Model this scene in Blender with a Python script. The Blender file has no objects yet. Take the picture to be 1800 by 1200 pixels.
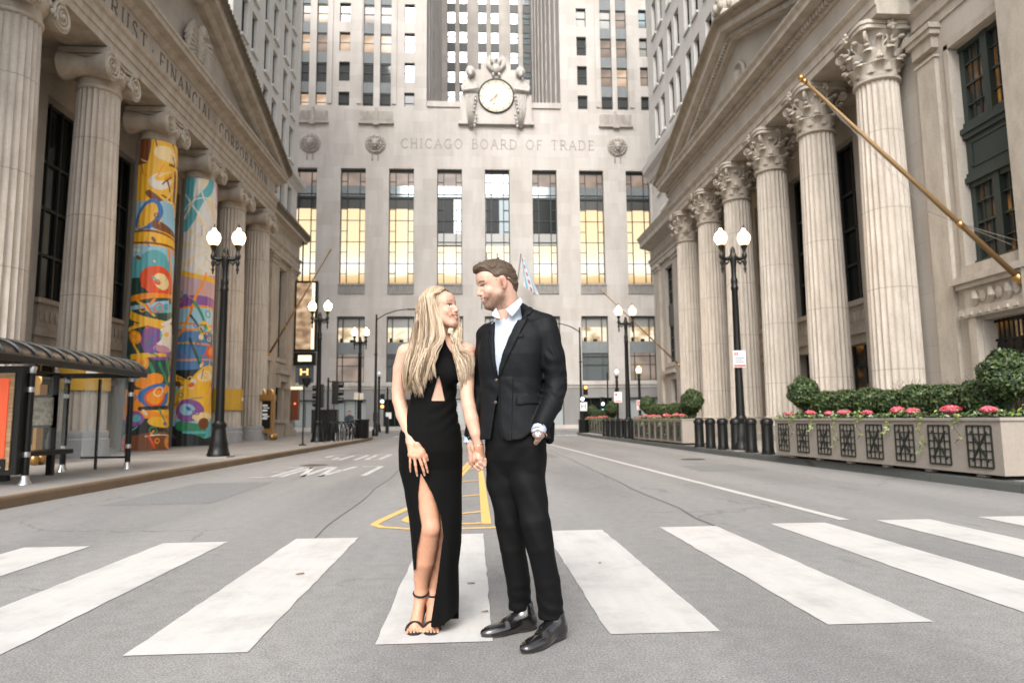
import bpy, math, random
import numpy as np
from math import sin, cos, pi, radians, atan, sqrt
from mathutils import Matrix, Vector
random.seed(7); RNG = np.random.default_rng(7)
scene = bpy.context.scene
# ------------------------------------------------------------ camera
CAM_H, FPX = 1.07, 1200.0
_Y = np.array([(832.-900.)/FPX, -(737.-600.)/FPX, -1.]); _Y /= np.linalg.norm(_Y)
_h = np.array([cos(atan(.0105)), sin(atan(.0105)), 0.])
_Z = np.cross(_h, _Y); _Z /= np.linalg.norm(_Z)
if _Z[1] < 0: _Z = -_Z
_X = np.cross(_Y, _Z)
_R = np.array([_X, _Y, _Z])
cam_d = bpy.data.cameras.new('camera'); cam = bpy.data.objects.new('camera', cam_d)
scene.collection.objects.link(cam); scene.camera = cam
cam_d.sensor_width = 36; cam_d.lens = 24; cam_d.clip_start = .05; cam_d.clip_end = 2000
cam.matrix_world = Matrix.Translation((0, 0, CAM_H)) @ Matrix([list(r) for r in _R]).to_4x4()
cam_d.dof.use_dof = True; cam_d.dof.focus_distance = 3.4; cam_d.dof.aperture_fstop = 3.2
# ------------------------------------------------------------ world, sun, exposure
SUN_EL, SUN_AZ = radians(42), radians(192)
w = bpy.data.worlds.new("World"); scene.world = w; w.use_nodes = True
nt = w.node_tree
sky = nt.nodes.new('ShaderNodeTexSky'); sky.sky_type = 'NISHITA'; sky.sun_disc = False
sky.sun_elevation = SUN_EL; sky.sun_rotation = SUN_AZ
sky.air_density = 1.0; sky.dust_density = 4.0; sky.ozone_density = 1.0
bg = nt.nodes['Background']; bg.inputs['Strength'].default_value = .15
hsv = nt.nodes.new('ShaderNodeHueSaturation'); hsv.inputs['Saturation'].default_value = .28
nt.links.new(sky.outputs[0], hsv.inputs['Color']); nt.links.new(hsv.outputs[0], bg.inputs['Color'])
sun_d = bpy.data.lights.new('sun', 'SUN'); sun = bpy.data.objects.new('sun', sun_d)
scene.collection.objects.link(sun)
sun_d.energy = 1.1; sun_d.angle = radians(28); sun_d.color = (1, .95, .89)
sv = Vector((sin(SUN_AZ)*cos(SUN_EL), cos(SUN_AZ)*cos(SUN_EL), sin(SUN_EL)))
sun.rotation_euler = (-sv).to_track_quat('-Z', 'Y').to_euler()
scene.view_settings.view_transform = 'Standard'; scene.view_settings.look = 'None'
scene.view_settings.exposure = 1.12; scene.view_settings.gamma = 1.0
scene.cycles.use_denoising = True
scene.cycles.max_bounces = 7; scene.cycles.diffuse_bounces = 4; scene.cycles.glossy_bounces = 3
scene.cycles.transmission_bounces = 4; scene.cycles.transparent_max_bounces = 8
scene.cycles.sample_clamp_indirect = 4.0
scene.cycles.caustics_reflective = False; scene.cycles.caustics_refractive = False
# ------------------------------------------------------------ tagging and mesh helpers
COL = scene.collection
def tag(o, label=None, cat=None, group=None, kind=None):
    if label: o['label'] = label
    if cat: o['category'] = cat
    if group: o['group'] = group
    if kind: o['kind'] = kind
    return o
def thing(name, label, cat, loc=(0, 0, 0), rz=0, group=None):
    o = bpy.data.objects.new(name, None); COL.objects.link(o)
    o.empty_display_size = .1
    o.location = loc; o.rotation_euler = (0, 0, rz)
    return tag(o, label, cat, group)
def origin(p):
    v = Vector((0, 0, 0))
    while p: v = v + p.location; p = p.parent
    return v
def copy_tree(o, parent=None):
    c = o.copy(); COL.objects.link(c); c.parent = parent
    for ch in o.children: copy_tree(ch, c)
    return c
def dup(o, loc, label, rz=None, scale=None):
    c = copy_tree(o); c.location = loc; c['label'] = label
    if rz is not None: c.rotation_euler = (0, 0, rz)
    if scale: c.scale = (scale,)*3
    return c
class MB:
    def __init__(s): s.v = []; s.f = []; s.m = []; s.mi = 0; s.T = None
    def add(s, vs, fs):
        b = len(s.v)
        if s.T is not None: vs = [tuple(s.T @ Vector(v)) for v in vs]
        s.v.extend([tuple(v) for v in vs]); s.f.extend([tuple(i+b for i in f) for f in fs]); s.m.extend([s.mi]*len(fs)); return s
    def box(s, x0, x1, y0, y1, z0, z1):
        x0, x1 = sorted((x0, x1)); y0, y1 = sorted((y0, y1)); z0, z1 = sorted((z0, z1))
        return s.add([(x0,y0,z0),(x1,y0,z0),(x1,y1,z0),(x0,y1,z0),(x0,y0,z1),(x1,y0,z1),(x1,y1,z1),(x0,y1,z1)],
              [(0,3,2,1),(4,5,6,7),(0,1,5,4),(1,2,6,5),(2,3,7,6),(3,0,4,7)])
    def quad(s, a, b, c, d): return s.add([a, b, c, d], [(0, 1, 2, 3)])
    def prism(s, poly, fn, a, b):
        # poly: 2D points (u,v); fn(u,v,t) -> 3D ; extruded from t=a to t=b
        n = len(poly)
        vs = [fn(u, v, a) for u, v in poly]+[fn(u, v, b) for u, v in poly]
        return s.add(vs, [tuple(range(n))[::-1], tuple(range(n, 2*n))]+[(i, (i+1) % n, n+(i+1) % n, n+i) for i in range(n)])
    def lathe(s, prof, c=(0, 0, 0), seg=16, axis='z', flute=0, fd=0., cap=True, a0=0., a1=2*pi):
        vs = []; full = abs(a1-a0-2*pi) < 1e-6; n = seg if full else seg+1
        for r, h in prof:
            for k in range(n):
                a = a0+(a1-a0)*k/seg; rr = r
                if flute: rr = r-fd*abs(cos(a*flute/2.))**.7*0 - fd*max(0, sin(((a*flute/(2*pi)) % 1)*pi))**.8
                x, y = rr*cos(a), rr*sin(a)
                p = (x, y, h) if axis == 'z' else ((h, x, y) if axis == 'x' else (x, h, y))
                vs.append((p[0]+c[0], p[1]+c[1], p[2]+c[2]))
        fs = []
        for i in range(len(prof)-1):
            for k in range(n if full else n-1):
                k2 = (k+1) % n
                fs.append((i*n+k, i*n+k2, (i+1)*n+k2, (i+1)*n+k))
        if cap and full:
            fs.append(tuple(range(n))[::-1]); fs.append(tuple(range((len(prof)-1)*n, len(prof)*n)))
        return s.add(vs, fs)
    def tube(s, pts, r, seg=8, cap=True):
        pts = [Vector(p) for p in pts]; rs = r if isinstance(r, (list, tuple)) else [r]*len(pts)
        vs = []; prev = None
        for i, p in enumerate(pts):
            t = (pts[min(i+1, len(pts)-1)]-pts[max(i-1, 0)]).normalized()
            if prev is None:
                u = t.cross(Vector((0, 0, 1)))
                if u.length < 1e-3: u = t.cross(Vector((1, 0, 0)))
            else: u = prev-t*prev.dot(t)
            u.normalize(); v = t.cross(u); prev = u
            for k in range(seg):
                a = 2*pi*k/seg; vs.append(tuple(p+(u*cos(a)+v*sin(a))*rs[i]))
        n = seg
        fs = [(i*n+k, i*n+(k+1) % n, (i+1)*n+(k+1) % n, (i+1)*n+k) for i in range(len(pts)-1) for k in range(n)]
        if cap: fs += [tuple(range(n))[::-1], tuple(range((len(pts)-1)*n, len(pts)*n))]
        return s.add(vs, fs)
    def ball(s, c, r, seg=12, rings=8):
        rx, ry, rz = r if isinstance(r, (tuple, list)) else (r, r, r)
        vs = []
        for i in range(rings+1):
            t = pi*i/rings
            for k in range(seg):
                a = 2*pi*k/seg; vs.append((c[0]+rx*sin(t)*cos(a), c[1]+ry*sin(t)*sin(a), c[2]-rz*cos(t)))
        fs = [(i*seg+k, i*seg+(k+1) % seg, (i+1)*seg+(k+1) % seg, (i+1)*seg+k) for i in range(rings) for k in range(seg)]
        return s.add(vs, fs)
    def build(s, name, mat, parent=None, smooth=False, angle=None, bevel=0):
        me = bpy.data.meshes.new(name)
        o3 = origin(parent)
        if o3.length > 0: s.v = [(x-o3.x, y-o3.y, z-o3.z) for x, y, z in s.v]
        me.from_pydata(s.v, [], s.f)
        for m in (mat if isinstance(mat, (list, tuple)) else [mat]): me.materials.append(m)
        if any(s.m): me.polygons.foreach_set('material_index', s.m)
        me.validate(); me.update()
        if smooth:
            me.shade_smooth()
            if angle: me.set_sharp_from_angle(angle=radians(angle))
        o = bpy.data.objects.new(name, me); COL.objects.link(o)
        if parent: o.parent = parent
        if bevel:
            b = o.modifiers.new('bevel', 'BEVEL'); b.width = bevel; b.segments = 2; b.limit_method = 'ANGLE'
        return o
def wall_open(mb, fn, a0, a1, z0, z1, ops, depth):
    """wall face with real openings; fn(a,z,d) -> 3D point, d goes into the wall; ops = [(a0,a1,z0,z1)]"""
    As = sorted({a0, a1} | {v for o in ops for v in o[:2] if a0 < v < a1}); Zs = sorted({z0, z1} | {v for o in ops for v in o[2:4] if z0 < v < z1})
    for i in range(len(As)-1):
        run = None
        for j in range(len(Zs)-1):
            ca, cz = (As[i]+As[i+1])/2, (Zs[j]+Zs[j+1])/2
            hole = any(o[0] < ca < o[1] and o[2] < cz < o[3] for o in ops)
            if not hole:
                if run is None: run = Zs[j]
                if j == len(Zs)-2: mb.quad(fn(As[i], run, 0), fn(As[i+1], run, 0), fn(As[i+1], Zs[j+1], 0), fn(As[i], Zs[j+1], 0)); run = None
            elif run is not None:
                mb.quad(fn(As[i], run, 0), fn(As[i+1], run, 0), fn(As[i+1], Zs[j], 0), fn(As[i], Zs[j], 0)); run = None
    for o in ops:
        b0, b1, c0, c1 = o[:4]
        for p, q in (((b0, c0), (b1, c0)), ((b1, c0), (b1, c1)), ((b1, c1), (b0, c1)), ((b0, c1), (b0, c0))):
            mb.quad(fn(p[0], p[1], 0), fn(q[0], q[1], 0), fn(q[0], q[1], depth), fn(p[0], p[1], depth))
# ------------------------------------------------------------ materials
def mat(name, base=(.5, .5, .5), rough=.6, metal=0., spec=.5, emit=None, estr=0., trans=0., alpha=1., coat=0., sheen=0.):
    m = bpy.data.materials.new(name); m.use_nodes = True
    b = m.node_tree.nodes['Principled BSDF']
    b.inputs['Base Color'].default_value = (*base, 1); b.inputs['Roughness'].default_value = rough
    b.inputs['Metallic'].default_value = metal; b.inputs['Specular IOR Level'].default_value = spec
    b.inputs['Transmission Weight'].default_value = trans; b.inputs['Alpha'].default_value = alpha
    b.inputs['Coat Weight'].default_value = coat; b.inputs['Sheen Weight'].default_value = sheen
    if emit: b.inputs['Emission Color'].default_value = (*emit, 1); b.inputs['Emission Strength'].default_value = estr
    return m
class N:
    """tiny node helper"""
    def __init__(s, m): s.t = m.node_tree; s.b = s.t.nodes['Principled BSDF']
    def n(s, ty, **kw):
        x = s.t.nodes.new('ShaderNode'+ty)
        for k, v in kw.items():
            if k in x.inputs: x.inputs[k].default_value = v
            else: setattr(x, k, v)
        return x
    def l(s, a, b): s.t.links.new(a, b)
    def coord(s, out='Object', scale=(1, 1, 1), rot=(0, 0, 0)):
        c = s.n('TexCoord'); mp = s.n('Mapping'); mp.inputs['Scale'].default_value = scale; mp.inputs['Rotation'].default_value = rot
        s.l(c.outputs[out], mp.inputs[0]); return mp.outputs[0]
    def noise(s, vec, scale, detail=4, rough=.55):
        x = s.n('TexNoise'); x.inputs['Scale'].default_value = scale; x.inputs['Detail'].default_value = detail; x.inputs['Roughness'].default_value = rough
        s.l(vec, x.inputs['Vector']); return x.outputs[0]
    def ramp(s, fac, stops):
        r = s.n('ValToRGB'); e = r.color_ramp.elements
        while len(e) < len(stops): e.new(.5)
        for i, (p, c) in enumerate(stops):
            e[i].position = p; e[i].color = (*c, 1) if isinstance(c, tuple) else (c, c, c, 1)
        s.l(fac, r.inputs[0]); return r.outputs[0]
    def mix(s, fac, a, b, mode='MIX'):
        x = s.n('Mix'); x.data_type = 'RGBA'; x.blend_type = mode
        for v, i in ((fac, 0), (a, 6), (b, 7)):
            if isinstance(v, (int, float)): x.inputs[i].default_value = v
            elif isinstance(v, tuple): x.inputs[i].default_value = (*v, 1)
            else: s.l(v, x.inputs[i])
        return x.outputs[2]
    def bump(s, h, strength=.3, dist=.01, prev=None):
        x = s.n('Bump'); x.inputs['Strength'].default_value = strength; x.inputs['Distance'].default_value = dist
        s.l(h, x.inputs['Height'])
        if prev: s.l(prev, x.inputs['Normal'])
        s.l(x.outputs[0], s.b.inputs['Normal']); return x.outputs[0]
def stone(name, col, axis='x', bw=1.5, bh=.62, var=.06, joint=.8, rough=.75, grime=.25, bumpy=.15):
    """ashlar stone; axis = the world axis the wall runs along"""
    m = mat(name, col, rough); n = N(m)
    rot = (radians(-90), 0, 0) if axis == 'x' else (0, 0, 0)
    c = n.n('TexCoord'); sp = n.n('SeparateXYZ'); cb = n.n('CombineXYZ'); n.l(c.outputs['Object'], sp.inputs[0])
    n.l(sp.outputs[0 if axis == 'x' else 1], cb.inputs[0]); n.l(sp.outputs[2], cb.inputs[1])
    br = n.n('TexBrick'); br.offset = .5; n.l(cb.outputs[0], br.inputs['Vector'])
    br.inputs['Scale'].default_value = 1; br.inputs['Mortar Size'].default_value = .006; br.inputs['Mortar Smooth'].default_value = .3
    br.inputs['Brick Width'].default_value = bw; br.inputs['Row Height'].default_value = bh
    c1 = tuple(min(1, x*(1+var)) for x in col); c2 = tuple(x*(1-var) for x in (col[0]*1.0, col[1]*.985, col[2]*.97))
    br.inputs['Color1'].default_value = (*c1, 1); br.inputs['Color2'].default_value = (*c2, 1)
    br.inputs['Mortar'].default_value = (*[x*joint for x in col], 1)
    nz = n.noise(n.coord(scale=(.5, .5, .12)), 1.6, 6, .6)
    g = n.ramp(nz, [(.3, (1-grime, 1-grime*1.05, 1-grime*1.15)), (.62, (1., 1., 1.))])
    fine = n.noise(c.outputs['Object'], 14, 5, .65)
    fr = n.ramp(fine, [(.3, .93), (.7, 1.04)])
    x = n.mix(1., br.outputs[0], g, 'MULTIPLY'); x = n.mix(1., x, fr, 'MULTIPLY')
    n.l(x, n.b.inputs['Base Color']); n.bump(fine, bumpy, .01); return m
M = {}
M['cbot'] = stone('pale_limestone', (.51, .48, .45), 'x', 1.9, 1.15, .07, .78, grime=.18)
M['cbot_side'] = stone('pale_limestone_side', (.46, .44, .42), 'y', 1.9, 1.15, .07, .82, grime=.15)
M['cbot_grey'] = stone('grey_base_stone', (.26, .255, .25), 'x', 2.4, 1.6, .05, .8, grime=.15)
M['bank'] = stone('warm_limestone', (.42, .38, .33), 'y', 1.5, .62, .06, .72, grime=.25)
M['bank_x'] = stone('warm_limestone_across', (.41, .36, .295), 'x', 1.5, .62, .06, .72, grime=.25)
M['bank_r'] = stone('pale_warm_limestone', (.45, .415, .37), 'y', 1.5, .75, .05, .78, grime=.22)
M['bank_rx'] = stone('pale_warm_limestone_across', (.44, .395, .335), 'x', 1.5, .75, .05, .78, grime=.22)
M['tower'] = stone('white_glazed_stone', (.56, .55, .53), 'y', 1.2, .5, .03, .94, grime=.08)
def plain_stone(name, col, grime=.3, sc=2.2):
    m = mat(name, col, .75); n = N(m); c = n.coord(scale=(1, 1, .35))
    a = n.ramp(n.noise(c, sc, 8, .65), [(.28, (1-grime, 1-grime*1.06, 1-grime*1.16)), (.6, (1.02, 1.02, 1.02))])
    f = n.noise(n.coord(), 16, 5, .65); b = n.ramp(f, [(.3, .9), (.7, 1.05)])
    n.l(n.mix(1., n.mix(1., col, a, 'MULTIPLY'), b, 'MULTIPLY'), n.b.inputs['Base Color']); n.bump(f, .25, .01); return m
M['col_l'] = plain_stone('column_limestone', (.45, .405, .35), .24, 3)
M['col_r'] = plain_stone('column_pale_limestone', (.48, .435, .38), .22, 3)
M['trim_l'] = plain_stone('carved_limestone', (.42, .375, .315), .32)
M['trim_r'] = plain_stone('carved_pale_limestone', (.44, .40, .345), .3)
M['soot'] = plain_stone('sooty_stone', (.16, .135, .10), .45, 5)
M['relief'] = plain_stone('carved_grey_stone', (.42, .385, .35), .35, 3)
M['granite'] = plain_stone('grey_granite', (.30, .31, .32), .15, 6)
M['letter'] = mat('incised_letter_shadow', (.34, .32, .30), .9)
M['letter_dark'] = mat('dark_incised_letter', (.12, .095, .07), .9)  # flat dark colour for the strips that form the frieze words
M['bronze_dark'] = mat('dark_window_metal', (.035, .042, .04), .45, .3)
M['black'] = mat('black_painted_iron', (.006, .0065, .006), .38, .0, spec=.3)
M['spandrel'] = plain_stone('grey_metal_spandrel', (.20, .22, .225), .15)
M['spandrel_dark'] = mat('dark_spandrel', (.06, .063, .06), .5)
M['balcony'] = plain_stone('grey_cast_balcony', (.29, .28, .265), .35, 5)
M['gold'] = mat('brass', (.45, .26, .09), .36, .9)
M['pole_gold'] = mat('gilded_pole', (.22, .135, .055), .55, .3)
def glass_mat(name, base, rough=.08, metal=.0, spec=1., bl=None):
    m = mat(name, base, rough, metal, spec); n = N(m)
    v = n.noise(n.coord(), .9, 2); n.bump(v, .05, .05); return m
M['glass'] = glass_mat('window_glass', (.05, .055, .055), .06, .0)
M['glass_dark'] = glass_mat('dark_window_glass', (.008, .011, .010), .15, .0, .3)
M['glass_sky'] = glass_mat('sky_reflecting_glass', (.55, .62, .66), .08, .85)
M['glass_grey'] = glass_mat('blind_covered_glass', (.30, .30, .28), .25, .1)
M['glass_teal'] = glass_mat('dull_reflecting_glass', (.20, .24, .25), .1, .5)
def lit(name, stops, strength, axis='z', sc=.6, vert=None):
    """lit interior seen through glass: uneven warm light"""
    m = mat(name, (.05, .04, .03), .15); n = N(m)
    v = n.noise(n.coord(scale=(1., 1., 1.6)), sc, 1, .4)
    r = n.ramp(v, stops); n.l(r, n.b.inputs['Emission Color']); n.b.inputs['Emission Strength'].default_value = strength; return m
M['lit_warm'] = lit('lit_office', [(.35, (.62, .40, .25)), (.55, (.88, .66, .48)), (.72, (1., .86, .70))], .42)
M['lit_soft'] = lit('dimly_lit_office', [(.35, (.35, .28, .24)), (.6, (.6, .46, .38))], .30)
M['lit_hall'] = lit('lit_trading_hall', [(.32, (.72, .47, .21)), (.44, (1., .72, .40)), (.54, (1., .84, .58)), (.66, (1., .95, .80))], .47, sc=.22)
M['lit_shop'] = lit('lit_lower_room', [(.35, (.5, .36, .2)), (.5, (.9, .7, .45)), (.62, (1., .9, .7))], .5, sc=1.1)
M['amber'] = lit('amber_lit_room', [(.50, (.008, .006, .004)), (.62, (.16, .065, .012)), (.78, (.6, .27, .05))], .22, sc=1.1)
M['globe'] = mat('lit_globe', (.9, .85, .8), .3, emit=(1., .70, .40), estr=1.5)
M['globe_o'] = mat('amber_globe', (.9, .6, .3), .3, emit=(1., .45, .14), estr=4.)
M['globe_off'] = mat('unlit_globe', (.75, .76, .78), .25)
M['lamp_bulb'] = mat('ceiling_lamp', (1, 1, 1), .4, emit=(1., .93, .82), estr=2.2)

# the lit hall: interior glow painted by height, brightest in a low band
def hall_glow(name, lo, hi, stops, strength):
    m = mat(name, (.05, .04, .03), .15); n = N(m); c = n.n('TexCoord'); sp = n.n('SeparateXYZ'); n.l(c.outputs['Object'], sp.inputs[0])
    mr = n.n('MapRange'); mr.inputs[1].default_value = lo; mr.inputs[2].default_value = hi
    ad = n.n('Math', operation='ADD'); nz = n.noise(n.coord(scale=(.35, 1, .25)), 1., 1); mu = n.n('Math', operation='MULTIPLY'); mu.inputs[1].default_value = .9; n.l(nz, mu.inputs[0]); n.l(mu.outputs[0], ad.inputs[0]); n.l(sp.outputs[2], ad.inputs[1])
    n.l(ad.outputs[0], mr.inputs[0]); n.l(n.ramp(mr.outputs[0], stops), n.b.inputs['Emission Color']); n.b.inputs['Emission Strength'].default_value = strength; return m
M['lit_hall'] = hall_glow('trading_hall_glow', 14.3, 21.8, [(.0, (.60, .38, .15)), (.10, (.80, .56, .28)), (.14, (1., .88, .66)), (.27, (1., .97, .88)), (.36, (1., .86, .60)), (.60, (.98, .77, .47)), (1., (.94, .70, .42))], .58)
M['relief_pale'] = plain_stone('pale_carved_limestone', (.50, .47, .435), .16, 3)
# ============================================================ GROUND
def ST(o, label=None): return tag(o, label, kind='structure')
m = mat('asphalt', (.2, .2, .2), .85); n = N(m); oc = n.coord()
sp = n.ramp(n.noise(oc, 95, 3, .7), [(.34, .135), (.5, .215), (.66, .32)])
mid = n.ramp(n.noise(oc, 9, 5, .65), [(.3, .86), (.7, 1.08)])
big = n.ramp(n.noise(n.coord(scale=(1, .22, 1)), .55, 5, .6), [(.3, (.80, .80, .81)), (.5, (1., .995, .985)), (.72, (1.12, 1.10, 1.08))])
wv = n.n('TexVoronoi'); wv.feature = 'DISTANCE_TO_EDGE'; wv.inputs['Scale'].default_value = .33
dist = n.mix(.22, oc, n.noise(oc, 2.2, 8, .7), 'ADD')
nz3 = n.n('TexNoise'); nz3.inputs['Scale'].default_value = 1.7; nz3.inputs['Detail'].default_value = 9; nz3.inputs['Roughness'].default_value = .7; n.l(oc, nz3.inputs['Vector'])
wd = n.mix(.55, oc, nz3.outputs[1], 'ADD'); n.l(wd, wv.inputs['Vector'])
crack = n.ramp(wv.outputs['Distance'], [(.0, .6), (.0025, .74), (.0055, 1.)])
cmask = n.ramp(n.noise(oc, .42, 3), [(.47, 0.), (.55, 1.)])
x = n.mix(1., sp, mid, 'MULTIPLY'); x = n.mix(1., x, big, 'MULTIPLY')
x = n.mix(cmask, x, n.mix(1., x, crack, 'MULTIPLY'))
stn = n.ramp(n.noise(n.coord(scale=(1, .5, 1)), 1.3, 7, .7), [(.60, 1.), (.70, .80)]); x = n.mix(1., x, stn, 'MULTIPLY')
tw_ = n.n('TexWave'); tw_.wave_type = 'BANDS'; tw_.bands_direction = 'X'; tw_.inputs['Scale'].default_value = .17; tw_.inputs['Distortion'].default_value = .5; n.l(oc, tw_.inputs['Vector'])
x = n.mix(1., x, n.ramp(tw_.outputs[0], [(.2, .93), (.8, 1.04)]), 'MULTIPLY')
x = n.mix(1., x, (1., .985, .965), 'MULTIPLY')
n.l(x, n.b.inputs['Base Color']); n.bump(n.noise(oc, 110, 3, .7), .55, .006); M['asphalt'] = m
m = mat('road_paint', (.62, .61, .6), .6); n = N(m); oc = n.coord()
wear = n.ramp(n.noise(oc, 24, 7, .78), [(.27, .42), (.37, 1.)])
wear2 = n.ramp(n.noise(n.coord(scale=(1, .12, 1)), 9, 5, .7), [(.3, .90), (.6, 1.)])
wear3 = n.ramp(n.noise(oc, 2.1, 7, .72), [(.33, .80), (.52, 1.)])
pt = n.mix(1., n.mix(1., n.mix(1., (.505, .495, .48), wear, 'MULTIPLY'), wear2, 'MULTIPLY'), wear3, 'MULTIPLY'); n.l(pt, n.b.inputs['Base Color']); n.bump(n.noise(oc, 110, 3, .7), .3, .004); M['paint'] = m
m = mat('faded_road_paint', (.5, .5, .5), .7); n = N(m); oc = n.coord()
n.l(n.ramp(n.noise(oc, 11, 6, .7), [(.35, .22), (.55, .52)]), n.b.inputs['Base Color']); M['paint_old'] = m
m = mat('yellow_road_paint', (.6, .4, .1), .65); n = N(m); oc = n.coord()
n.l(n.ramp(n.noise(oc, 24, 6, .75), [(.28, (.22, .2, .17)), (.38, (.66, .40, .12))]), n.b.inputs['Base Color']); M['paint_y'] = m
def concrete(name, col, axisrot=0, slab=1.5):
    m = mat(name, col, .85); n = N(m); oc = n.coord()
    br = n.n('TexBrick'); br.offset = 0; br.inputs['Scale'].default_value = 1; br.inputs['Brick Width'].default_value = slab; br.inputs['Row Height'].default_value = slab
    br.inputs['Mortar Size'].default_value = .008; br.inputs['Color1'].default_value = (*col, 1); br.inputs['Color2'].default_value = (*[c*.93 for c in col], 1); br.inputs['Mortar'].default_value = (*[c*.55 for c in col], 1)
    n.l(oc, br.inputs['Vector'])
    a = n.ramp(n.noise(oc, .9, 6, .6), [(.3, .8), (.65, 1.06)]); b = n.ramp(n.noise(oc, 40, 4, .7), [(.3, .88), (.7, 1.06)])
    n.l(n.mix(1., n.mix(1., br.outputs[0], a, 'MULTIPLY'), b, 'MULTIPLY'), n.b.inputs['Base Color']); n.bump(b, .2, .005); return m
M['walk'] = concrete('sidewalk_concrete', (.30, .285, .265))
M['curb_l'] = concrete('worn_curb_edge', (.17, .115, .065), slab=2.2)
M['curb_r'] = concrete('dark_granite_curb', (.085, .09, .085), slab=1.8)
g = MB(); g.quad((-400, -200, -.012), (400, -200, -.012), (400, 500, -.012), (-400, 500, -.012)); ST(g.build('ground', M['asphalt']))
g = MB(); g.quad((-30, -12, 0), (30, -12, 0), (30, 90, 0), (-30, 90, 0)); ST(g.build('road', M['asphalt']), 'grey asphalt street running up to the trading hall')
CL = [(-7.0, -12), (-6.35, 2), (-5.98, 9.0), (-5.93, 14), (-5.75, 22), (-5.55, 32), (-5.5, 36), (-5.75, 40), (-6.4, 43), (-7.6, 45.5), (-9.5, 47), (-12.5, 47.6), (-34, 47.8)]
CR = [(7.6, -12), (7.5, 3), (7.4, 9.0), (7.3, 12.4), (6.95, 19), (6.8, 28), (6.66, 38), (6.7, 44), (7.1, 47), (8.0, 49.5), (9.6, 50.8), (12.5, 51.2), (34, 51.4)]
def sidewalk(name, line, far, cm, label):
    s = -1 if far < 0 else 1; a = MB(); c = MB(); d = .16
    for i in range(len(line)-1):
        (x0, y0), (x1, y1) = line[i], line[i+1]
        fa, fb = (far, y0), (far, y1)
        if i >= len(line)-4: fa, fb = (far, line[-4][1]-.0), (far, line[-4][1])
        q = [(x0+s*d, y0, .14), (x1+s*d, y1, .14), (fb[0], min(y1, 1e9), .14), (fa[0], min(y0, 1e9), .14)]
        if s > 0: a.quad(q[0], q[3], q[2], q[1])
        else: a.quad(*q)
    o = ST(a.build(name, M['walk']), label)
    for i in range(len(line)-1):
        (x0, y0), (x1, y1) = line[i], line[i+1]
        c.quad((x0, y0, 0), (x1, y1, 0), (x1+s*.015, y1, .115), (x0+s*.015, y0, .115))
        c.quad((x0+s*.015, y0, .115), (x1+s*.015, y1, .115), (x1+s*.03, y1, .144), (x0+s*.03, y0, .144))
        c.quad((x0+s*.03, y0, .144), (x1+s*.03, y1, .144), (x1+s*(d+.01), y1, .144), (x0+s*(d+.01), y0, .144))
    ST(c.build(name.replace('sidewalk', 'curb'), cm))
sidewalk('sidewalk_left', CL, -34, M['curb_l'], 'pale concrete pavement on the shelter side')
sidewalk('sidewalk_right', CR, 34, M['curb_r'], 'pale concrete pavement on the planter side')
g = MB(); g.box(-40, 40, 61.2, 64.5, -.02, .14); ST(g.build('sidewalk_far', M['walk']))
g = MB(); g.box(-40, 40, 61.04, 61.2, -.02, .144); ST(g.build('curb_far', M['walk']))
Z1 = .004
g = MB()
def strip(g, pts, z=Z1):
    # subdivide so edges can be slightly ragged
    a, b, c, d = [np.array(p, float) for p in pts]; k = 26; rows = []
    for i in range(k+1):
        t = i/k; p = a+(d-a)*t; q = b+(c-b)*t
        p = p+np.array([RNG.normal(0, .0035), 0]); q = q+np.array([RNG.normal(0, .0035), 0]); rows.append((p, q))
    for i in range(k): g.quad((*rows[i][0], z), (*rows[i][1], z), (*rows[i+1][1], z), (*rows[i+1][0], z))
NX = [-3.94, -2.80, -1.655, -.49, .69, 1.86, 3.03, 4.18, 5.32, 6.44]
for i in range(-2, 9):
    x0 = -.475+1.148*i; x1 = x0+.565; yn = 3.45+.055*i; yf = 6.6+.085*i
    if i == 8: x1 = x0+.5
    strip(g, [(x0, yn), (x1, yn), (x1, yf), (x0, yf)])
x0 = -.475+1.148*-3; strip(g, [(x0, 3.3), (x0+.565, 3.3), (x0+.565, 6.35), (x0, 6.35)])
x0 -= 1.148; strip(g, [(x0, 3.2), (x0+.565, 3.2), (x0+.565, 6.28), (x0, 6.28)])
ST(g.build('crosswalk', M['paint']), 'white zebra stripes of the near crossing')
g = MB(); strip(g, [(3.76, 7.0), (3.88, 7.0), (3.40, 24.2), (3.27, 24.2)]); strip(g, [(3.27, 24.2), (3.40, 24.2), (2.9, 41), (2.75, 41)])
g.quad((-5.2, 38.5, Z1), (-2.8, 38.9, Z1), (-2.8, 39.1, Z1), (-5.2, 38.7, Z1))
ST(g.build('lane_line', M['paint']))
g = MB()
for i in range(9): g.box(3.3+i*.42, 3.55+i*.42, 42.5, 45.2, .002, Z1)
for i in range(14): g.box(-5.2+i*.62, -4.9+i*.62, 44.5, 47, .002, Z1)
ST(g.build('far_crosswalk', M['paint_old']))
# yellow median outline with hatch bars
g = MB()
def rib(g, pts, wd, z=Z1):
    P = [np.array(p, float) for p in pts]; L = []
    for i, p in enumerate(P):
        t = P[min(i+1, len(P)-1)]-P[max(i-1, 0)]; t /= np.linalg.norm(t); nn = np.array([-t[1], t[0]]); L.append((p+nn*wd/2, p-nn*wd/2))
    for i in range(len(P)-1): g.quad((*L[i][1], z), (*L[i+1][1], z), (*L[i+1][0], z), (*L[i][0], z))
rib(g, [(.06, 20.7), (-.35, 13), (-.72, 9.0), (-1.0, 7.55), (-1.03, 7.3), (-.93, 7.12), (-.63, 6.97), (-.2, 6.93), (.16, 6.95), (.42, 7.05)], .085)
rib(g, [(.02, 18), (-.28, 12.5), (-.52, 9.2), (-.72, 7.75), (-.74, 7.55), (-.66, 7.4), (-.35, 7.25), (0, 7.24), (.09, 7.3)], .075)
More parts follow.
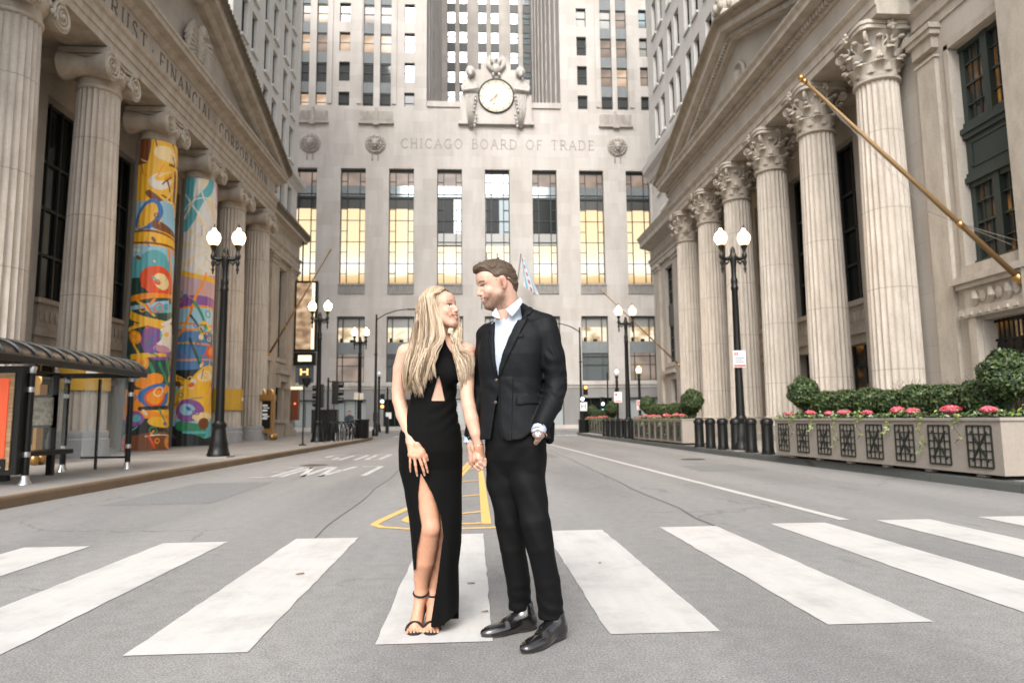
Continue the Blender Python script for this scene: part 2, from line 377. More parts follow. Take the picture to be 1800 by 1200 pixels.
rib(g, [(.17, 20.7), (.13, 7.2)], .10)
for a, b in (((-.55, 7.75), (.1, 8.15)), ((-.40, 9.6), (.1, 9.95)), ((-.25, 12), (.1, 12.3)), ((-.12, 15), (.12, 15.3))): rib(g, [a, b], .08, Z1+.002)
ST(g.build('median_marking', M['paint_y']), 'yellow painted median outline behind the couple')
# words painted on the road, facing traffic coming toward the crossing from the far end (upside down from here)
def glyph_strokes():
    return {
     'L': [((0, 1), (0, 0)), ((0, 0), (.75, 0))], 'A': [((0, 0), (.42, 1)), ((.42, 1), (.84, 0)), ((.17, .38), (.67, .38))],
     'N': [((0, 0), (0, 1)), ((0, 1), (.7, 0)), ((.7, 0), (.7, 1))], 'E': [((0, 0), (0, 1)), ((0, 1), (.7, 1)), ((0, .5), (.6, .5)), ((0, 0), (.7, 0))],
     'B': [((0, 0), (0, 1)), ((0, 1), (.6, .95)), ((.6, .95), (.62, .55)), ((0, .52), (.6, .55)), ((.6, .5), (.66, .08)), ((0, 0), (.66, .06))],
     'U': [((0, 1), (0, .12)), ((0, .06), (.7, .06)), ((.7, .12), (.7, 1))], 'S': [((.7, .92), (0, .94)), ((0, .94), (0, .56)), ((0, .54), (.7, .46)), ((.7, .46), (.7, .06)), ((.7, .06), (0, .06))]}
GS = glyph_strokes()
def road_word(g, word, x0, y0, cw, ch, gap, wd):
    # letters read by traffic driving toward the camera: rotated 180 degrees
    x = x0
    for c in word:
        for (a, b), (c2, d) in GS[c]:
            p0 = (x-a*cw, y0-b*ch); p1 = (x-c2*cw, y0-d*ch); rib(g, [p0, p1], wd)
        x -= cw*.8+gap
g = MB(); road_word(g, 'LANE', -2.15, 16.4, .58, 2.7, .13, .12); road_word(g, 'BUS', -2.6, 22.0, .62, 2.8, .16, .12)
ST(g.build('lane_marking', M['paint_old']), 'worn white words painted in the left lane')
# fallen leaves and scraps on the stripes
M['leaf_dry'] = mat('dry_leaf', (.20, .13, .07), .8)
def leaf_at(x, y, s, rz, label):
    o = MB(); k = 8; top = []
    for i in range(k): a = 2*pi*i/k; top.append((s*cos(a)*(1+.2*sin(3*a)), s*.45*sin(a), .004+.006*abs(sin(a*1.5))))
    o.add([(0, 0, .006)]+top, [(0, i+1, (i+1) % k+1) for i in range(k)])
    r = o.build('fallen_leaf', M['leaf_dry']); r.location = (x, y, Z1); r.rotation_euler.z = rz
    tag(r, label, 'leaf', 'dry leaves on the crossing')
leaf_at(-1.22, 5.02, .035, .5, 'small tan dry leaf on the stripe left of the woman')
leaf_at(-.02, 4.62, .028, -.3, 'dark dry leaf on the middle stripe right of the hem of the dress')
leaf_at(.06, 3.95, .022, .1, 'tiny dark leaf near the right edge of the middle stripe')
leaf_at(.93, 5.15, .02, .9, 'small dark leaf on the left edge of the first stripe right of the man')

# repair patch, seam lines and utility covers
m = mat('newer_asphalt', (.12, .12, .12), .9); n = N(m); oc = n.coord(); n.l(n.ramp(n.noise(oc, 90, 3, .7), [(.34, .10), (.5, .165), (.66, .25)]), n.b.inputs['Base Color']); n.bump(n.noise(oc, 110, 3, .7), .5, .006); M['patch'] = m
g = MB()
for (a, b_, c_, d_) in ((-4.9, 9.4, -3.5, 12.6), (4.5, 13.5, 5.9, 15.2), (1.2, 19, 2.4, 23), (-2.2, 26, -1.0, 29)): g.quad((a, b_, .003), (c_, b_+.06, .003), (c_-.08, d_, .003), (a+.05, d_-.05, .003))
ST(g.build('road_patch', M['patch']))
M['tar'] = mat('tar_seam', (.085, .083, .08), .7)
g = MB()
def seam(x0, y0, x1, y1, w_=.022, k=26):
    P = [(x0+(x1-x0)*t+RNG.normal(0, .022), y0+(y1-y0)*t) for t in np.linspace(0, 1, k)]
    rib(g, P, w_, .0034)
seam(2.35, 4.2, 2.62, 24); seam(-1.42, 5.0, -1.75, 24, .014); 
ST(g.build('road_seam', M['tar']))
M['cover'] = mat('cast_iron_cover', (.07, .065, .06), .55, .6)
for (x_, y_, r_, lb) in ((-3.9, 17.2, .33, 'round cast iron utility cover in the left lane by the painted words'), (5.6, 17.4, .30, 'round cast iron utility cover near the right curb')):
    g = MB(); g.lathe([(r_*.001, .0075), (r_*.3, .0075), (r_*.32, .006), (r_*.6, .006), (r_*.62, .0075), (r_*.9, .0075), (r_*.92, .005), (r_, .005), (r_, .001)], seg=28)
    o = g.build('utility_cover', M['cover']); o.location = (x_, y_, 0); tag(o, lb, 'manhole cover')
# ============================================================ TRADING HALL (end of the street)
SF = {  # serif capitals: list of polylines with width factor (thick 1, thin .55), unit height, last = advance
 'C': ([([(.72, .80), (.60, .95), (.42, 1.0), (.2, .9), (.05, .66), (.02, .5), (.05, .34), (.2, .1), (.42, 0), (.6, .05), (.73, .2)], 1)], .82),
 'H': ([([(.1, 0), (.1, 1)], 1), ([(.66, 0), (.66, 1)], 1), ([(.1, .52), (.66, .52)], .55)], .84),
 'I': ([([(.1, 0), (.1, 1)], 1)], .3),
 'A': ([([(.02, 0), (.38, 1)], .55), ([(.38, 1), (.76, 0)], 1), ([(.15, .36), (.62, .36)], .55)], .84),
 'G': ([([(.72, .80), (.60, .95), (.42, 1.0), (.2, .9), (.05, .66), (.02, .5), (.05, .34), (.2, .1), (.42, 0), (.62, .06), (.70, .12)], 1), ([(.7, .1), (.7, .42)], 1), ([(.5, .43), (.8, .43)], .5)], .9),
 'O': ([([(.42, 1), (.2, .91), (.05, .68), (.02, .5), (.05, .32), (.2, .09), (.42, 0), (.64, .09), (.79, .32), (.82, .5), (.79, .68), (.64, .91), (.42, 1)], .9)], .95),
 'B': ([([(.1, 0), (.1, 1)], 1), ([(.1, .98), (.4, .98), (.54, .86), (.54, .66), (.4, .54), (.1, .53)], .7), ([(.4, .53), (.6, .42), (.62, .18), (.45, .02), (.1, .02)], .8)], .72),
 'R': ([([(.1, 0), (.1, 1)], 1), ([(.1, .98), (.42, .98), (.57, .86), (.57, .62), (.42, .5), (.1, .49)], .75), ([(.34, .5), (.72, 0)], .95)], .78),
 'P': ([([(.1, 0), (.1, 1)], 1), ([(.1, .98), (.42, .98), (.57, .86), (.57, .6), (.42, .47), (.1, .46)], .75)], .68),
 'D': ([([(.1, 0), (.1, 1)], 1), ([(.1, .98), (.42, .97), (.68, .8), (.76, .5), (.68, .2), (.42, .03), (.1, .02)], .8)], .88),
 'F': ([([(.1, 0), (.1, 1)], 1), ([(.1, .98), (.6, .98), (.6, .84)], .55), ([(.1, .52), (.48, .52)], .55)], .66),
 'E': ([([(.1, 0), (.1, 1)], 1), ([(.1, .98), (.6, .98), (.6, .84)], .55), ([(.1, .52), (.5, .52)], .55), ([(.1, .02), (.63, .02), (.63, .17)], .55)], .72),
 'L': ([([(.1, 0), (.1, 1)], 1), ([(.1, .02), (.6, .02), (.6, .18)], .55)], .68),
 'T': ([([(.38, 0), (.38, 1)], 1), ([(.04, .84), (.04, .98), (.72, .98), (.72, .84)], .55)], .78),
 'U': ([([(.1, 1), (.1, .3), (.2, .06), (.4, 0), (.6, .08), (.68, .3), (.68, 1)], .8)], .86),
 'S': ([([(.52, .82), (.42, .97), (.24, .99), (.1, .88), (.1, .7), (.24, .57), (.46, .44), (.56, .28), (.5, .08), (.3, 0), (.12, .06), (.04, .2)], .9)], .66),
 'N': ([([(.1, 0), (.1, 1)], .6), ([(.1, 1), (.72, 0)], 1), ([(.72, 0), (.72, 1)], .6)], .88),
 '·': ([([(.08, .5), (.16, .5)], 1.3)], .5), ' ': ([], .5)}
SER = {'H': [(.1, 0), (.1, 1), (.66, 0), (.66, 1)], 'I': [(.1, 0), (.1, 1)], 'A': [(.02, 0), (.76, 0)], 'R': [(.1, 0), (.1, 1), (.74, 0)], 'P': [(.1, 0), (.1, 1)], 'D': [(.06, 0), (.06, 1)], 'F': [(.1, 0)], 'T': [(.38, 0)], 'U': [(.1, 1), (.68, 1)], 'N': [(.1, 0), (.06, 1), (.72, 1)], 'B': [(.05, 0), (.05, 1)], 'E': [(.05, 0), (.05, 1)], 'L': [(.05, 0), (.1, 1)]}
def word2d(text, width, height, weight=.11, spacing=.12):
    """-> (polylines in metres, stroke widths) fitted to width x height"""
    adv = []; x = 0
    for c in text: adv.append(x); x += SF[c][1]+spacing
    sx = width/(x-spacing); out = []
    for c, a in zip(text, adv):
        for pl, wf in SF[c][0]: out.append(([((p[0]+a)*sx, p[1]*height) for p in pl], weight*height*wf))
        for (px, py) in SER.get(c, []): out.append(([((px-.11+a)*sx, py*height), ((px+.11+a)*sx, py*height)], weight*height*.45))
    return out
def letters(mb, text, width, height, fn, thick=.02, weight=.11, spacing=.12):
    for pl, wd in word2d(text, width, height, weight, spacing):
        P = [np.array(p, float) for p in pl]; L = []
        for i, p in enumerate(P):
            t = P[min(i+1, len(P)-1)]-P[max(i-1, 0)]; t /= (np.linalg.norm(t)+1e-9); nn = np.array([-t[1], t[0]]); L.append((p+nn*wd/2, p-nn*wd/2))
        for i in range(len(P)-1):
            q = [L[i][1], L[i+1][1], L[i+1][0], L[i][0]]
            mb.add([fn(*v, thick) for v in q]+[fn(*v, 0) for v in q], [(0, 1, 2, 3), (0, 4, 5, 1), (1, 5, 6, 2), (2, 6, 7, 3), (3, 7, 4, 0)])
BY = 64.0
hall = thing('trading_hall', 'pale limestone setback skyscraper with a round clock closing the end of the street', 'building', (0, BY, 0))
TK = [-17.2+4.603*k for k in range(-1, 9)]
ops = [(x, x+2.38, 13.0, 25.15) for x in TK]+[(x-.1, x+2.48, 4.6, 10.77) for x in TK]
fN = lambda a, z, d: (a, BY+d, z)
pairs = [(-16.62, -15.8), (-15.15, -14.13), (-10.63, -9.6), (-8.99, -7.91), (12.84, 13.97), (14.43, 15.53)]
singles = [(-12.95, -11.9), (-6.6, -5.62), (10.45, 11.43), (16.8, 17.62)]
ROWS = [30.85+.0, 33.93, 37.02, 40.06, 43.1, 46.1]      # bottoms of the wing windows
m_ = MB(); wall_open(m_, fN, -26, 30, 4.2, 31.4, ops, .75)
m_.box(-26, 30, BY+.8, BY+1.0, 4.2, 31.4)
m_.build('main_wall', M['cbot'], hall)
def wing(a0, a1, prs, sgs):
    mb = MB(); o = [(p[0], p[1], 31.0, 60) for p in prs]
    for s in sgs: o += [(s[0], s[1], r, r+1.98) for r in ROWS]
    wall_open(mb, fN, a0, a1, 31.4, 60, [(q[0], q[1], max(q[2], 31.41) if q[2] < 31.4 else q[2], q[3]) for q in o], .4)
    # shallow raised piers
    for p in prs[::2]: mb.box(p[0]-.55, p[0]-.12, BY-.12, BY+.05, 31.6, 60)
    for p in prs[1::2]: mb.box(p[1]+.12, p[1]+.55, BY-.12, BY+.05, 31.6, 60)
    mb.build('wing_wall', M['cbot'], hall)
wing(-26, -4.45, pairs[:4], singles[:2]); wing(8.73, 30, pairs[4:], singles[2:])
for x, s in ((-4.45, -1), (8.73, 1)):
    mb = MB(); mb.box(x, x+s*.5, BY+.02, 95, 31.4, 75)
    for k in range(7): mb.box(x, x-s*.12, BY+3+k*4.2, BY+4.1+k*4.2, 31.4, 75)
    mb.build('light_court_wall', M['cbot_side'], hall)
# central tower behind the light court
TWX = [(-3.61, -2.45), (-1.82, -.69), (.98, 2.16), (2.83, 4.0), (5.69, 6.87), (7.54, 8.73)]
mb = MB(); wall_open(mb, lambda a, z, d: (a, 95+d, z), -4.6, 9.0, 31.4, 80, [(a, b, 36, 79) for a, b in TWX], .45)
for a in (-.69+.25, 4.0+.25): mb.box(a, a+1.15, 94.82, 95.02, 36, 79)
for a in (-2.45+.12, 2.16+.12, 6.87+.12): mb.box(a, a+.38, 94.75, 95.02, 36, 79)
mb.build('tower_wall', M['cbot'], hall); mb = MB(); mb.box(-4.4, 8.7, BY-.15, BY+.35, 31.4, 31.95); mb.build('court_parapet', M['cbot'], hall)
mb = MB(); mb.box(-4.4, 8.7, BY+.3, 95, 31.2, 31.38); mb.build('court_floor', M['cbot'], hall)
# base storey
BX = [x+.05 for x in TK]
gops = [(x-.3, x+2.7, .35, 3.0) for x in TK]
mb = MB(); wall_open(mb, lambda a, z, d: (a, BY-.05+d, z), -26, 30, .1, 4.2, gops, .5); mb.build('base_wall', M['cbot_grey'], hall)
mb = MB(); mb.box(-26, 30, BY-.25, BY+.1, 4.2, 4.48); mb.box(-26, 30, BY-.12, BY+.1, 3.95, 4.2); mb.box(-26, 30, BY-.2, BY+.0, .12, .5); mb.build('base_ledge', M['cbot'], hall)
M['shop_glass'] = glass_mat('shop_window_glass', (.42, .46, .46), .2, .2)
for i, x in enumerate(BX):
    f = MB(); f.box(x-.35, x+2.65, BY+.36, BY+.42, .35, .42); f.box(x-.35, x+2.65, BY+.36, BY+.42, 2.92, 3.0)
    for q in (0, .33, .66, 1): f.box(x-.35+q*2.95, x-.3+q*2.95, BY+.35, BY+.42, .35, 3.0)
    o = f.build('ground_window', M['bronze_dark'], hall); g_ = MB(); g_.box(x-.35, x+2.65, BY+.43, BY+.45, .35, 3.0)
    g_.build('pane', M['shop_glass'] if i not in (3, 7) else M['glass_dark'], o)
# tall hall windows
def hall_window(k, x):
    w_, z0, z1 = 2.38, 13.85, 25.15; d0 = BY+.42; f = MB()
    f.box(x, x+w_, d0, d0+.1, z1-.28, z1-.0); f.box(x, x+.07, d0, d0+.1, z0, z1); f.box(x+w_-.07, x+w_, d0, d0+.1, z0, z1)
    for q in (.26, .76): f.box(x+w_*q-.04, x+w_*q+.04, d0-.03, d0+.1, z0, z1)
    f.box(x, x+w_, d0, d0+.1, 22.3, 22.52); f.box(x, x+w_, d0, d0+.1, 22.72, 22.78)
    for z in (15.9, 18.0, 20.1): f.box(x, x+w_, d0, d0+.08, z, z+.06)
    for z in (14.9, 17.0, 19.05, 21.2, 23.95):
        t = .09 if (k % 2 and z == 14.9) else .05
        f.box(x, x+w_*.26, d0, d0+.08, z, z+t); f.box(x+w_*.76, x+w_, d0, d0+.08, z, z+t)
    o = f.build('tall_window', M['bronze_dark'], hall)
    mid = k in (4, 5, 6)
    zt = {4: 17.6, 5: 17.7, 6: 17.7}.get(k, 21.3)
    g_ = MB(); g_.box(x, x+w_, d0+.11, d0+.13, z0, zt); g_.build('lit_pane', M['lit_hall'], o)
    g_ = MB(); g_.box(x, x+w_, d0+.11, d0+.13, zt, 22.35); g_.build('dark_pane', M['spandrel_dark'] if k in (1, 2, 3, 7, 8, 9, 0) else M['glass_teal' if k == 5 else 'glass_dark'], o)
    g_ = MB(); g_.box(x, x+w_, d0+.11, d0+.13, 22.35, 23.6); g_.build('blind_pane', M['glass_sky'], o)
    g_ = MB(); g_.box(x, x+w_, d0+.11, d0+.13, 23.6, z1); g_.build('upper_pane', M['glass_sky'] if k == 5 else M['lit_soft'], o)
    if mid:
        g_ = MB(); g_.box(x+(.1 if k != 4 else 1.6), x+w_-(1.0 if k != 4 else .1), d0+.09, d0+.108, 18.06, 22.3); g_.build('reflecting_pane', M['glass_sky' if k == 4 else 'glass_dark'], o)
        g_ = MB(); g_.box(x, x+w_, d0+.085, d0+.107, 17.75, 18.9); g_.build('blind', M['glass_grey'], o)
    b = MB(); b.box(x-.06, x+w_+.06, BY-.02, BY+.5, 12.9, 13.86)
    for q in range(13): xx = x+w_*(q+.5)/13; b.box(xx-.035, xx+.035, BY-.06, BY+.02, 13.0, 13.75)
    b.box(x-.06, x+w_+.06, BY-.09, BY+.02, 12.9, 13.02); b.box(x-.06, x+w_+.06, BY-.09, BY+.02, 13.72, 13.86)
    for q in range(9): xx = x+w_*(q+.5)/9; b.box(xx-.04, xx+.04, BY+.0, BY+.06, 13.86, 14.02)
    b.build('balcony_panel', M['balcony'], hall)
for k, x in enumerate(TK): hall_window(k, x)
def low_window(k, x):
    w_ = 2.58; x -= .1; d0 = BY+.3; f = MB()
    f.box(x, x+w_, d0-.1, d0+.1, 10.6, 10.77); f.box(x+.2, x+w_-.2, d0-.25, d0, 10.77, 10.87); f.box(x+w_/2-.15, x+w_/2+.15, d0-.28, d0, 10.85, 10.98)
    f.box(x, x+.09, d0, d0+.1, 4.6, 10.77); f.box(x+w_-.09, x+w_, d0, d0+.1, 4.6, 10.77)
    for q in (.2, .78): f.box(x+w_*q-.05, x+w_*q+.05, d0, d0+.1, 4.6, 10.7)
    f.box(x, x+w_, d0, d0+.1, 4.6, 4.7); f.box(x, x+w_, d0, d0+.1, 6.1, 6.17); f.box(x, x+w_, d0, d0+.1, 6.9, 7.0)
    o = f.build('lower_window', M['spandrel_dark'], hall)
    s_ = MB(); s_.box(x+.05, x+w_-.05, d0-.02, d0+.06, 7.25, 8.35)
    s_.add([(x+.3, d0-.03, 7.4), (x+w_/2, d0-.03, 8.2), (x+w_-.3, d0-.03, 7.4), (x+w_/2, d0-.03, 7.6)], [(0, 3, 1), (3, 2, 1)]); s_.build('spandrel', M['spandrel'], o)
    g_ = MB(); g_.box(x, x+w_, d0+.11, d0+.13, 8.35, 9.75); g_.build('lit_pane', M['lit_shop'], o)
    g_ = MB(); g_.box(x, x+w_, d0+.11, d0+.13, 9.75, 10.7); g_.build('blind', M['glass_grey'], o)
    g_ = MB(); g_.box(x, x+w_, d0+.11, d0+.13, 4.6, 7.25); g_.build('lower_pane', M['lit_soft'] if k in (8, 2) else M['glass_teal'], o)
    d_ = MB(); d_.box(x+w_*.45, x+w_*.6, d0+.07, d0+.1, 8.36, 8.6); d_.box(x+w_*.1, x+w_*.2, d0+.07, d0+.1, 8.36, 8.75); d_.build('desk_clutter', M['black'], o)
for k, x in enumerate(TK): low_window(k, x)
# wing and tower windows
def sash_mesh(w_, h, fw=.05):
    f = MB(); f.box(0, w_, 0, .07, h-.16, h); f.box(0, w_, 0, .06, 0, fw); f.box(0, fw, 0, .06, 0, h); f.box(w_-fw, w_, 0, .06, 0, h); f.box(0, w_, .0, .06, h*.5-.03, h*.5+.03); return f
rr = random.Random(3)
litmap = {(0, 0): 'lit_soft', (0, 1): 'lit_warm'}
def add_sash(parent, x, y, z, w_, h, gm, name='window', lamp=False):
    o = sash_mesh(w_, h).build(name, M['bronze_dark'], None); o.parent = parent; o.location = (x, y-BY, z)
    g_ = MB(); g_.box(.03, w_-.03, .07, .09, .02, h-.02); p = g_.build('pane', M[gm], None); p.parent = o
    if lamp:
        l_ = MB(); l_.ball((w_*rr.uniform(.2, .8), .055, h*rr.uniform(.15, .45)), (.11 if lamp == 1 else .3, .02, .07), 10, 6); l_.build('room_lamp', M['lamp_bulb'], o)
cols_l = [(pairs[0], 'p'), (pairs[1], 'p'), (singles[0], 's'), (pairs[2], 'p'), (pairs[3], 'p'), (singles[1], 's')]
cols_r = [(singles[2], 's'), (pairs[4], 'p'), (pairs[5], 'p'), (singles[3], 's')]
look_l = [['lit_warm', 'lit_warm', 'glass', 'glass', 'glass', 'glass'], ['glass', 'glass', 'glass', 'glass', 'glass', 'glass_sky'],
          ['lit_warm', 'lit_soft', 'lit_warm', 'lit_warm', 'lit_warm', 'glass_sky'], ['lit_soft', 'lit_warm', 'glass_grey', 'lit_soft', 'lit_soft', 'glass_sky'], ['lit_soft']*6, ['lit_soft']*6]
look_r = [['glass', 'glass', 'glass', 'glass'], ['glass', 'lit_soft', 'lit_warm', 'lit_soft'], ['glass', 'lit_soft', 'lit_soft', 'glass_grey'], ['glass_grey', 'glass_grey', 'lit_soft', 'glass_teal'], ['lit_soft']*4, ['lit_soft']*4]
for cols, look in ((cols_l, look_l), (cols_r, look_r)):
    for r, z in enumerate(ROWS[:5]):
        for c, ((a, b), ty) in enumerate(cols):
            gm = look[r][c]; add_sash(hall, a, BY+(.22 if ty == 's' else .3), z, b-a, 1.98, gm, lamp=(1 if gm == 'lit_warm' else 0) if rr.random() < .8 else 2)
    for (a, b), ty in cols:
        if ty == 'p':
            for z in ROWS: s_ = MB(); s_.box(a, b, BY+.22, BY+.3, z+1.98, z+3.06); s_.build('spandrel', M['spandrel'], hall)
for ci, (a, b) in enumerate(TWX):
    s_ = MB()
    for r in range(10):
        z = 40.7+3.085*r
        s_ = MB(); s_.box(a, b, 95.25, 95.35, z+1.9, z+3.085); s_.build('spandrel', M['spandrel_dark'], hall)
        if 36 < z < 66 and (ci, r) != (9, 9): add_sash(hall, a, 95.2, z, b-a, 1.9, 'glass_sky' if not (ci == 5 and r < 7) else 'glass_teal', lamp=1 if (ci, r) in ((0, 5), (5, 5), (0, 6), (1, 6)) else 0)
    s_ = MB(); s_.box(a, b, 95.25, 95.35, 36, 40.7); s_.build('spandrel', M['spandrel_dark'], hall)
# carved sill balconies under the paired windows
for (a, b) in ((-16.75, -13.95), (-10.85, -7.7), (12.6, 15.75), (-22.4, -19.6)):
    s_ = MB(); s_.box(a, b, BY-.14, BY+.1, 29.75, 30.85); s_.box(a-.12, b+.12, BY-.28, BY+.05, 29.55, 29.72); c_ = (a+b)/2
    s_.box(c_-.28, c_+.28, BY-.36, BY+.02, 29.4, 29.6); s_.box(c_-.12, c_+.12, BY-.2, BY, 29.75, 31.2)
    for q in range(14): xx = a+.1+(b-a-.2)*(q+.5)/14; s_.box(xx-.045, xx+.045, BY-.19, BY-.1, 29.95, 30.7)
    s_.build('carved_sill', M['relief'], hall)
# lion medallions: disc, petals, face, hanging tassels
for x in (-15.55, -9.33, 14.27):
    s_ = MB(); z = 27.55
    s_.lathe([(1.0, -.05), (1.02, .03), (.86, .07), (.84, .04), (.3, .06)], (x, BY, z), 28, 'y')
    s_.v = [(vx, BY-(vy-BY) if abs(vz-z) < 3 else vy, vz) for vx, vy, vz in s_.v]
    for q in range(18):
        a = 2*pi*q/18; s_.ball((x+.76*cos(a), BY-.1, z+.76*sin(a)), (.15, .1, .15), 8, 6)
    for q in range(12):
        a = 2*pi*q/12; s_.ball((x+.5*cos(a), BY-.16, z+.5*sin(a)), (.14, .14, .17), 8, 6)
    s_.ball((x, BY-.2, z+.05), (.4, .3, .42), 14, 10); s_.ball((x, BY-.45, z-.1), (.2, .18, .18), 10, 8); s_.ball((x, BY-.4, z-.32), (.16, .14, .12), 10, 8)
    for e in (-1, 1):
        s_.ball((x+e*.17, BY-.42, z+.16), (.09, .08, .05), 8, 6); s_.ball((x+e*.36, BY-.3, z+.34), (.12, .1, .12), 8, 6)
        for t in range(3): s_.ball((x+e*.27, BY-.06, z-1.12-t*.2), (.08, .06, .11), 8, 6)
    s_.build('lion_medallion', M['relief'], hall, smooth=True)
lt = MB(); letters(lt, 'CHICAGO BOARD OF TRADE', 18.9, .95, lambda u, v, d: (-6.88+u, BY-d, 27.22+v), .03, .10, .26)
lt.build('carved_name', M['letter'], hall)
# clock with flanking robed figures
CX, CZ = 2.36, 32.45
mb = MB()
mb.box(-1.15, 5.85, BY-.35, BY+.6, 29.9, 32.6); mb.box(-.95, 5.65, BY-.3, BY+.55, 32.6, 34.2); mb.box(-.2, 4.9, BY-.3, BY+.5, 34.2, 35.2); mb.box(.9, 3.8, BY-.28, BY+.45, 35.2, 36.0)
mb.box(1.3, 3.4, BY-.25, BY+.4, 36.0, 36.5); mb.box(-1.35, 6.05, BY-.4, BY+.1, 29.6, 29.9)
mb.build('clock_block', M['cbot'], hall)
ck = MB(); ck.lathe([(1.62, .0), (1.74, 0), (1.78, -.12), (1.68, -.16), (1.62, -.1)], (CX, BY-.36, CZ), 48, 'y', cap=False)
ck = ck.build('clock', M['bronze_dark'], hall, smooth=True)
m = mat('lit_clock_face', (.40, .37, .31), .4, emit=(1., .86, .62), estr=.30); M['face'] = m
f = MB(); f.lathe([(.001, 0), (1.66, 0)], (CX, BY-.40, CZ), 48, 'y', cap=False); f.build('clock_face', m, ck)
M['clock_line'] = mat('clock_bars', (.25, .22, .16), .5)
t_ = MB(); ang = lambda deg, r: (CX+r*sin(radians(deg)), CZ+r*cos(radians(deg)))
def bar(mb, p, q, wd, y):
    P, Q = np.array(p), np.array(q); d = (Q-P)/np.linalg.norm(Q-P); nn = np.array([-d[1], d[0]])*wd/2
    mb.prism([tuple(P-nn), tuple(Q-nn), tuple(Q+nn), tuple(P+nn)], lambda u, v, t: (u, t, v), y-.03, y)
for k in range(12): bar(t_, ang(30*k, 1.36), ang(30*k, 1.66), .055, BY-.41)
for k in range(60): bar(t_, ang(6*k, 1.44), ang(6*k, 1.5), .02, BY-.41)
for k in range(48): bar(t_, ang(7.5*k, .82), ang(7.5*k+7.8, .82), .03, BY-.41); bar(t_, ang(7.5*k, 1.5), ang(7.5*k+7.8, 1.5), .018, BY-.41); bar(t_, ang(7.5*k, 1.36), ang(7.5*k+7.8, 1.36), .018, BY-.41)
for k in range(4): bar(t_, ang(45+90*k, 0), ang(45+90*k, .84), .045, BY-.41)
t_.build('hour_marks', M['clock_line'], ck)
h_ = MB(); bar(h_, ang(228, -.15), ang(228, .78), .09, BY-.45); bar(h_, ang(197, -.2), ang(197, 1.2), .06, BY-.48); h_.build('clock_hands', M['clock_line'], ck)
def robed(cx_, s):
    f = MB()
    f.lathe([(.16, 29.3), (.30, 29.6), (.36, 30.6), (.44, 31.6), (.66, 32.6), (.84, 33.3), (.70, 33.75), (.3, 34.1), (.2, 34.3)], (0, 0, 0), 18)
    f.v = [(cx_+vx*(.85 if vz < 32 else 1), BY-.34+vy*.24, vz) for vx, vy, vz in f.v]
    f.ball((cx_, BY-.75, 34.75), (.34, .34, .44), 14, 10); f.ball((cx_, BY-.55, 34.85), (.48, .4, .56), 14, 10)
    f.ball((cx_, BY-1.05, 34.45), (.2, .12, .3), 10, 8); f.ball((cx_, BY-1.1, 34.72), (.06, .07, .12), 8, 6)
    f.tube([(cx_+s*.75, BY-.45, 33.35), (cx_+s*.72, BY-.65, 32.85), (cx_-s*.1, BY-.78, 32.95), (cx_-s*.7, BY-.7, 33.05)], [.2, .18, .15, .12], 8)
    for k in range(6): f.tube([(cx_-.45+k*.18, BY-.62, 32.5), (cx_-.34+k*.14, BY-.55, 30.8), (cx_-.2+k*.08, BY-.48, 29.5)], [.05, .06, .04], 6)
    for k in range(9): f.ball((cx_-s*(.55-.06*k % .3), BY-.7, 32.3-.38*k), (.13, .12, .15), 8, 6)
    f.build('robed_statue', M['relief_pale'], hall, smooth=True)
robed(-.15, -1); robed(4.75, 1)
e = MB(); e.ball((CX, BY-.5, 35.2), (.42, .35, .5), 12, 8); e.ball((CX, BY-.7, 35.95), (.2, .2, .24), 10, 8); e.ball((CX, BY-.95, 35.9), (.08, .14, .08), 8, 6)
for s in (-1, 1):
    e.tube([(CX+s*.3, BY-.5, 34.9), (CX+s*.75, BY-.5, 35.6), (CX+s*.62, BY-.45, 36.5)], [.2, .26, .06], 8)
    for k in range(5): e.tube([(CX+s*(.3+.1*k), BY-.6, 35.7), (CX+s*(.42+.1*k), BY-.6, 36.6-.12*abs(k-2))], [.07, .03], 6)
    e.ball((CX+s*.3, BY-.6, 34.55), (.16, .16, .2), 8, 6)
e.build('carved_eagle', M['relief_pale'], hall, smooth=True)
# ============================================================ COLUMNED BANKS
def fluted_shaft(z0, z1, r0, r1, seg=144, nf=24, c=(0, 0)):
    mb = MB(); H = z1-z0; prof = []
    for t in np.linspace(0, 1, 9): prof.append((r0+(r1-r0)*(t**1.7), z0+H*t))
    fd = .055
    mb.lathe([(prof[0][0]+.01, z0-.0)]+prof[1:-1]+[(prof[-1][0], z1)], (c[0], c[1], 0), seg, flute=nf, fd=fd, cap=False)
    return mb
def drum_joints(m, z0, step=2.35):
    n = N(m); bc = n.b.inputs['Base Color']; src = bc.links[0].from_socket
    c = n.n('TexCoord'); s = n.n('SeparateXYZ'); n.l(c.outputs['Object'], s.inputs[0])
    a = n.n('Math', operation='FRACT'); d = n.n('Math', operation='DIVIDE'); d.inputs[1].default_value = step; n.l(s.outputs[2], d.inputs[0]); n.l(d.outputs[0], a.inputs[0])
    r = n.ramp(a.outputs[0], [(0, .6), (.008, .62), (.012, 1.), (.5, 1.)])
    n.l(n.mix(1., src, r, 'MULTIPLY'), bc)
drum_joints(M['col_l'], 0); drum_joints(M['col_r'], 0)
def run_y(mb, prof, y0, y1, back, s):
    """moulding profile [(x_out, z)...] extruded along Y; s=+1 faces +X, -1 faces -X; back = x of the hidden side"""
    pts = list(prof)+[(back, prof[-1][1]), (back, prof[0][1])]
    mb.prism(pts, lambda u, v, t: (u, t, v), y0, y1)
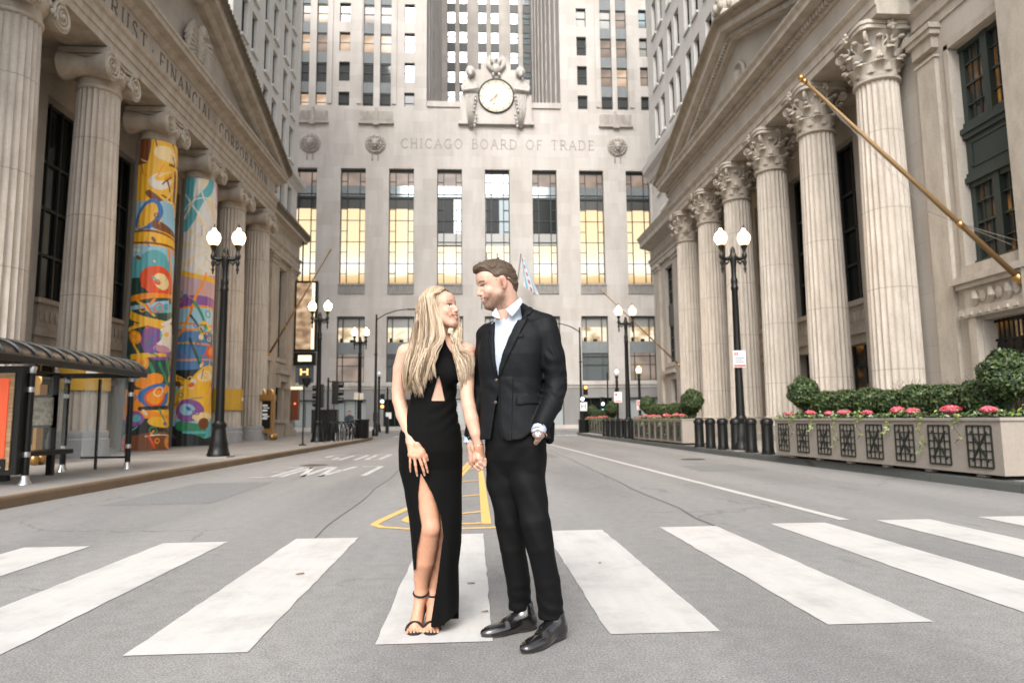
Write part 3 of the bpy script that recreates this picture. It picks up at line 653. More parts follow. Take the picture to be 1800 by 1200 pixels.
# ---------- left bank (Ionic)
bank = thing('ionic_bank', 'warm limestone bank with a row of scroll topped fluted columns under a lettered pediment', 'building', (-12, 26, 0))
LX = -11.3; LY = [16.55+3.86*i for i in range(6)]; LF = -10.75
M['soot_l'] = M['soot']
def ionic_capital(parent, y):
    mb = MB(); mb.lathe([(.575, 10.93), (.62, 10.97), (.62, 11.02), (.58, 11.05), (.58, 11.28), (.66, 11.33), (.74, 11.45), (.72, 11.55)], (LX, y, 0), 40)
    mb.box(LX-.72, LX+.62, y-.66, y+.66, 11.55, 11.82); mb.box(LX-.8, LX+.72, y-.8, y+.8, 11.88, 12.06); mb.box(LX-.76, LX+.68, y-.74, y+.74, 11.8, 11.88)
    for s in (-1, 1):
        yc = y+s*.68; zc = 11.52
        # bolster roll running back from the scroll
        mb.lathe([(.40, -.70), (.36, -.5), (.27, -.15), (.25, 0.), (.27, .15), (.36, .48), (.40, .66), (.41, .7)], (LX, yc, zc), 26, 'x')
        # raised spiral on the street face
        P = []; 
        for k in range(46):
            a = k/45*2.6*2*pi; r = .37*(1-k/45*.86); P.append((LX+.72, yc-s*r*sin(a+.2)*1.0, zc+r*cos(a+.2)))
        mb.tube(P, [.05-.028*k/45 for k in range(46)], 6); mb.ball((LX+.73, yc, zc), .075, 10, 6)
    mb.tube([(LX+.72, y-.62, 11.84), (LX+.72, y, 11.74), (LX+.72, y+.62, 11.84)], .045, 6)
    for k in range(5): mb.ball((LX+.69, y-.36+.18*k, 11.58), (.07, .07, .1), 8, 6)
    for s in (-1, 1):
        for k in range(3): mb.ball((LX+.75, y+s*(.22+.1*k), 11.40-.03*k), (.05, .05, .08), 6, 5)
    return mb.build('capital', M['trim_l'], parent, smooth=True, angle=50)
for i, y in enumerate(LY):
    sh = fluted_shaft(.85, 10.95, .675, .575, c=(LX, y)).build('column', M['col_l'], bank, smooth=True, angle=60)
    ionic_capital(sh, y)
    b_ = MB(); b_.lathe([(.78, .14), (.78, .62), (.74, .66), (.76, .74), (.74, .84), (.69, .87)], (LX, y, 0), 40); b_.build('column_base', M['granite'], sh, smooth=True, angle=40)
Y0, Y1 = 9.0, 36.75
mb = MB(); run_y(mb, [(LF+.03, 12.1), (LF+.03, 12.34), (LF+.07, 12.36), (LF+.07, 12.6), (LF+.12, 12.62), (LF+.12, 12.86), (LF+.2, 12.92), (LF+.24, 13.02), (LF+.24, 13.06), (LF, 13.08)], Y0, Y1, -11.95, 1)
mb.build('architrave', M['trim_l'], bank)
mb = MB(); mb.box(-11.93, LF, Y0, Y1-.02, 13.082, 13.98); fr = mb.build('frieze', M['bank'], bank)
for wd, ya, yb in (('TRUST', 19.15, 22.0), ('·', 22.35, 22.7), ('FINANCIAL', 22.95, 27.65), ('·', 27.95, 28.25), ('CORPORATION', 28.55, 35.3)):
    lt = MB(); letters(lt, wd, yb-ya, .56, lambda u, v, d, ya=ya: (LF+d, ya+u, 13.24+v), .012, .13, .3)
    lt.build('carved_word' if wd != '·' else 'carved_dot', M['letter_dark'], bank)
mb = MB(); run_y(mb, [(LF+.03, 13.98), (LF+.12, 14.05), (LF+.2, 14.15), (LF+.5, 14.18), (LF+.5, 14.36), (LF+.56, 14.4), (LF+.56, 14.5)], Y0, 37.3, -11.9, 1)
mb.build('cornice', M['trim_l'], bank)
# pediment
PC, PH = 26.2, 18.1
def rake(mb, prof, yc, ye, ze, zc, back):
    """profile (x_out, dz normal offset) swept from the eave (ye,ze) to the apex (yc,zc); and mirrored"""
    for s in (1, -1):
        y_e = ye if s > 0 else 2*yc-ye
        vs = []
        for (yy, zz) in ((y_e, ze), (yc, zc)):
            for (x, dz) in prof+[(back, prof[-1][1]), (back, prof[0][1])]: vs.append((x, yy, zz+dz))
        n_ = len(prof)+2
        fs = [(i, (i+1) % n_, n_+(i+1) % n_, n_+i) for i in range(n_)]+[tuple(range(n_))]
        if s < 0: fs = [f[::-1] for f in fs]
        mb.add(vs, fs)
mb = MB(); rake(mb, [(LF+.04, -.5), (LF+.14, -.44), (LF+.2, -.3), (LF+.5, -.26), (LF+.5, -.04), (LF+.56, 0)], PC, 37.3, 14.52, PH, -11.9)
mb.build('raking_cornice', M['trim_l'], bank)
mb = MB(); rake(mb, [(LF+.56, .01), (LF+.62, .12), (LF+.72, .2), (LF+.74, .34)], PC, 37.45, 14.5, PH, -12.2)
for s in (1, -1):
    for k in range(46):
        t = (k+.5)/46; yy = PC+s*(37.3-PC)*t; zz = PH+(14.5-PH)*t
        mb.ball((LF+.77, yy, zz+.26), (.04, .09, .12), 6, 5)
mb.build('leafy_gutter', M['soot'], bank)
mb = MB(); mb.add([(LF-.25, PC-11, 14.4), (LF-.25, PC+11, 14.4), (LF-.25, PC, PH-.2)], [(0, 1, 2)]); mb.build('tympanum', M['bank'], bank)
mb = MB(); mb.add([(-12.2, PC-11, 14.5), (-12.2, PC+11, 14.5), (-12.2, PC, PH+.2), (-14.5, PC-11, 14.5), (-14.5, PC+11, 14.5), (-14.5, PC, PH+.2)], [(0, 1, 4, 3), (1, 2, 5, 4), (2, 0, 3, 5)]); mb.build('roof', M['soot'], bank)
# carved eagle in the pediment
e = MB(); ex = LF-.12
e.ball((ex, PC-.1, 15.7), (.3, .42, .85), 14, 10); e.ball((ex+.12, PC+.15, 16.5), (.2, .26, .3), 12, 8); e.ball((ex+.22, PC+.42, 16.45), (.08, .16, .09), 8, 6)
for s in (-1, 1):
    for k in range(8):
        e.tube([(ex+.1, PC+s*.35, 16.1-.12*k), (ex+.16, PC+s*(.9+.07*k), 16.35-.24*k), (ex+.05, PC+s*(1.25-.02*k), 15.7-.22*k)], [.12, .12, .04], 7)
    for k in range(3): e.tube([(ex+.1, PC+s*.15, 15.0), (ex+.12, PC+s*(.3+.2*k), 14.7)], [.08, .04], 6)
for k in range(6): e.ball((ex+.2, PC-.1+.1*(k % 2), 15.9-.18*k), (.12, .2, .1), 8, 6)
e.build('carved_eagle', M['trim_l'], bank, smooth=True)
# porch ceiling, back wall with tall dark windows
mb = MB(); mb.box(-14.6, -11.9, Y0, Y1, 12.2, 12.4)
for y in LY: mb.box(-14.6, -11.9, y-.45, y+.45, 11.85, 12.22)
mb.build('porch_ceiling', M['bank_x'], bank)
BW = -13.35; wy = [(LY[i]+LY[i+1])/2 for i in range(5)]+[LY[0]-1.93]
ops = [(y-1.0, y+1.0, 4.9, 11.4) for y in wy]+[(y-.8, y+.8, .16, 3.4) for y in wy]
mb = MB(); wall_open(mb, lambda a, z, d: (BW-d, a, z), Y0, 37.3, .14, 12.3, ops, .5)
for y in LY: mb.box(BW, BW+.22, y-.55, y+.55, .14, 11.9)
mb.build('porch_wall', M['bank'], bank)
for y in wy:
    mb = MB(); mb.box(BW, BW+.22, y-1.2, y+1.2, 3.75, 4.0); mb.box(BW, BW+.12, y-1.1, y+1.1, 3.4, 3.75); mb.box(BW, BW+.14, y-1.05, y+1.05, 4.0, 4.75); mb.box(BW, BW+.25, y-1.15, y+1.15, 4.75, 4.9)
    for q in range(8): mb.ball((BW+.15, y-.9+q*.257, 4.37), (.06, .08, .2), 6, 5)
    mb.build('carved_lintel', M['trim_l'], bank)
for k, y in enumerate(wy):
    f = MB()
    for q in (-1.0, -.33, .33, .95): f.box(BW-.4, BW-.32, y+q, y+q+.06, 4.9, 11.4)
    for z in (4.9, 6.4, 7.9, 9.4, 11.3): f.box(BW-.4, BW-.33, y-1, y+1, z, z+.08)
    o = f.build('porch_window', M['bronze_dark'], bank); g_ = MB(); g_.box(BW-.46, BW-.42, y-1, y+1, 4.9, 11.4); g_.build('pane', M['glass_dark'], o)
    f = MB()
    for q in (-.8, -.03, .72): f.box(BW-.4, BW-.3, y+q, y+q+.09, .16, 3.4)
    f.box(BW-.4, BW-.3, y-.8, y+.8, 2.5, 2.62)
    o = f.build('door', M['gold'], bank); g_ = MB(); g_.box(BW-.46, BW-.42, y-.8, y+.8, .16, 3.4); g_.build('pane', M['amber'] if k == 2 else M['glass_dark'], o)
# corner acroterion
a_ = MB(); a_.box(-11.6, -11.0, 37.5, 38.1, 13.9, 15.2); a_.tube([(-11.3, 37.8, 15.2), (-11.2, 38.0, 15.6), (-10.9, 38.35, 15.85)], [.3, .34, .1], 8); a_.ball((-11.3, 37.8, 15.3), (.42, .42, .2), 10, 6)
a_.build('corner_ornament', M['trim_l'], bank)
# set-back end bay of the same bank
PX = -11.95
mb = MB(); ops = [(42.0, 43.75, 4.95, 10.6), (42.15, 43.6, 1.2, 3.35)]
wall_open(mb, lambda a, z, d: (PX-d, a, z), 36.75, 46.0, .14, 13.2, ops, .45)
mb.quad((PX, 46.0, .14), (PX-12, 46.0, .14), (PX-12, 46.0, 13.2), (PX, 46.0, 13.2)); mb.box(PX-2.3, PX, 36.75, 36.9, .14, 13.1)
mb.build('end_bay_wall', M['bank'], bank)
for a, b in ((40.0, 41.3), (44.5, 45.85)):
    mb = MB(); mb.box(PX, PX+.22, a, b, .5, 10.75); mb.box(PX, PX+.32, a-.08, b+.08, .14, .55); mb.box(PX, PX+.27, a-.04, b+.04, 10.45, 10.5); mb.box(PX, PX+.3, a-.06, b+.06, 10.75, 10.9); mb.box(PX, PX+.38, a-.14, b+.14, 10.9, 11.05)
    mb.build('pilaster', M['trim_l'], bank)
mb = MB(); run_y(mb, [(PX+.24, 11.07), (PX+.24, 11.3), (PX+.28, 11.32), (PX+.28, 11.6), (PX+.42, 11.72), (PX+.42, 11.8), (PX+.22, 11.82), (PX+.22, 12.75), (PX+.32, 12.85), (PX+.42, 12.95), (PX+.75, 12.98), (PX+.75, 13.15)], 36.8, 46.1, PX-.1, 1)
mb.build('end_bay_cornice', M['trim_l'], bank)
mb = MB(); run_y(mb, [(PX+.76, 13.16), (PX+.85, 13.3), (PX+.95, 13.55), (PX+.85, 13.6)], 36.8, 46.3, PX-.4, 1)
for k in range(40): mb.ball((PX+.94, 36.9+k*.237, 13.42), (.05, .08, .13), 6, 5)
mb.build('leafy_gutter', M['soot'], bank)
mb = MB(); mb.box(PX, PX+.12, 41.75, 44.0, 4.7, 4.95); mb.box(PX, PX+.1, 41.8, 42.0, 4.95, 10.8); mb.box(PX, PX+.1, 43.75, 43.95, 4.95, 10.8)
mb.box(PX, PX+.45, 41.55, 44.2, 3.95, 4.2); mb.box(PX, PX+.25, 41.7, 44.05, 3.5, 3.95)
for yb in (41.75, 43.8): mb.box(PX, PX+.35, yb, yb+.2, 3.1, 3.95)
mb.build('window_surround', M['trim_l'], bank); mb = MB(); mb.box(PX, PX+.3, 41.9, 43.85, 1.0, 1.2); mb.box(PX, PX+.15, 42.1, 43.65, .14, 1.0)
mb.build('window_surround', M['trim_l'], bank); mb = MB(); mb.box(PX, PX+.45, 38.0, 39.9, 4.5, 4.75); mb.box(PX, PX+.3, 38.3, 39.6, 3.7, 4.5)
mb.build('balcony', M['trim_l'], bank)
for (z0, z1, zs) in ((4.95, 10.6, (6.5, 8.1, 9.6)), (1.2, 3.35, (2.3,))):
    f = MB(); f.box(PX-.35, PX-.28, 42.1, 42.2, z0, z1); f.box(PX-.35, PX-.28, 43.55, 43.65, z0, z1); f.box(PX-.34, PX-.29, 42.85, 42.92, z0, z1)
    for z in zs: f.box(PX-.35, PX-.28, 42.1, 43.65, z, z+.1)
    o = f.build('end_bay_window', M['bronze_dark'], bank); g_ = MB(); g_.box(PX-.42, PX-.38, 42, 43.75, z0, z1); g_.build('pane', M['glass_dark'], o)
# ---------- left white office tower above the bank
TX = -12.0
lt_ = thing('left_office_tower', 'white office block with paired sash windows rising behind the lettered bank', 'building', (-12, 38, 13))
lt_.name = 'office_block'
yws = [31.05, 32.75, 34.4+.1, 36.4, 38.65, 40.35, 42.55, 44.3]; yws = [26.95, 28.65, 30.85, 32.55, 34.75, 36.4, 38.63, 40.3, 42.55, 44.28]
rows = [14.15]+[21.25-3.03+3.03*k for k in range(0, 9)]
ops = [(y-.47, y+.47, z, z+2.25) for y in yws for z in rows]
mb = MB(); wall_open(mb, lambda a, z, d: (TX-d, a, z), 14, 46.1, 13.6, 52, ops, .35); [mb.box(TX, TX+.12, y-.55, y+.55, z-.14, z-.002) for y in yws for z in rows]; mb.quad((TX, 46.1, 13.6), (TX-20, 46.1, 13.6), (TX-20, 46.1, 52), (TX, 46.1, 52)); mb.build('wall', M['tower'], lt_)
mb = MB(); run_y(mb, [(TX+.05, 16.75), (TX+.2, 16.9), (TX+.45, 17.0), (TX+.5, 17.25), (TX+.1, 17.3)], 14, 46.5, TX-.1, 1)
mb.build('belt_course', M['tower'], lt_)
def side_sash(parent, x, s, y, z, w_, h, gm, gm2=None, fm='bronze_dark'):
    o3 = origin(parent); f = MB(); d = -s*.22
    f.box(x+d, x+d-s*.06, y-w_/2, y-w_/2+.05, z, z+h); f.box(x+d, x+d-s*.06, y+w_/2-.05, y+w_/2, z, z+h); f.box(x+d, x+d-s*.06, y-w_/2, y+w_/2, z+h*.5-.03, z+h*.5+.03)
    f.box(x+d, x+d-s*.06, y-w_/2, y+w_/2, z, z+.06); f.box(x+d, x+d-s*.06, y-w_/2, y+w_/2, z+h-.06, z+h); f.box(x+d+s*.03, x+d-s*.03, y-.012, y+.012, z+h*.5, z+h)
    o = f.build('window', M[fm], parent); g_ = MB(); g_.box(x+d-s*.07, x+d-s*.09, y-w_/2, y+w_/2, z, z+h*.62 if gm2 else z+h); g_.build('pane', M[gm], o)
    if gm2: g_ = MB(); g_.box(x+d-s*.07, x+d-s*.09, y-w_/2, y+w_/2, z+h*.62, z+h); g_.build('blind', M[gm2], o)
for y in yws:
    for r, z in enumerate(rows[:8]):
        if y < 33.9 and z < 27: continue
        if y < 30: continue
        side_sash(lt_, TX, 1, y, z, .94, 2.25, 'glass_sky' if (int(y*3)+r) % 3 else 'glass_grey', 'glass_teal')
# ---------- right bank (Corinthian)
bank2 = thing('corinthian_bank', 'pale stone bank with six leafy capital columns under a toothed pediment behind the flower planters', 'building', (13, 28, 0))
RX = 12.3; RY = [19.1+3.71*i for i in range(6)]; RF = 11.72
def corinthian(parent_m):
    mb = MB(); zb = 11.0
    mb.lathe([(.585, zb-.06), (.66, zb-.02), (.66, zb+.05), (.56, zb+.08), (.56, zb+.5), (.60, zb+.9), (.72, zb+1.25), (.84, zb+1.38)], (0, 0, 0), 32)
    # concave abacus with cut corners
    R_, pts = .98, []
    for q in range(4):
        a0 = pi/4+q*pi/2
        pts += [(R_*cos(a0-.09)*1.12, R_*sin(a0-.09)*1.12), (R_*cos(a0+.09)*1.12, R_*sin(a0+.09)*1.12)]
        for t in (.2, .35, .5, .65, .8):
            a = a0+.09+(pi/2-.18)*t; dip = .80+.30*abs(2*t-1)**1.6; pts.append((dip*cos(a), dip*sin(a)))
    mb.prism(pts, lambda u, v, t: (u, v, t), zb+1.38, zb+1.50); mb.prism([(x*1.04, y*1.04) for x, y in pts], lambda u, v, t: (u, v, t), zb+1.51, zb+1.62)
    def leafstrip(a, z0, h, r0, out, wd, curl):
        vs = []; fs = []; n_ = 9
        for i in range(n_):
            t = i/(n_-1); z = z0+h*min(1, t*1.12) if t < .82 else z0+h*(1-(t-.82)*curl); r = r0+.02+out*max(0, t-.25)**2*1.8
            ww = wd*(.85+.35*sin(pi*min(1, t*1.1)))*(1 if i % 2 == 0 else .82)*(1 if t < .85 else .6)
            for j, q in enumerate((-1, -.5, 0, .5, 1)):
                rr_ = r-(.05*q*q)+(.022 if j in (1, 3) else .0)+(.035 if j == 2 else 0); aa = a+q*ww/max(r, .3)*.5
                vs.append((rr_*cos(aa), rr_*sin(aa), z))
        for i in range(n_-1):
            for j in range(4): fs.append((i*5+j, i*5+j+1, (i+1)*5+j+1, (i+1)*5+j))
        mb.add(vs, fs)
        zt = z0+h; rt = r0+out*1.02; mb.ball((rt*cos(a), rt*sin(a), zt-.03), (.10, .10, .055), 8, 5)
    for k in range(8): leafstrip(k*pi/4+pi/8, zb+.08, .48, .58, .27, .62, 1.6)
    for k in range(8): leafstrip(k*pi/4, zb+.2, .76, .60, .30, .58, 1.4)
    for k in range(8): leafstrip(k*pi/4+pi/8, zb+.62, .56, .64, .24, .40, .8)
    for q in range(4):   # corner scrolls
        a0 = pi/4+q*pi/2; P = []; r_ = []
        for e in range(34):
            if e < 8: t = e/7; rr_ = .62+.30*t; zz = zb+.75+.52*t**.7
            else: b = (e-8)/25*2.2*2*pi; rad = .155*(1-(e-8)/25*.85); rr_ = .95+rad*sin(b-.2); zz = zb+1.17+rad*cos(b-.2)+.0
            P.append((rr_*cos(a0), rr_*sin(a0), zz)); r_.append(.045 if e < 8 else .045-.02*(e-8)/25)
        mb.tube(P, r_, 6); mb.ball((.96*cos(a0), .96*sin(a0), zb+1.17), .045, 8, 6)
        a1 = q*pi/2
        for s in (-1, 1):
            P = [((.70+.07*t)*cos(a1+s*.17*(1+.0*t)+s*.09*sin(6*t)), (.70+.07*t)*sin(a1+s*.17+s*.09*sin(6*t)), zb+.8+.42*t) for t in np.linspace(0, 1, 9)]; mb.tube(P, .035, 6)
            mb.lathe([(.03, -.03), (.1, -.02), (.1, .02), (.03, .03)], (0, 0, 0), 10) if False else None
        mb.ball((.86*cos(a1), .86*sin(a1), zb+1.45), (.11, .11, .11), 10, 6)
        for b in range(5): mb.ball((.9*cos(a1+.11*cos(b*1.26)), .9*sin(a1+.11*cos(b*1.26)), zb+1.47+.12*sin(b*1.26)), .06, 6, 5)
    me = mb.build('capital', M['trim_r'], None, smooth=True, angle=55); return me
cap0 = corinthian(None); first = True
for i, y in enumerate(RY):
    sh = fluted_shaft(1.05, 10.98, .68, .585, c=(RX, y)).build('column', M['col_r'], bank2, smooth=True, angle=60)
    c_ = cap0 if i == 0 else cap0.copy()
    if i: COL.objects.link(c_)
    c_.parent = sh; c_.location = (RX-13, y-28, 0)
    b_ = MB(); b_.lathe([(.86, .86), (.88, .92), (.84, .97), (.76, .98), (.78, 1.04), (.70, 1.08)], (RX, y, 0), 40); b_.box(RX-.9, RX+.9, y-.9, y+.9, .74, .86); b_.build('column_base', M['trim_r'], sh, smooth=True, angle=40)
Z0, Z1_ = 17.95, 38.75
mb = MB(); mb.box(11.1, 15.2, Z0, Z1_+.2, .13, .44); mb.box(11.35, 15.2, Z0+.1, Z1_, .44, .74); mb.build('stone_steps', M['bank_r'], bank2)
mb = MB(); run_y(mb, [(RF-.0, 12.63), (RF, 12.9), (RF-.04, 12.92), (RF-.04, 13.2), (RF-.1, 13.24), (RF-.18, 13.34), (RF-.18, 13.40)], Z0, Z1_, 13.2, -1); mb.build('architrave', M['trim_r'], bank2)
mb = MB(); mb.box(RF+.02, 13.15, Z0, Z1_, 13.402, 14.25); mb.build('frieze', M['bank_r'], bank2)
mb = MB(); run_y(mb, [(RF-.02, 14.25), (RF-.1, 14.32), (RF-.1, 14.56), (RF-.28, 14.6), (RF-.60, 14.62), (RF-.60, 14.82), (RF-.70, 14.92), (RF-.72, 15.0)], Z0-.4, Z1_+.55, 13.2, -1); mb.build('cornice', M['trim_r'], bank2)
mb = MB(); k = 0; yy = Z0
while yy < Z1_: mb.box(RF-.24, RF-.09, yy, yy+.12, 14.36, 14.55); yy += .2
mb.build('dentils', M['trim_r'], bank2)
PC2 = 28.37; PH2 = 18.75
mb = MB(); rake(mb, [(RF-.02, -.9), (RF-.1, -.84), (RF-.1, -.6), (RF-.28, -.56), (RF-.55, -.5), (RF-.55, -.28), (RF-.62, -.24)], PC2, 39.1, 15.0, PH2, 13.2); mb.build('raking_cornice', M['trim_r'], bank2)
M['trim_shadow'] = plain_stone('shaded_raking_gutter', (.27, .225, .165), .35)  # darker copy of the trim stone, with shade put into its colour
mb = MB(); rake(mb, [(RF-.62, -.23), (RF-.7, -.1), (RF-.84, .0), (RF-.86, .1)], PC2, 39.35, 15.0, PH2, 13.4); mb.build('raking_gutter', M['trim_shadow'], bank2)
mb = MB()
for s in (1, -1):
    for k in range(56):
        t = (k+.5)/56; yy = PC2+s*(38.4-PC2)*t; zz = PH2-.79+(15.0-PH2)*t*.978
        if zz > 15.0: mb.box(RF-.24, RF-.09, yy-.06, yy+.06, zz-.02, zz+.19)
mb.build('dentils', M['trim_r'], bank2)
mb = MB(); mb.add([(RF+.25, PC2-10.5, 14.9), (RF+.25, PC2, PH2-.3), (RF+.25, PC2+10.5, 14.9)], [(0, 1, 2)]); mb.build('tympanum', M['bank_r'], bank2)
mb = MB(); mb.lathe([(.72, -.05), (.72, -.16), (.6, -.2), (.56, -.1), (.3, -.06), (.001, -.12)], (RF+.27, PC2, 16.1), 32, 'x'); mb.ball((RF+.15, PC2+.1, 16.1), (.16, .3, .42), 10, 8); mb.build('round_medallion', M['trim_r'], bank2, smooth=True)
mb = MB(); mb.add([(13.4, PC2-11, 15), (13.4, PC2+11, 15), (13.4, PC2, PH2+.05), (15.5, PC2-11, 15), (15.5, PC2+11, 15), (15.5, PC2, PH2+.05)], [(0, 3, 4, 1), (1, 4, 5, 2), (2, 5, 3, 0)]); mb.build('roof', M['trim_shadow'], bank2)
a_ = MB(); a_.box(RF-.6, RF+.3, PC2-.55, PC2+.55, 18.7, 19.05); a_.lathe([(.5, 19.05), (.62, 19.3), (.5, 19.6), (.34, 20.2), (.2, 20.8), (.05, 21.1)], (RF-.15, PC2, 0), 12)
for q in range(10):
    for z, r_ in ((19.35, .6), (19.8, .46), (20.3, .33)): a_.ball((RF-.15+r_*cos(q*pi/5), PC2+r_*sin(q*pi/5), z), (.12, .12, .22), 7, 5)
a_.build('apex_ornament', M['trim_r'], bank2, smooth=True)
# porch
mb = MB(); mb.box(13.1, 15.4, Z0, Z1_, 12.75, 12.95)
for y in RY: mb.box(13.1, 15.4, y-.5, y+.5, 12.4, 12.77)
mb.build('porch_ceiling', M['bank_rx'], bank2)
BWR = 14.35; wy2 = [(RY[i]+RY[i+1])/2 for i in range(5)]
ops = [(y-1.0, y+1.0, 5.3, 11.6) for y in wy2]+[(y-.8, y+.8, .75, 3.7) for y in wy2]
mb = MB(); wall_open(mb, lambda a, z, d: (BWR+d, a, z), Z0, Z1_+.3, .5, 12.8, ops, .5)
for y in RY: mb.box(BWR-.35, BWR, y-.62, y+.62, .74, 12.4)
mb.build('porch_wall', M['bank_r'], bank2)
for y in wy2:
    mb = MB(); mb.box(BWR-.25, BWR, y-1.2, y+1.2, 4.05, 4.3); mb.box(BWR-.14, BWR, y-1.1, y+1.1, 3.7, 4.05); mb.box(BWR-.14, BWR, y-1.1, y+1.1, 4.3, 5.1); mb.box(BWR-.28, BWR, y-1.2, y+1.2, 5.1, 5.3)
    for q in range(7): mb.ball((BWR-.16, y-.85+q*.283, 4.7), (.06, .09, .22), 6, 5)
    mb.build('carved_lintel', M['trim_r'], bank2)
for k, y in enumerate(wy2):
    f = MB()
    for q in (-1.0, -.05, .9): f.box(BWR+.3, BWR+.4, y+q, y+q+.1, 5.3, 11.6)
    for z in (5.3, 6.8, 8.2, 9.6, 11.5): f.box(BWR+.3, BWR+.38, y-1, y+1, z, z+.09)
    o = f.build('porch_window', M['bronze_dark'], bank2); g_ = MB(); g_.box(BWR+.42, BWR+.46, y-1, y+1, 5.3, 11.6); g_.build('pane', M['glass_dark'], o)
    f = MB()
    for q in (-.8, -.04, .72): f.box(BWR+.3, BWR+.4, y+q, y+q+.08, .75, 3.7)
    for z in (1.9, 2.9): f.box(BWR+.3, BWR+.4, y-.8, y+.8, z, z+.08)
    o = f.build('door', M['bronze_dark'], bank2); g_ = MB(); g_.box(BWR+.42, BWR+.46, y-.8, y+.8, .75, 3.7); g_.build('pane', M['amber'] if k in (0, 1, 3) else M['glass_dark'], o)
# near wing with the big dark window
WX = 13.0
ops = [(15.02, 16.9, 4.95, 10.95), (12.6, 16.55, .6, 3.46)]
mb = MB(); wall_open(mb, lambda a, z, d: (WX+d, a, z), 4, 19.4, .14, 12.2, ops, .4); mb.box(13.02, 15.0, 19.3, 19.42, .14, 12.2)
mb.build('near_wing_wall', M['bank_r'], bank2)
mb = MB()
mb.box(WX-.12, WX, 17.35, 18.1, .14, 11.0); mb.box(WX-.16, WX, 17.3, 18.15, 10.98, 11.05); mb.box(WX-.2, WX, 17.3, 18.15, 11.25, 11.6); mb.box(WX-.3, WX, 17.2, 18.25, 11.6, 11.75); mb.box(WX-.36, WX, 17.14, 18.3, 11.75, 11.9)
mb.build('pilaster', M['trim_r'], bank2); mb = MB(); mb.box(WX-.28, WX, 12.9, 14.9, .14, 11.6)
mb.build('pilaster', M['trim_r'], bank2)
mb = MB(); run_y(mb, [(WX-.05, 11.9), (WX-.05, 12.15), (WX-.12, 12.18), (WX-.12, 12.5), (WX-.3, 12.68), (WX-.3, 12.8), (WX-.04, 12.84), (WX-.04, 14.2), (WX-.5, 14.3), (WX-.9, 14.5), (WX-.95, 15.0)], 4, 18.2, 14, -1)
mb.build('near_wing_entablature', M['trim_r'], bank2)
mb = MB(); mb.box(WX-.32, WX, 14.4, 17.25, 4.45, 4.62); mb.box(WX-.22, WX, 14.5, 17.15, 4.32, 4.45); mb.box(WX-.1, WX, 14.6, 17.05, 4.62, 4.93)
mb.box(WX-.1, WX, 12.6, 17.0, 3.78, 4.32); mb.box(WX-.22, WX, 12.4, 17.1, 3.55, 3.78); mb.box(WX-.16, WX, 16.6, 16.85, .14, 3.55)
for k in range(7): mb.tube([(WX-.12, 16.6-k*.55, 4.2), (WX-.17, 16.5-k*.55, 4.0), (WX-.12, 16.6-k*.55, 3.84)], [.07, .1, .03], 7); mb.ball((WX-.12, 16.35-k*.55, 4.05), (.05, .12, .16), 8, 6)
for k in range(10): mb.box(WX-.27, WX-.2, 16.9-k*.3, 17.05-k*.3, 3.6, 3.68)
mb.box(WX-.06, WX, 14.85, 15.02, 4.93, 11.1); mb.box(WX-.06, WX, 16.9, 17.05, 4.93, 11.1); mb.box(WX-.06, WX, 14.85, 17.05, 10.97, 11.15)
mb.build('carved_sill', M['trim_r'], bank2)
M['win_green'] = mat('dark_green_window_frame', (.028, .04, .036), .4, .1)
f = MB(); d = WX+.25
for (z0, z1) in ((4.95, 7.15), (8.7, 10.95)):
    f.box(d, d+.12, 15.02, 15.16, z0, z1); f.box(d, d+.12, 16.74, 16.9, z0, z1); f.box(d-.06, d+.12, 15.84, 16.06, z0, z1)
    for y0 in (15.16, 16.06):
        for q in (1, 2): f.box(d+.02, d+.08, y0+q*.227-.012, y0+q*.227+.012, z0, z1)
        for q in range(1, 4): f.box(d+.0, d+.09, y0, y0+.68, z0+(z1-z0)*q/4-(.03 if q == 2 else .014), z0+(z1-z0)*q/4+(.03 if q == 2 else .014))
    f.box(d-.03, d+.12, 15.02, 16.9, z1-.12, z1); f.box(d-.05, d+.12, 15.02, 16.9, z0, z0+.12)
f.box(d-.02, d+.12, 15.02, 16.9, 7.15, 8.7); f.box(d-.16, d, 15.0, 16.92, 8.5, 8.64); f.box(d-.1, d, 15.0, 16.92, 8.36, 8.5); f.box(d-.14, d, 15.0, 16.92, 7.15, 7.3); f.box(d-.08, d, 15.0, 16.92, 7.3, 7.42)
for (a, b, c, e) in ((15.2, 16.72, 7.55, 7.6), (15.2, 16.72, 8.2, 8.25), (15.2, 15.25, 7.55, 8.25), (16.67, 16.72, 7.55, 8.25)): f.box(d-.05, d, a, b, c, e)
o = f.build('large_window', M['win_green'], bank2)
g_ = MB(); g_.box(d+.13, d+.16, 15.02, 16.9, 4.95, 10.95); g_.build('pane', M['amber'], o)
f = MB()
for k in range(26): f.box(WX+.3, WX+.33, 12.6+k*.152, 12.625+k*.152, .6, 3.46)
for z in (.6, 2.6, 2.9, 3.38): f.box(WX+.29, WX+.34, 12.6, 16.55, z, z+.06)
for k in range(14): f.lathe([(.12, -.01), (.14, 0), (.12, .01)], (WX+.3, 12.75+k*.28, 2.78), 10, 'x')
o = f.build('grille_window', M['black'], bank2); g_ = MB(); g_.box(WX+.37, WX+.39, 12.6, 16.55, .6, 3.46); g_.build('pane', M['amber'], o)
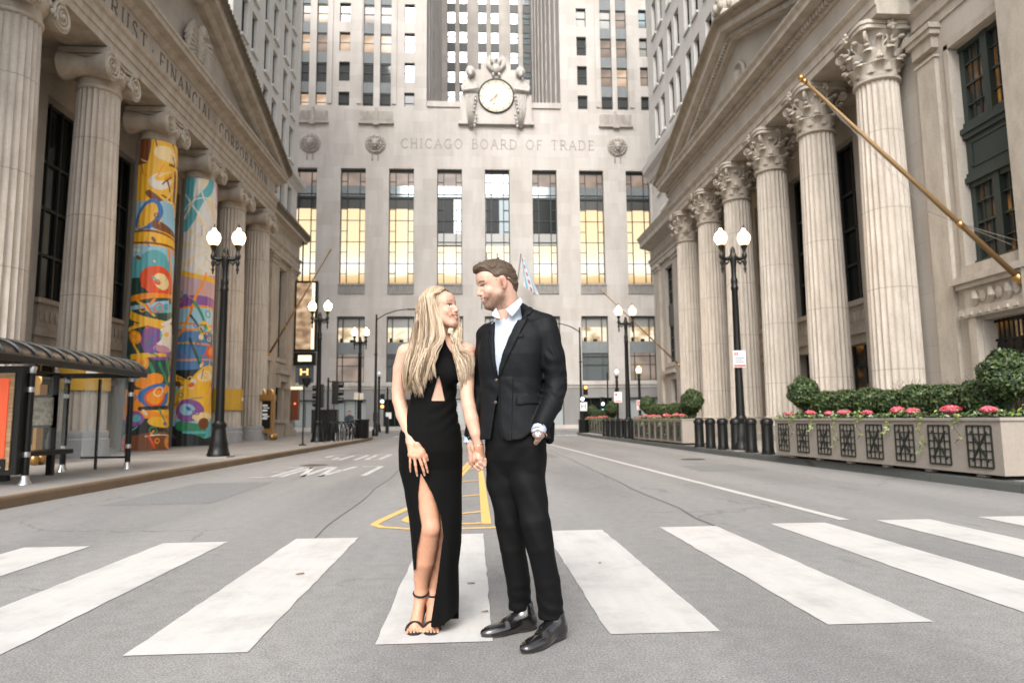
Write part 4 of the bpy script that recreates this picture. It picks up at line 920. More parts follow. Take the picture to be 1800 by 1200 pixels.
# far wing
VX = 12.9
ops = [(42.75, 44.55, 4.6, 11.0), (42.6, 43.9, .9, 3.5)]
mb = MB(); wall_open(mb, lambda a, z, d: (VX+d, a, z), 38.7, 47.0, .14, 12.6, ops, .4); mb.quad((VX, 47, .14), (VX, 47, 12.6), (VX+14, 47, 12.6), (VX+14, 47, .14)); mb.box(13, 15, 38.75, 38.9, .14, 12.6); mb.build('far_wing_wall', M['bank_r'], bank2)
for a, b in ((40.9, 42.1), (45.3, 46.6)):
    mb = MB(); mb.box(VX-.2, VX, a, b, .5, 11.1); mb.box(VX-.28, VX, a-.08, b+.08, 11.1, 11.3); mb.box(VX-.36, VX, a-.12, b+.12, 11.3, 11.45); mb.box(VX-.3, VX, a-.1, b+.1, .14, .6)
    mb.build('pilaster', M['trim_r'], bank2)
mb = MB(); run_y(mb, [(VX-.2, 11.47), (VX-.2, 11.75), (VX-.26, 11.78), (VX-.26, 12.0), (VX-.42, 12.12), (VX-.2, 12.16), (VX-.2, 12.85), (VX-.4, 12.95), (VX-.95, 13.1), (VX-.95, 13.4), (VX-1.15, 13.75), (VX-.6, 13.8)], 38.8, 47.3, VX+.3, -1)
mb.build('far_wing_cornice', M['trim_r'], bank2)
mb = MB()
for k in range(9): mb.ball((VX-.7, 39.8+.25*k, 14.15+.05*(k % 2)), (.25, .22, .3), 8, 6)
mb.box(VX-.9, VX+.3, 39.5, 42.2, 13.8, 14.0); mb.build('parapet_carving', M['trim_r'], bank2, smooth=True)
for (z0, z1, y0, y1) in ((4.6, 7.1, 42.75, 44.55), (8.5, 11.0, 42.75, 44.55), (.9, 3.5, 42.6, 43.9)):
    f = MB(); f.box(VX+.25, VX+.32, y0, y0+.12, z0, z1); f.box(VX+.25, VX+.32, y1-.12, y1, z0, z1); f.box(VX+.25, VX+.32, (y0+y1)/2-.05, (y0+y1)/2+.05, z0, z1)
    for q in (0, .33, .66, .97): f.box(VX+.25, VX+.32, y0, y1, z0+(z1-z0)*q, z0+(z1-z0)*q+.07)
    if z0 == 8.5: f.box(VX+.2, VX+.34, y0, y1, 7.1, 8.5)
    o = f.build('far_wing_window', M['win_green'], bank2); g_ = MB(); g_.box(VX+.33, VX+.36, y0, y1, z0, z1); g_.build('pane', M['glass_dark'], o)
mb = MB(); mb.box(VX-.12, VX, 42.4, 44.9, 4.35, 4.6); mb.box(VX-.3, VX, 42.3, 45, 3.9, 4.1)
for k in range(6): mb.box(VX-.08, VX, 42.7+k*.35, 42.85+k*.35, 4.1, 4.35)
mb.build('window_surround', M['trim_r'], bank2)
# ---------- right office tower
RTX = 12.55
rt_ = thing('office_block', 'white office block with dark narrow windows rising behind the toothed pediment', 'building', (13, 38, 13))
yw = []; 
for k in range(6): yw += [43.75-3.43*k, 42.3-3.43*k]
rows = [23.5-3.72*2+3.72*k for k in range(0, 9)]
ops = [(y-.47, y+.47, z, z+2.45) for y in yw for z in rows]
mb = MB(); wall_open(mb, lambda a, z, d: (RTX+d, a, z), 14, 45.7, 13.3, 52, ops, .35); [mb.box(RTX-.1, RTX, y-.55, y+.55, z-.14, z-.002) for y in yw for z in rows]; mb.quad((RTX, 45.7, 13.3), (RTX, 45.7, 52), (RTX+20, 45.7, 52), (RTX+20, 45.7, 13.3)); mb.build('wall', M['tower'], rt_)
mb = MB(); run_y(mb, [(RTX-.1, 17.5), (RTX-.2, 17.9), (RTX-.5, 18.1), (RTX-.55, 18.5), (RTX-.2, 18.6)], 36, 46.1, RTX+.2, -1); mb.box(RTX-.25, RTX, 36, 45.75, 18.6, 19.2); mb.build('belt_course', M['tower'], rt_)
for y in yw:
    for r, z in enumerate(rows[:8]):
        if z < 18.7 and z > 16.4: continue
        if y < 31 and z < 24: continue
        side_sash(rt_, RTX, -1, y, z, .94, 2.45, 'glass_dark', None, 'win_green')
# blocks further back along the canyon that close the view beside the hall
# ============================================================ STREET FURNITURE
WZ = .14
def lamp_globe(parent, x, z, gm='globe', y=0.):
    g_ = MB(); g_.lathe([(.09, z), (.135, z+.06), (.17, z+.15), (.175, z+.24), (.15, z+.33), (.10, z+.385), (.055, z+.41), (.06, z+.44), (.04, z+.48), (.01, z+.50)], (x, y, 0), 20)
    g_ = g_.build('globe', M[gm], parent, smooth=True)
    f = MB(); f.lathe([(.02, z+.49), (.026, z+.52), (.01, z+.59), (.002, z+.61)], (x, y, 0), 8); f.build('finial', M['black'], g_); return g_
def double_lamp(label, gm='globe'):
    t = thing('street_lamp', label, 'street lamp', (0, 0, 0), group='cast iron twin globe street lamps')
    b = MB(); b.box(-.33, .33, -.33, .33, 0, .03)
    b.build('footing', M['walk'], t)
    b = MB(); b.lathe([(.29, .03), (.29, .10), (.27, .13), (.26, .2), (.235, .26), (.24, .32), (.20, .5), (.17, .72), (.165, .78), (.185, .82), (.185, .88), (.15, .92), (.14, .95)], seg=16); b.build('pedestal', M['black'], t, smooth=True, angle=40)
    s = MB(); s.lathe([(.125, .94), (.105, 2.6), (.088, 4.45), (.11, 4.5), (.11, 4.56), (.085, 4.6), (.10, 4.7), (.10, 4.76), (.07, 4.84), (.075, 5.1), (.10, 5.32), (.12, 5.42), (.09, 5.5), (.07, 5.55), (.075, 5.6), (.05, 5.68), (.01, 5.72)], seg=32, flute=12, fd=.012); s.build('shaft', M['black'], t, smooth=True, angle=50)
    a = MB(); a.tube([(-.33, 0, 5.42), (-.2, 0, 5.36), (0, 0, 5.40), (.2, 0, 5.36), (.33, 0, 5.42)], [.05, .055, .07, .055, .05], 10)
    for e in (-1, 1):
        a.tube([(e*.12, 0, 5.3), (e*.2, 0, 5.22), (e*.27, 0, 5.32)], [.03, .035, .02], 8)
        a.lathe([(.02, 5.02), (.045, 5.08), (.02, 5.14), (.05, 5.22), (.06, 5.28), (.03, 5.34), (.07, 5.4), (.075, 5.48), (.045, 5.55), (.05, 5.62), (.085, 5.70), (.10, 5.76)], (e*.33, 0, 0), 14)
        a.ball((e*.33, 0, 5.0), (.025, .025, .05), 8, 6)
    a.build('crossarm', M['black'], t, smooth=True, angle=60)
    for e in (-1, 1):
        gl = lamp_globe(t, e*.33, 5.76, gm); ld = bpy.data.lights.new('lamp_light', 'POINT'); ld.energy = 55; ld.color = (1, .62, .30); ld.shadow_soft_size = .19
        lo = bpy.data.objects.new('lamp_light', ld); COL.objects.link(lo); lo.parent = gl; lo.location = (e*.62, 0, 5.98)
    return t
L0 = double_lamp('tall twin globe lamp in front of the painted columns, nearest on the left pavement')
L0.location = (-6.78, 18.8, WZ)
dup(L0, (-6.75, 30.3, WZ), 'second twin globe lamp on the left pavement, beside the bike racks')
dup(L0, (-6.45, 39.3, WZ), 'farthest twin globe lamp on the left, with a small square notice on its pole')
dup(L0, (7.36, 18.55, WZ), 'tall twin globe lamp behind the near bollards, carrying a white and red sign')
dup(L0, (7.25, 31.8, WZ), 'twin globe lamp between the two smaller planters, behind a row of far bollards')
def single_lamp(x, y, h, label, gm='globe_off'):
    t = thing('street_lamp', label, 'street lamp', (0, 0, 0), group='single globe lamps near the far corner')
    b = MB(); b.lathe([(.2, 0), (.2, .1), (.15, .5), (.15, .6), (.1, .66), (.085, h-.5), (.11, h-.42), (.08, h-.3), (.12, h-.05), (.1, h)], seg=16); b.build('post', M['black'], t, smooth=True, angle=40)
    lamp_globe(t, 0, h, gm); t.location = (x, y, WZ); return t
single_lamp(-7.7, 58.5-2, 4.5, 'single white globe lamp by the signals left of the woman')
single_lamp(9.8, 46.2, 3.8, 'single unlit white globe lamp behind the two far planters', 'globe_off')
single_lamp(11.1, 45.2, 3.9, 'single orange glowing globe lamp beside the far right wing', 'globe_o')
# mast arm lights
def mast(x, y, s, label):
    t = thing('mast_light', label, 'street light', (0, 0, 0), group='curved arm street lights at the far corner')
    b = MB(); b.lathe([(.19, 0), (.19, .35), (.13, .42), (.11, .5), (.08, 3.5), (.055, 7.3), (.06, 7.35), (.02, 7.4)], seg=12)
    b.box(-.12, .12, -.1, .1, .9, 1.4); b.box(-.1, .1, -.12, .02, 4.85, 4.95); b.build('post', M['black'], t, smooth=True, angle=40)
    a = MB(); a.tube([(0, 0, 7.05), (s*.55, 0, 7.4), (s*1.2, 0, 7.62), (s*1.8, 0, 7.7), (s*2.0, 0, 7.7)], .032, 8); a.build('arm', M['black'], t)
    h = MB(); h.box(s*1.9, s*2.5, -.1, .1, 7.66, 7.73); h.build('light_head', M['black'], t)
    t.location = (x, y, WZ); return t
mast(-5.9, 41.8, 1, 'tall thin pole with arm curving right, left of the woman')
m2 = mast(7.6, 48.0, -1, 'tall thin pole with arm curving left, behind the shoulder of the man')
c_ = MB(); c_.tube([(-.05, 0, 4.95+.1), (-.45, 0, 5.1), (-.5, 0, 4.95)], .03, 6); c_.ball((-.5, 0, 4.8), .15, 10, 8); c_ = c_.build('camera_dome', M['black'], m2); 
M['green_sign'] = mat('green_street_sign', (.05, .30, .2), .5, emit=(.1, .5, .38), estr=.0)
s_ = MB(); s_.box(.08, 1.7, -.03, 0, 2.95-.55+.7, 3.35-.55+.7); s_.build('street_name_sign', M['green_sign'], m2)
s_ = MB(); s_.box(1.2, 1.68, -.045, -.03, 3.14, 3.46); s_.build('sign_end', mat('white_sign', (.75, .75, .75), .5), m2)
M['white_sign'] = bpy.data.materials['white_sign']
def emis(name, c, e): M[name] = mat(name, c, .4, emit=c, estr=e)
emis('sig_red', (1., .12, .04), 3.5); emis('sig_orange', (1., .28, .06), 3.0); emis('sig_white', (.75, .95, 1.), 4.0); emis('sig_teal', (.3, 1., .85), 3.0)
def signal_head(parent, x, z, facing=0, lamps=(None, None, None), y=0., w_=.30):
    h = .36*len(lamps); b = MB(); b.box(x-w_/2, x+w_/2, y-.13, y+.1, z, z+h)
    for i in range(len(lamps)):
        zc = z+h-.18-.36*i
        if facing == 0: b.lathe([(.13, 0), (.13, -.16), (.12, -.16), (.12, 0)], (x, y-.13, zc), 12, 'y', cap=False, a0=0, a1=pi)
        else: b.lathe([(.13, 0), (.13, facing*.2), (.12, facing*.2)], (x+facing*w_/2, y, zc), 12, 'x', cap=False)
    o = b.build('signal_head', M['black'], parent)
    for i, l_ in enumerate(lamps):
        if l_: q = MB(); q.lathe([(.001, 0), (.115, 0)], (x, y-.14, z+h-.18-.36*i), 14, 'y', cap=False); q.build('signal_lens', M[l_], o)
    return o
t = thing('traffic_signal', 'black traffic signal with two dark heads seen edge on, over the left bike racks', 'traffic light', (-6.75, 32.3, WZ))
b = MB(); b.lathe([(.14, 0), (.1, .15), (.05, .3), (.045, 2.9), (.02, 2.95)], (-6.75, 32.3, WZ), 10); b.ball((-6.5, 32.3, WZ+2.6), .1, 8, 6); b.tube([(-6.75, 32.3, WZ+2.8), (-6.5, 32.3, WZ+2.7)], .03, 6); b.build('post', M['black'], t)
signal_head(t, -7.1, 1.55+WZ, -1, (None,)*3, 0); signal_head(t, -6.4, 1.7+WZ, 1, (None,)*3, 0)
for ch in t.children:
    if 'signal_head' in ch.name: ch.location = Vector((0, 0, 0))
def shift(parent):
    pass
# the heads above were built in world x at y=0: move them to the post
for ch in t.children:
    if 'signal_head' in ch.name: ch.location.y = 32.3
t = thing('traffic_signal', 'traffic signal with a white walking light and an orange light, left of the woman', 'traffic light', (-6.2, 50, WZ))
b = MB(); b.tube([(0, 0, 0), (0, 0, 3.3)], .06, 8); b.box(-.12, .12, -.1, .1, 0, 1.2); b.parent = None
o = b.build('post', M['black'], None); o.parent = t
def head_on(t, x, z, lamps, y=0):
    o = signal_head(None, x, z, 0, lamps, y); o.parent = t; return o
head_on(t, -.35, 1.75, (None, 'sig_white', 'sig_orange')); head_on(t, -1.9, 2.2, (None, None)); 
s_ = MB(); s_.box(-.1, .3, -.08, -.05, 1.05, 1.5); o = s_.build('notice', M['white_sign'], None); o.parent = t
t = thing('traffic_signal', 'traffic signal on the curved arm pole with a white walking light, right of the man', 'traffic light', (7.62, 47.7, WZ))
head_on(t, .25, 2.55, ('sig_orange', None)); head_on(t, .0, 2.1, ('sig_white',), -.02)
s_ = MB(); s_.box(-.15, .33, -.12, -.1, 1.45, 2.05); o = s_.build('one_way_sign', M['white_sign'], None); o.parent = t
s_ = MB(); s_.box(-.07, -.03, -.126, -.121, 1.55, 1.95); s_.box(.2, .24, -.126, -.121, 1.55, 1.95); s_.box(-.07, .24, -.126, -.121, 1.74, 1.78); o = s_.build('sign_print', M['black'], None); o.parent = t
t = thing('traffic_signal', 'traffic signal with two pale lights behind the smallest planter', 'traffic light', (10.9, 55, WZ))
b = MB(); b.tube([(0, 0, 0), (0, 0, 4.6)], .06, 8); o = b.build('post', M['black'], None); o.parent = t
head_on(t, -.45, 1.9, (None, 'sig_white')); head_on(t, -.45, 1.35, ('sig_teal',), -.05); head_on(t, .75, 2.6, (None, None)); 
# sign posts
M['sign_red'] = mat('red_sign_print', (.6, .06, .05), .5)
t = thing('parking_sign', 'white and red restriction sign strapped to the near right lamp shaft', 'sign', (7.36, 18.42, 2.4))
s_ = MB(); s_.box(7.16, 7.5, 18.36, 18.38, 2.42, 2.88); s_.build('plate', M['white_sign'], t)
s_ = MB(); s_.box(7.17, 7.49, 18.352, 18.358, 2.44, 2.49)
for k in range(3): s_.box(7.2, 7.46-.05*(k % 2), 18.352, 18.358, 2.55+k*.06, 2.575+k*.06)
s_.lathe([(.035, 0), (.06, 0)], (7.24, 18.354, 2.79), 16, 'y', cap=False); s_.box(7.21, 7.27, 18.350, 18.355, 2.78, 2.80); s_.build('print', M['sign_red'], t)
t = thing('parking_sign', 'white sign on a thin black post behind the far bollards', 'sign', (5.95+1.7, 36, WZ))
s_ = MB(); s_.tube([(0, 0, 0), (0, 0, 2.75)], .04, 6); o = s_.build('post', M['black'], None); o.parent = t
s_ = MB(); s_.box(-.18, .22, -.06, -.04, 1.75, 2.3); o = s_.build('plate', M['white_sign'], None); o.parent = t
s_ = MB(); s_.box(-.14, .18, -.066, -.061, 1.8, 1.85); s_.box(-.14, -.02, -.066, -.061, 2.1, 2.22); o = s_.build('print', M['sign_red'], None); o.parent = t
t = thing('parking_sign', 'narrow red and white sign below the orange globe lamp', 'sign', (10.95, 44.9, WZ))
s_ = MB(); s_.box(-.14, .12, -.06, -.04, 1.45, 2.1); o = s_.build('plate', M['white_sign'], None); o.parent = t
s_ = MB(); s_.box(-.1, .0, -.066, -.061, 1.7, 2.05); s_.box(-.1, .08, -.066, -.061, 1.5, 1.56); o = s_.build('print', M['sign_red'], None); o.parent = t
t = thing('wall_notice', 'small square notices strapped to the farthest left lamp pole', 'sign', (-6.45, 39.15, 2.2))
s_ = MB(); s_.box(-6.72, -6.47, 39.1, 39.12, 2.25, 2.65); s_.box(-6.42, -6.2, 39.1, 39.12, 2.25, 2.62); s_.build('plate', mat('buff_notice', (.5, .45, .38), .6), t)
t = thing('sign_post', 'thin black post with a dark gold lettered box at its top, left pavement', 'sign', (-6.62, 27.2, WZ))
s_ = MB(); s_.lathe([(.16, 0), (.15, .03), (.03, .08), (.028, 2.75)], seg=10); o = s_.build('post', M['black'], None); o.parent = t
s_ = MB(); s_.box(-.3, .12, -.06, .06, 2.35, 3.02); s_.lathe([(.02, 2.25), (.15, 2.4), (.2, 2.6)], (0, 0, 0), 10); o = s_.build('sign_box', M['black'], None); o.parent = t; o.location = (.1, 0, .0)
M['gold_print'] = mat('gold_lettering', (.7, .5, .2), .4, .3, emit=(1., .75, .35), estr=.25)
s_ = MB(); s_.box(-.25, -.18, -.08, -.061, 2.72, 2.98); s_.box(.0, .07, -.08, -.061, 2.72, 2.98); s_.box(-.25, .07, -.08, -.061, 2.82, 2.88); q = s_.build('sign_letter', M['gold_print'], None); q.parent = o
# lit vertical banner sign on the far corner of the left bank
t = thing('vertical_sign', 'tall narrow glowing vertical sign fixed to the far end of the left bank', 'sign', (-11.4, 45.0, 5))
s_ = MB(); s_.box(-11.75, -10.25, 45.2, 45.5, 5.6, 10.3); s_.box(-11.7, -10.3, 45.15, 45.5, 4.7, 5.55); s_.build('sign_case', M['black'], t)
m = lit('glowing_sign_face', [(.35, (.28, .17, .10)), (.55, (.6, .40, .24)), (.7, (.85, .62, .42))], .42, sc=1.6)
s_ = MB(); s_.box(-11.6, -10.62, 45.12, 45.19, 5.75, 10.15); s_.build('sign_face', m, t)
emis('tube_white', (1., .84, .6), .5)
s_ = MB(); s_.box(-10.6, -10.42, 45.1, 45.19, 5.75, 10.15); s_.box(-11.4, -10.55, 45.08, 45.14, 4.95, 5.35); s_.build('light_tube', M['tube_white'], t)
s_ = MB(); s_.tube([(-11.3, 45.3, 10.3), (-11.3, 45.3, 13.0)], .05, 6); s_.box(-11.75, -11.45, 45.2, 45.5, 5.0, 5.2); s_.build('hanger', M['black'], t)
# wall lantern and brass kiosk
t = thing('wall_lantern', 'copper wall lantern with a red light on the end of the left bank', 'lamp', (-11.5, 44.9, 1.2))
s_ = MB(); s_.box(-11.7, -11.25, 44.8, 45.2, 1.15, 3.1); s_.build('lantern_case', mat('copper_case', (.25, .09, .05), .4, .6), t)
s_ = MB(); s_.box(-11.75, -11.1, 44.75, 45.25, 3.12, 3.28); s_.build('lit_cap', M['tube_white'], t)
emis('red_spot', (1., .1, .03), 2.0); s_ = MB(); s_.ball((-11.45, 44.78, 2.2), (.06, .03, .06), 8, 6); s_.build('red_light', M['red_spot'], t)
t = thing('brass_kiosk', 'polished brass notice stand on ball feet beside the farthest left column', 'kiosk', (-10.55, 35.6, WZ))
s_ = MB(); s_.box(-.42, .42, -.2, .2, .35, .5); s_.box(-.42, -.3, -.2, .2, .5, 2.2); s_.box(.3, .42, -.2, .2, .5, 2.2); s_.box(-.45, .45, -.22, .22, 2.0, 2.3); s_.box(-.3, .3, .0, .15, .5, 2.0)
s_.lathe([(.12, -.02), (.18, 0), (.12, .02)], (-.2, 0, 2.42), 14, 'y'); s_.lathe([(.12, -.02), (.18, 0), (.12, .02)], (.2, 0, 2.42), 14, 'y'); o = s_.build('brass_frame', M['gold'], None); o.parent = t
for x in (-.4, .4):
    for y in (-.2, .2): s_ = MB(); s_.ball((x, y, .17), .17, 10, 8); o = s_.build('ball_foot', M['gold'], None, smooth=True); o.parent = t
s_ = MB(); s_.box(-.28, .28, -.06, -.02, .6, 1.95); o = s_.build('notice_board', M['black'], None); o.parent = t
s_ = MB(); [s_.box(-.15, .1, -.075, -.062, z, z+.09) for z in (1.05, 1.25, 1.45, 1.7)]; [s_.box(-.1, .2, -.075, -.062, z, z+.05) for z in (1.17, 1.6)]; q = s_.build('notice_print', M['white_sign'], None); q.parent = o
# yellow banners on the columns
M['banner_y'] = plain_stone('yellow_cloth', (.52, .31, .035), .2, 3); emis('banner_mark', (.9, .9, .9), .0)
M['banner_mark'] = mat('white_banner_print', (.75, .75, .72), .7)
def col_banner(i, r, z0, z1, a0, a1, label, mark):
    y = LY[i]; t = thing('yellow_banner', label, 'banner', (LX, y, z0), group='yellow banners wrapped round the columns')
    s_ = MB(); k = 20; vs = []; 
    for e in range(k+1):
        a = a0+(a1-a0)*e/k; rr = r+.012*sin(e*1.7)
        for z in (z0, z1): vs.append((LX+rr*cos(a), y+rr*sin(a), z))
    s_.add(vs, [(2*e, 2*e+2, 2*e+3, 2*e+1) for e in range(k)]); o = s_.build('cloth', M['banner_y'], t, smooth=True)
    s_ = MB(); am = (a0+a1)/2
    for (u0, u1, v0, v1) in mark:
        q = [(LX+(r+.03)*cos(a0+(a1-a0)*u), y+(r+.03)*sin(a0+(a1-a0)*u)) for u in (u0, u1)]
        s_.quad((*q[0], z0+(z1-z0)*v0), (*q[1], z0+(z1-z0)*v0), (*q[1], z0+(z1-z0)*v1), (*q[0], z0+(z1-z0)*v1))
    s_.build('print', M['banner_mark'], o)
col_banner(1, .73, 2.0, 2.95, radians(-110), radians(75), 'long yellow banner wrapped round the column behind the bus shelter', [(.30, .42, .45, .75), (.5, .505, .3, .8), (.6, .75, .48, .54), (.6, .72, .6, .66)])
col_banner(4, .73, 1.6, 2.55, radians(-120), radians(60), 'yellow banner wrapped round the plain column just behind the near left lamp', [(.62, .78, .45, .6)])
# ---------- painted column wraps
def wrap_pattern(seed, W=150, H=760):
    """flat colour artwork as numpy grid (H rows bottom->top, W across the visible half)"""
    r = np.random.default_rng(seed); hh, ww = 10.0, 2.05
    Y, X = np.meshgrid((np.arange(H)+.5)/H*hh, (np.arange(W)+.5)/W*ww, indexing='ij')
    nx = sum(np.sin(X*a+Y*b+c)*.5 for a, b, c in r.uniform([-4, -4, 0], [4, 4, 6], (5, 3)))*.06
    ny = sum(np.sin(X*a+Y*b+c)*.5 for a, b, c in r.uniform([-4, -4, 0], [4, 4, 6], (5, 3)))*.06
    x, y = X+nx, Y+ny; C = np.zeros((H, W, 3))
    c = dict(y=(.78, .43, .03), o=(.80, .26, .015), r=(.70, .08, .015), t=(.10, .38, .42), b=(.03, .15, .40), lb=(.28, .50, .62), g=(.03, .22, .10), dg=(.02, .06, .05), p=(.22, .08, .28), w=(.70, .66, .58), br=(.18, .06, .02), k=(.015, .02, .02), cr=(.78, .60, .30), pk=(.5, .25, .3))
    def F(mask, col): C[mask] = c[col]
    def el(cx, cy, rx, ry, col, rot=0.):
        dx, dy = x-cx, y-cy; u = dx*cos(rot)+dy*sin(rot); v = -dx*sin(rot)+dy*cos(rot); F((u/rx)**2+(v/ry)**2 < 1, col)
    def ring(cx, cy, rr, wd, col): d_ = np.hypot(x-cx, y-cy); F(abs(d_-rr) < wd, col)
    def line(x0, y0, x1, y1, wd, col):
        dx, dy = x1-x0, y1-y0; L = dx*dx+dy*dy; t = np.clip(((x-x0)*dx+(y-y0)*dy)/L, 0, 1); F(np.hypot(x-x0-t*dx, y-y0-t*dy) < wd, col)
    return X, Y, x, y, C, c, F, el, ring, line, r
def dens(F, x, y, c, C, r, el, line, ring, ya, yb, n_):
    for k in range(n_):
        a, b_ = r.uniform(0, 2.05), r.uniform(ya, yb); col = ['o', 'y', 'g', 'b', 'r', 'cr', 'br', 't', 'p', 'y', 'o'][r.integers(11)]; q = r.random()
        if q < .45: t = r.uniform(0, 3.1); L = r.uniform(.12, .45); line(a, b_, a+L*cos(t), b_+L*sin(t), r.uniform(.012, .035), col)
        elif q < .75: el(a, b_, r.uniform(.03, .10), r.uniform(.04, .13), col, r.uniform(0, 3))
        else: ring(a, b_, r.uniform(.06, .13), .018, col)
def art_one():
    X, Y, x, y, C, c, F, el, ring, line, r = wrap_pattern(5)
    C[:] = c['dg']
    F(y > 7.6, 'y'); F((y > 8.3) & (x > 1.75), 't'); F((y > 9.2) & (x < .4), 'br'); F((y > 6.0) & (y < 7.9), 'lb'); F((y > 5.2) & (y < 6.1), 't'); F((y > 3.2) & (y < 5.3), 'dg')
    F(y < 1.6, 'k'); F(y < .5, 'br')
    # upper golden shapes
    el(1.15, 9.1, .75, .85, 'y'); el(.9, 9.6, .4, .3, 'cr'); el(1.5, 8.5, .35, .9, 'y', .2); el(.8, 8.6, .35, .25, 'w'); el(.9, 8.72, .25, .12, 'y')
    line(.4, 8.2, 1.3, 7.6, .13, 'br'); line(1.0, 9.2, 1.9, 9.35, .05, 'br'); line(1.25, 9.0, 1.35, 8.1, .06, 'br'); line(1.1, 9.55, 1.25, 9.25, .03, 'br'); line(1.4, 9.6, 1.5, 9.3, .03, 'br')
    for k in range(8): ring(1.72-.12*(k % 2), 8.25-.22*k, .10, .025, 'br')
    el(1.0, 7.7, .42, .35, 'lb', .3); el(1.5, 7.3, .3, .22, 'lb', -.3)
    el(.45, 7.45, .38, .6, 'b', -.35); el(.42, 7.45, .25, .45, 'y', -.35)
    line(.7, 7.1, 1.9, 6.75, .15, 'br')
    line(0, 6.75, 2.05, 6.6, .22, 'y'); line(0, 6.95, 2.05, 6.7, .03, 'br'); line(0, 6.6, 2.05, 6.45, .03, 'br')
    el(.7, 6.05, .45, .32, 't'); el(1.6, 5.9, .3, .5, 'lb'); line(1.2, 6.4, 1.6, 4.6, .05, 'o')
    el(.85, 5.35, .56, .52, 'r'); el(.9, 5.35, .27, .28, 'cr'); el(.75, 5.28, .1, .1, 'r')
    line(0, 4.75, 2.05, 5.05, .07, 'o'); el(1.2, 4.5, .7, .16, 't'); line(0, 4.5, 1.2, 4.7, .06, 'lb')
    line(0, 4.3, 2.05, 3.6, .14, 'y'); line(1.0, 4.0, 2.05, 4.2, .06, 'w'); line(0, 3.7, .8, 4.1, .07, 'y')
    el(1.0, 3.3, .55, .5, 'p'); el(1.25, 3.55, .42, .42, 'w'); el(.75, 3.6, .25, .3, 'p'); el(1.1, 3.2, .3, .12, 'pk')
    for (a, b_) in ((.25, 3.45), (.45, 2.75), (1.75, 2.75), (1.8, 3.5)): el(a, b_, .22, .24, 'o'); ring(a, b_, .12, .03, 'y')
    line(.1, 2.9, 1.2, 3.0, .06, 'y')
    for k in range(5): line(.4+.3*k, 2.7, .7+.28*k, 1.9, .05, 'g')
    line(1.3, 2.8, 1.7, 1.4, .08, 'g'); line(.2, 2.5, .6, 1.9, .04, 't')
    el(.7, 2.15, .4, .25, 'o'); line(1.4, 2.1, 2., 2.4, .08, 'y')
    F((y < 1.9) & (y > .95), 'o'); el(1.3, 1.5, .7, .35, 'y'); el(.9, 1.65, .48, .38, 'b'); el(.9, 1.62, .3, .3, 'r'); el(.9, 1.62, .24, .22, 'o')
    line(.5, 1.22, 1.7, 1.45, .06, 'k'); el(.35, .95, .26, .2, 'p'); el(.4, .95, .12, .1, 't'); el(1.2, .85, .5, .2, 'y')
    line(1.1, 1.3, 1.8, .2, .03, 'g'); el(1.5, .12, .3, .22, 'o'); el(.15, .3, .1, .3, 'r'); line(.6, .4, 1.6, .35, .02, 'w')
    dens(F, x, y, c, C, r, el, line, ring, .0, 7.5, 60)
    for k in range(26):
        a, b_ = r.uniform(0.2, 2.0), r.uniform(7.8, 9.9); t = r.uniform(0, 3.1); line(a, b_, a+.3*cos(t), b_+.35*sin(t), r.uniform(.012, .03), ['br', 'o', 'cr'][k % 3])
    return C
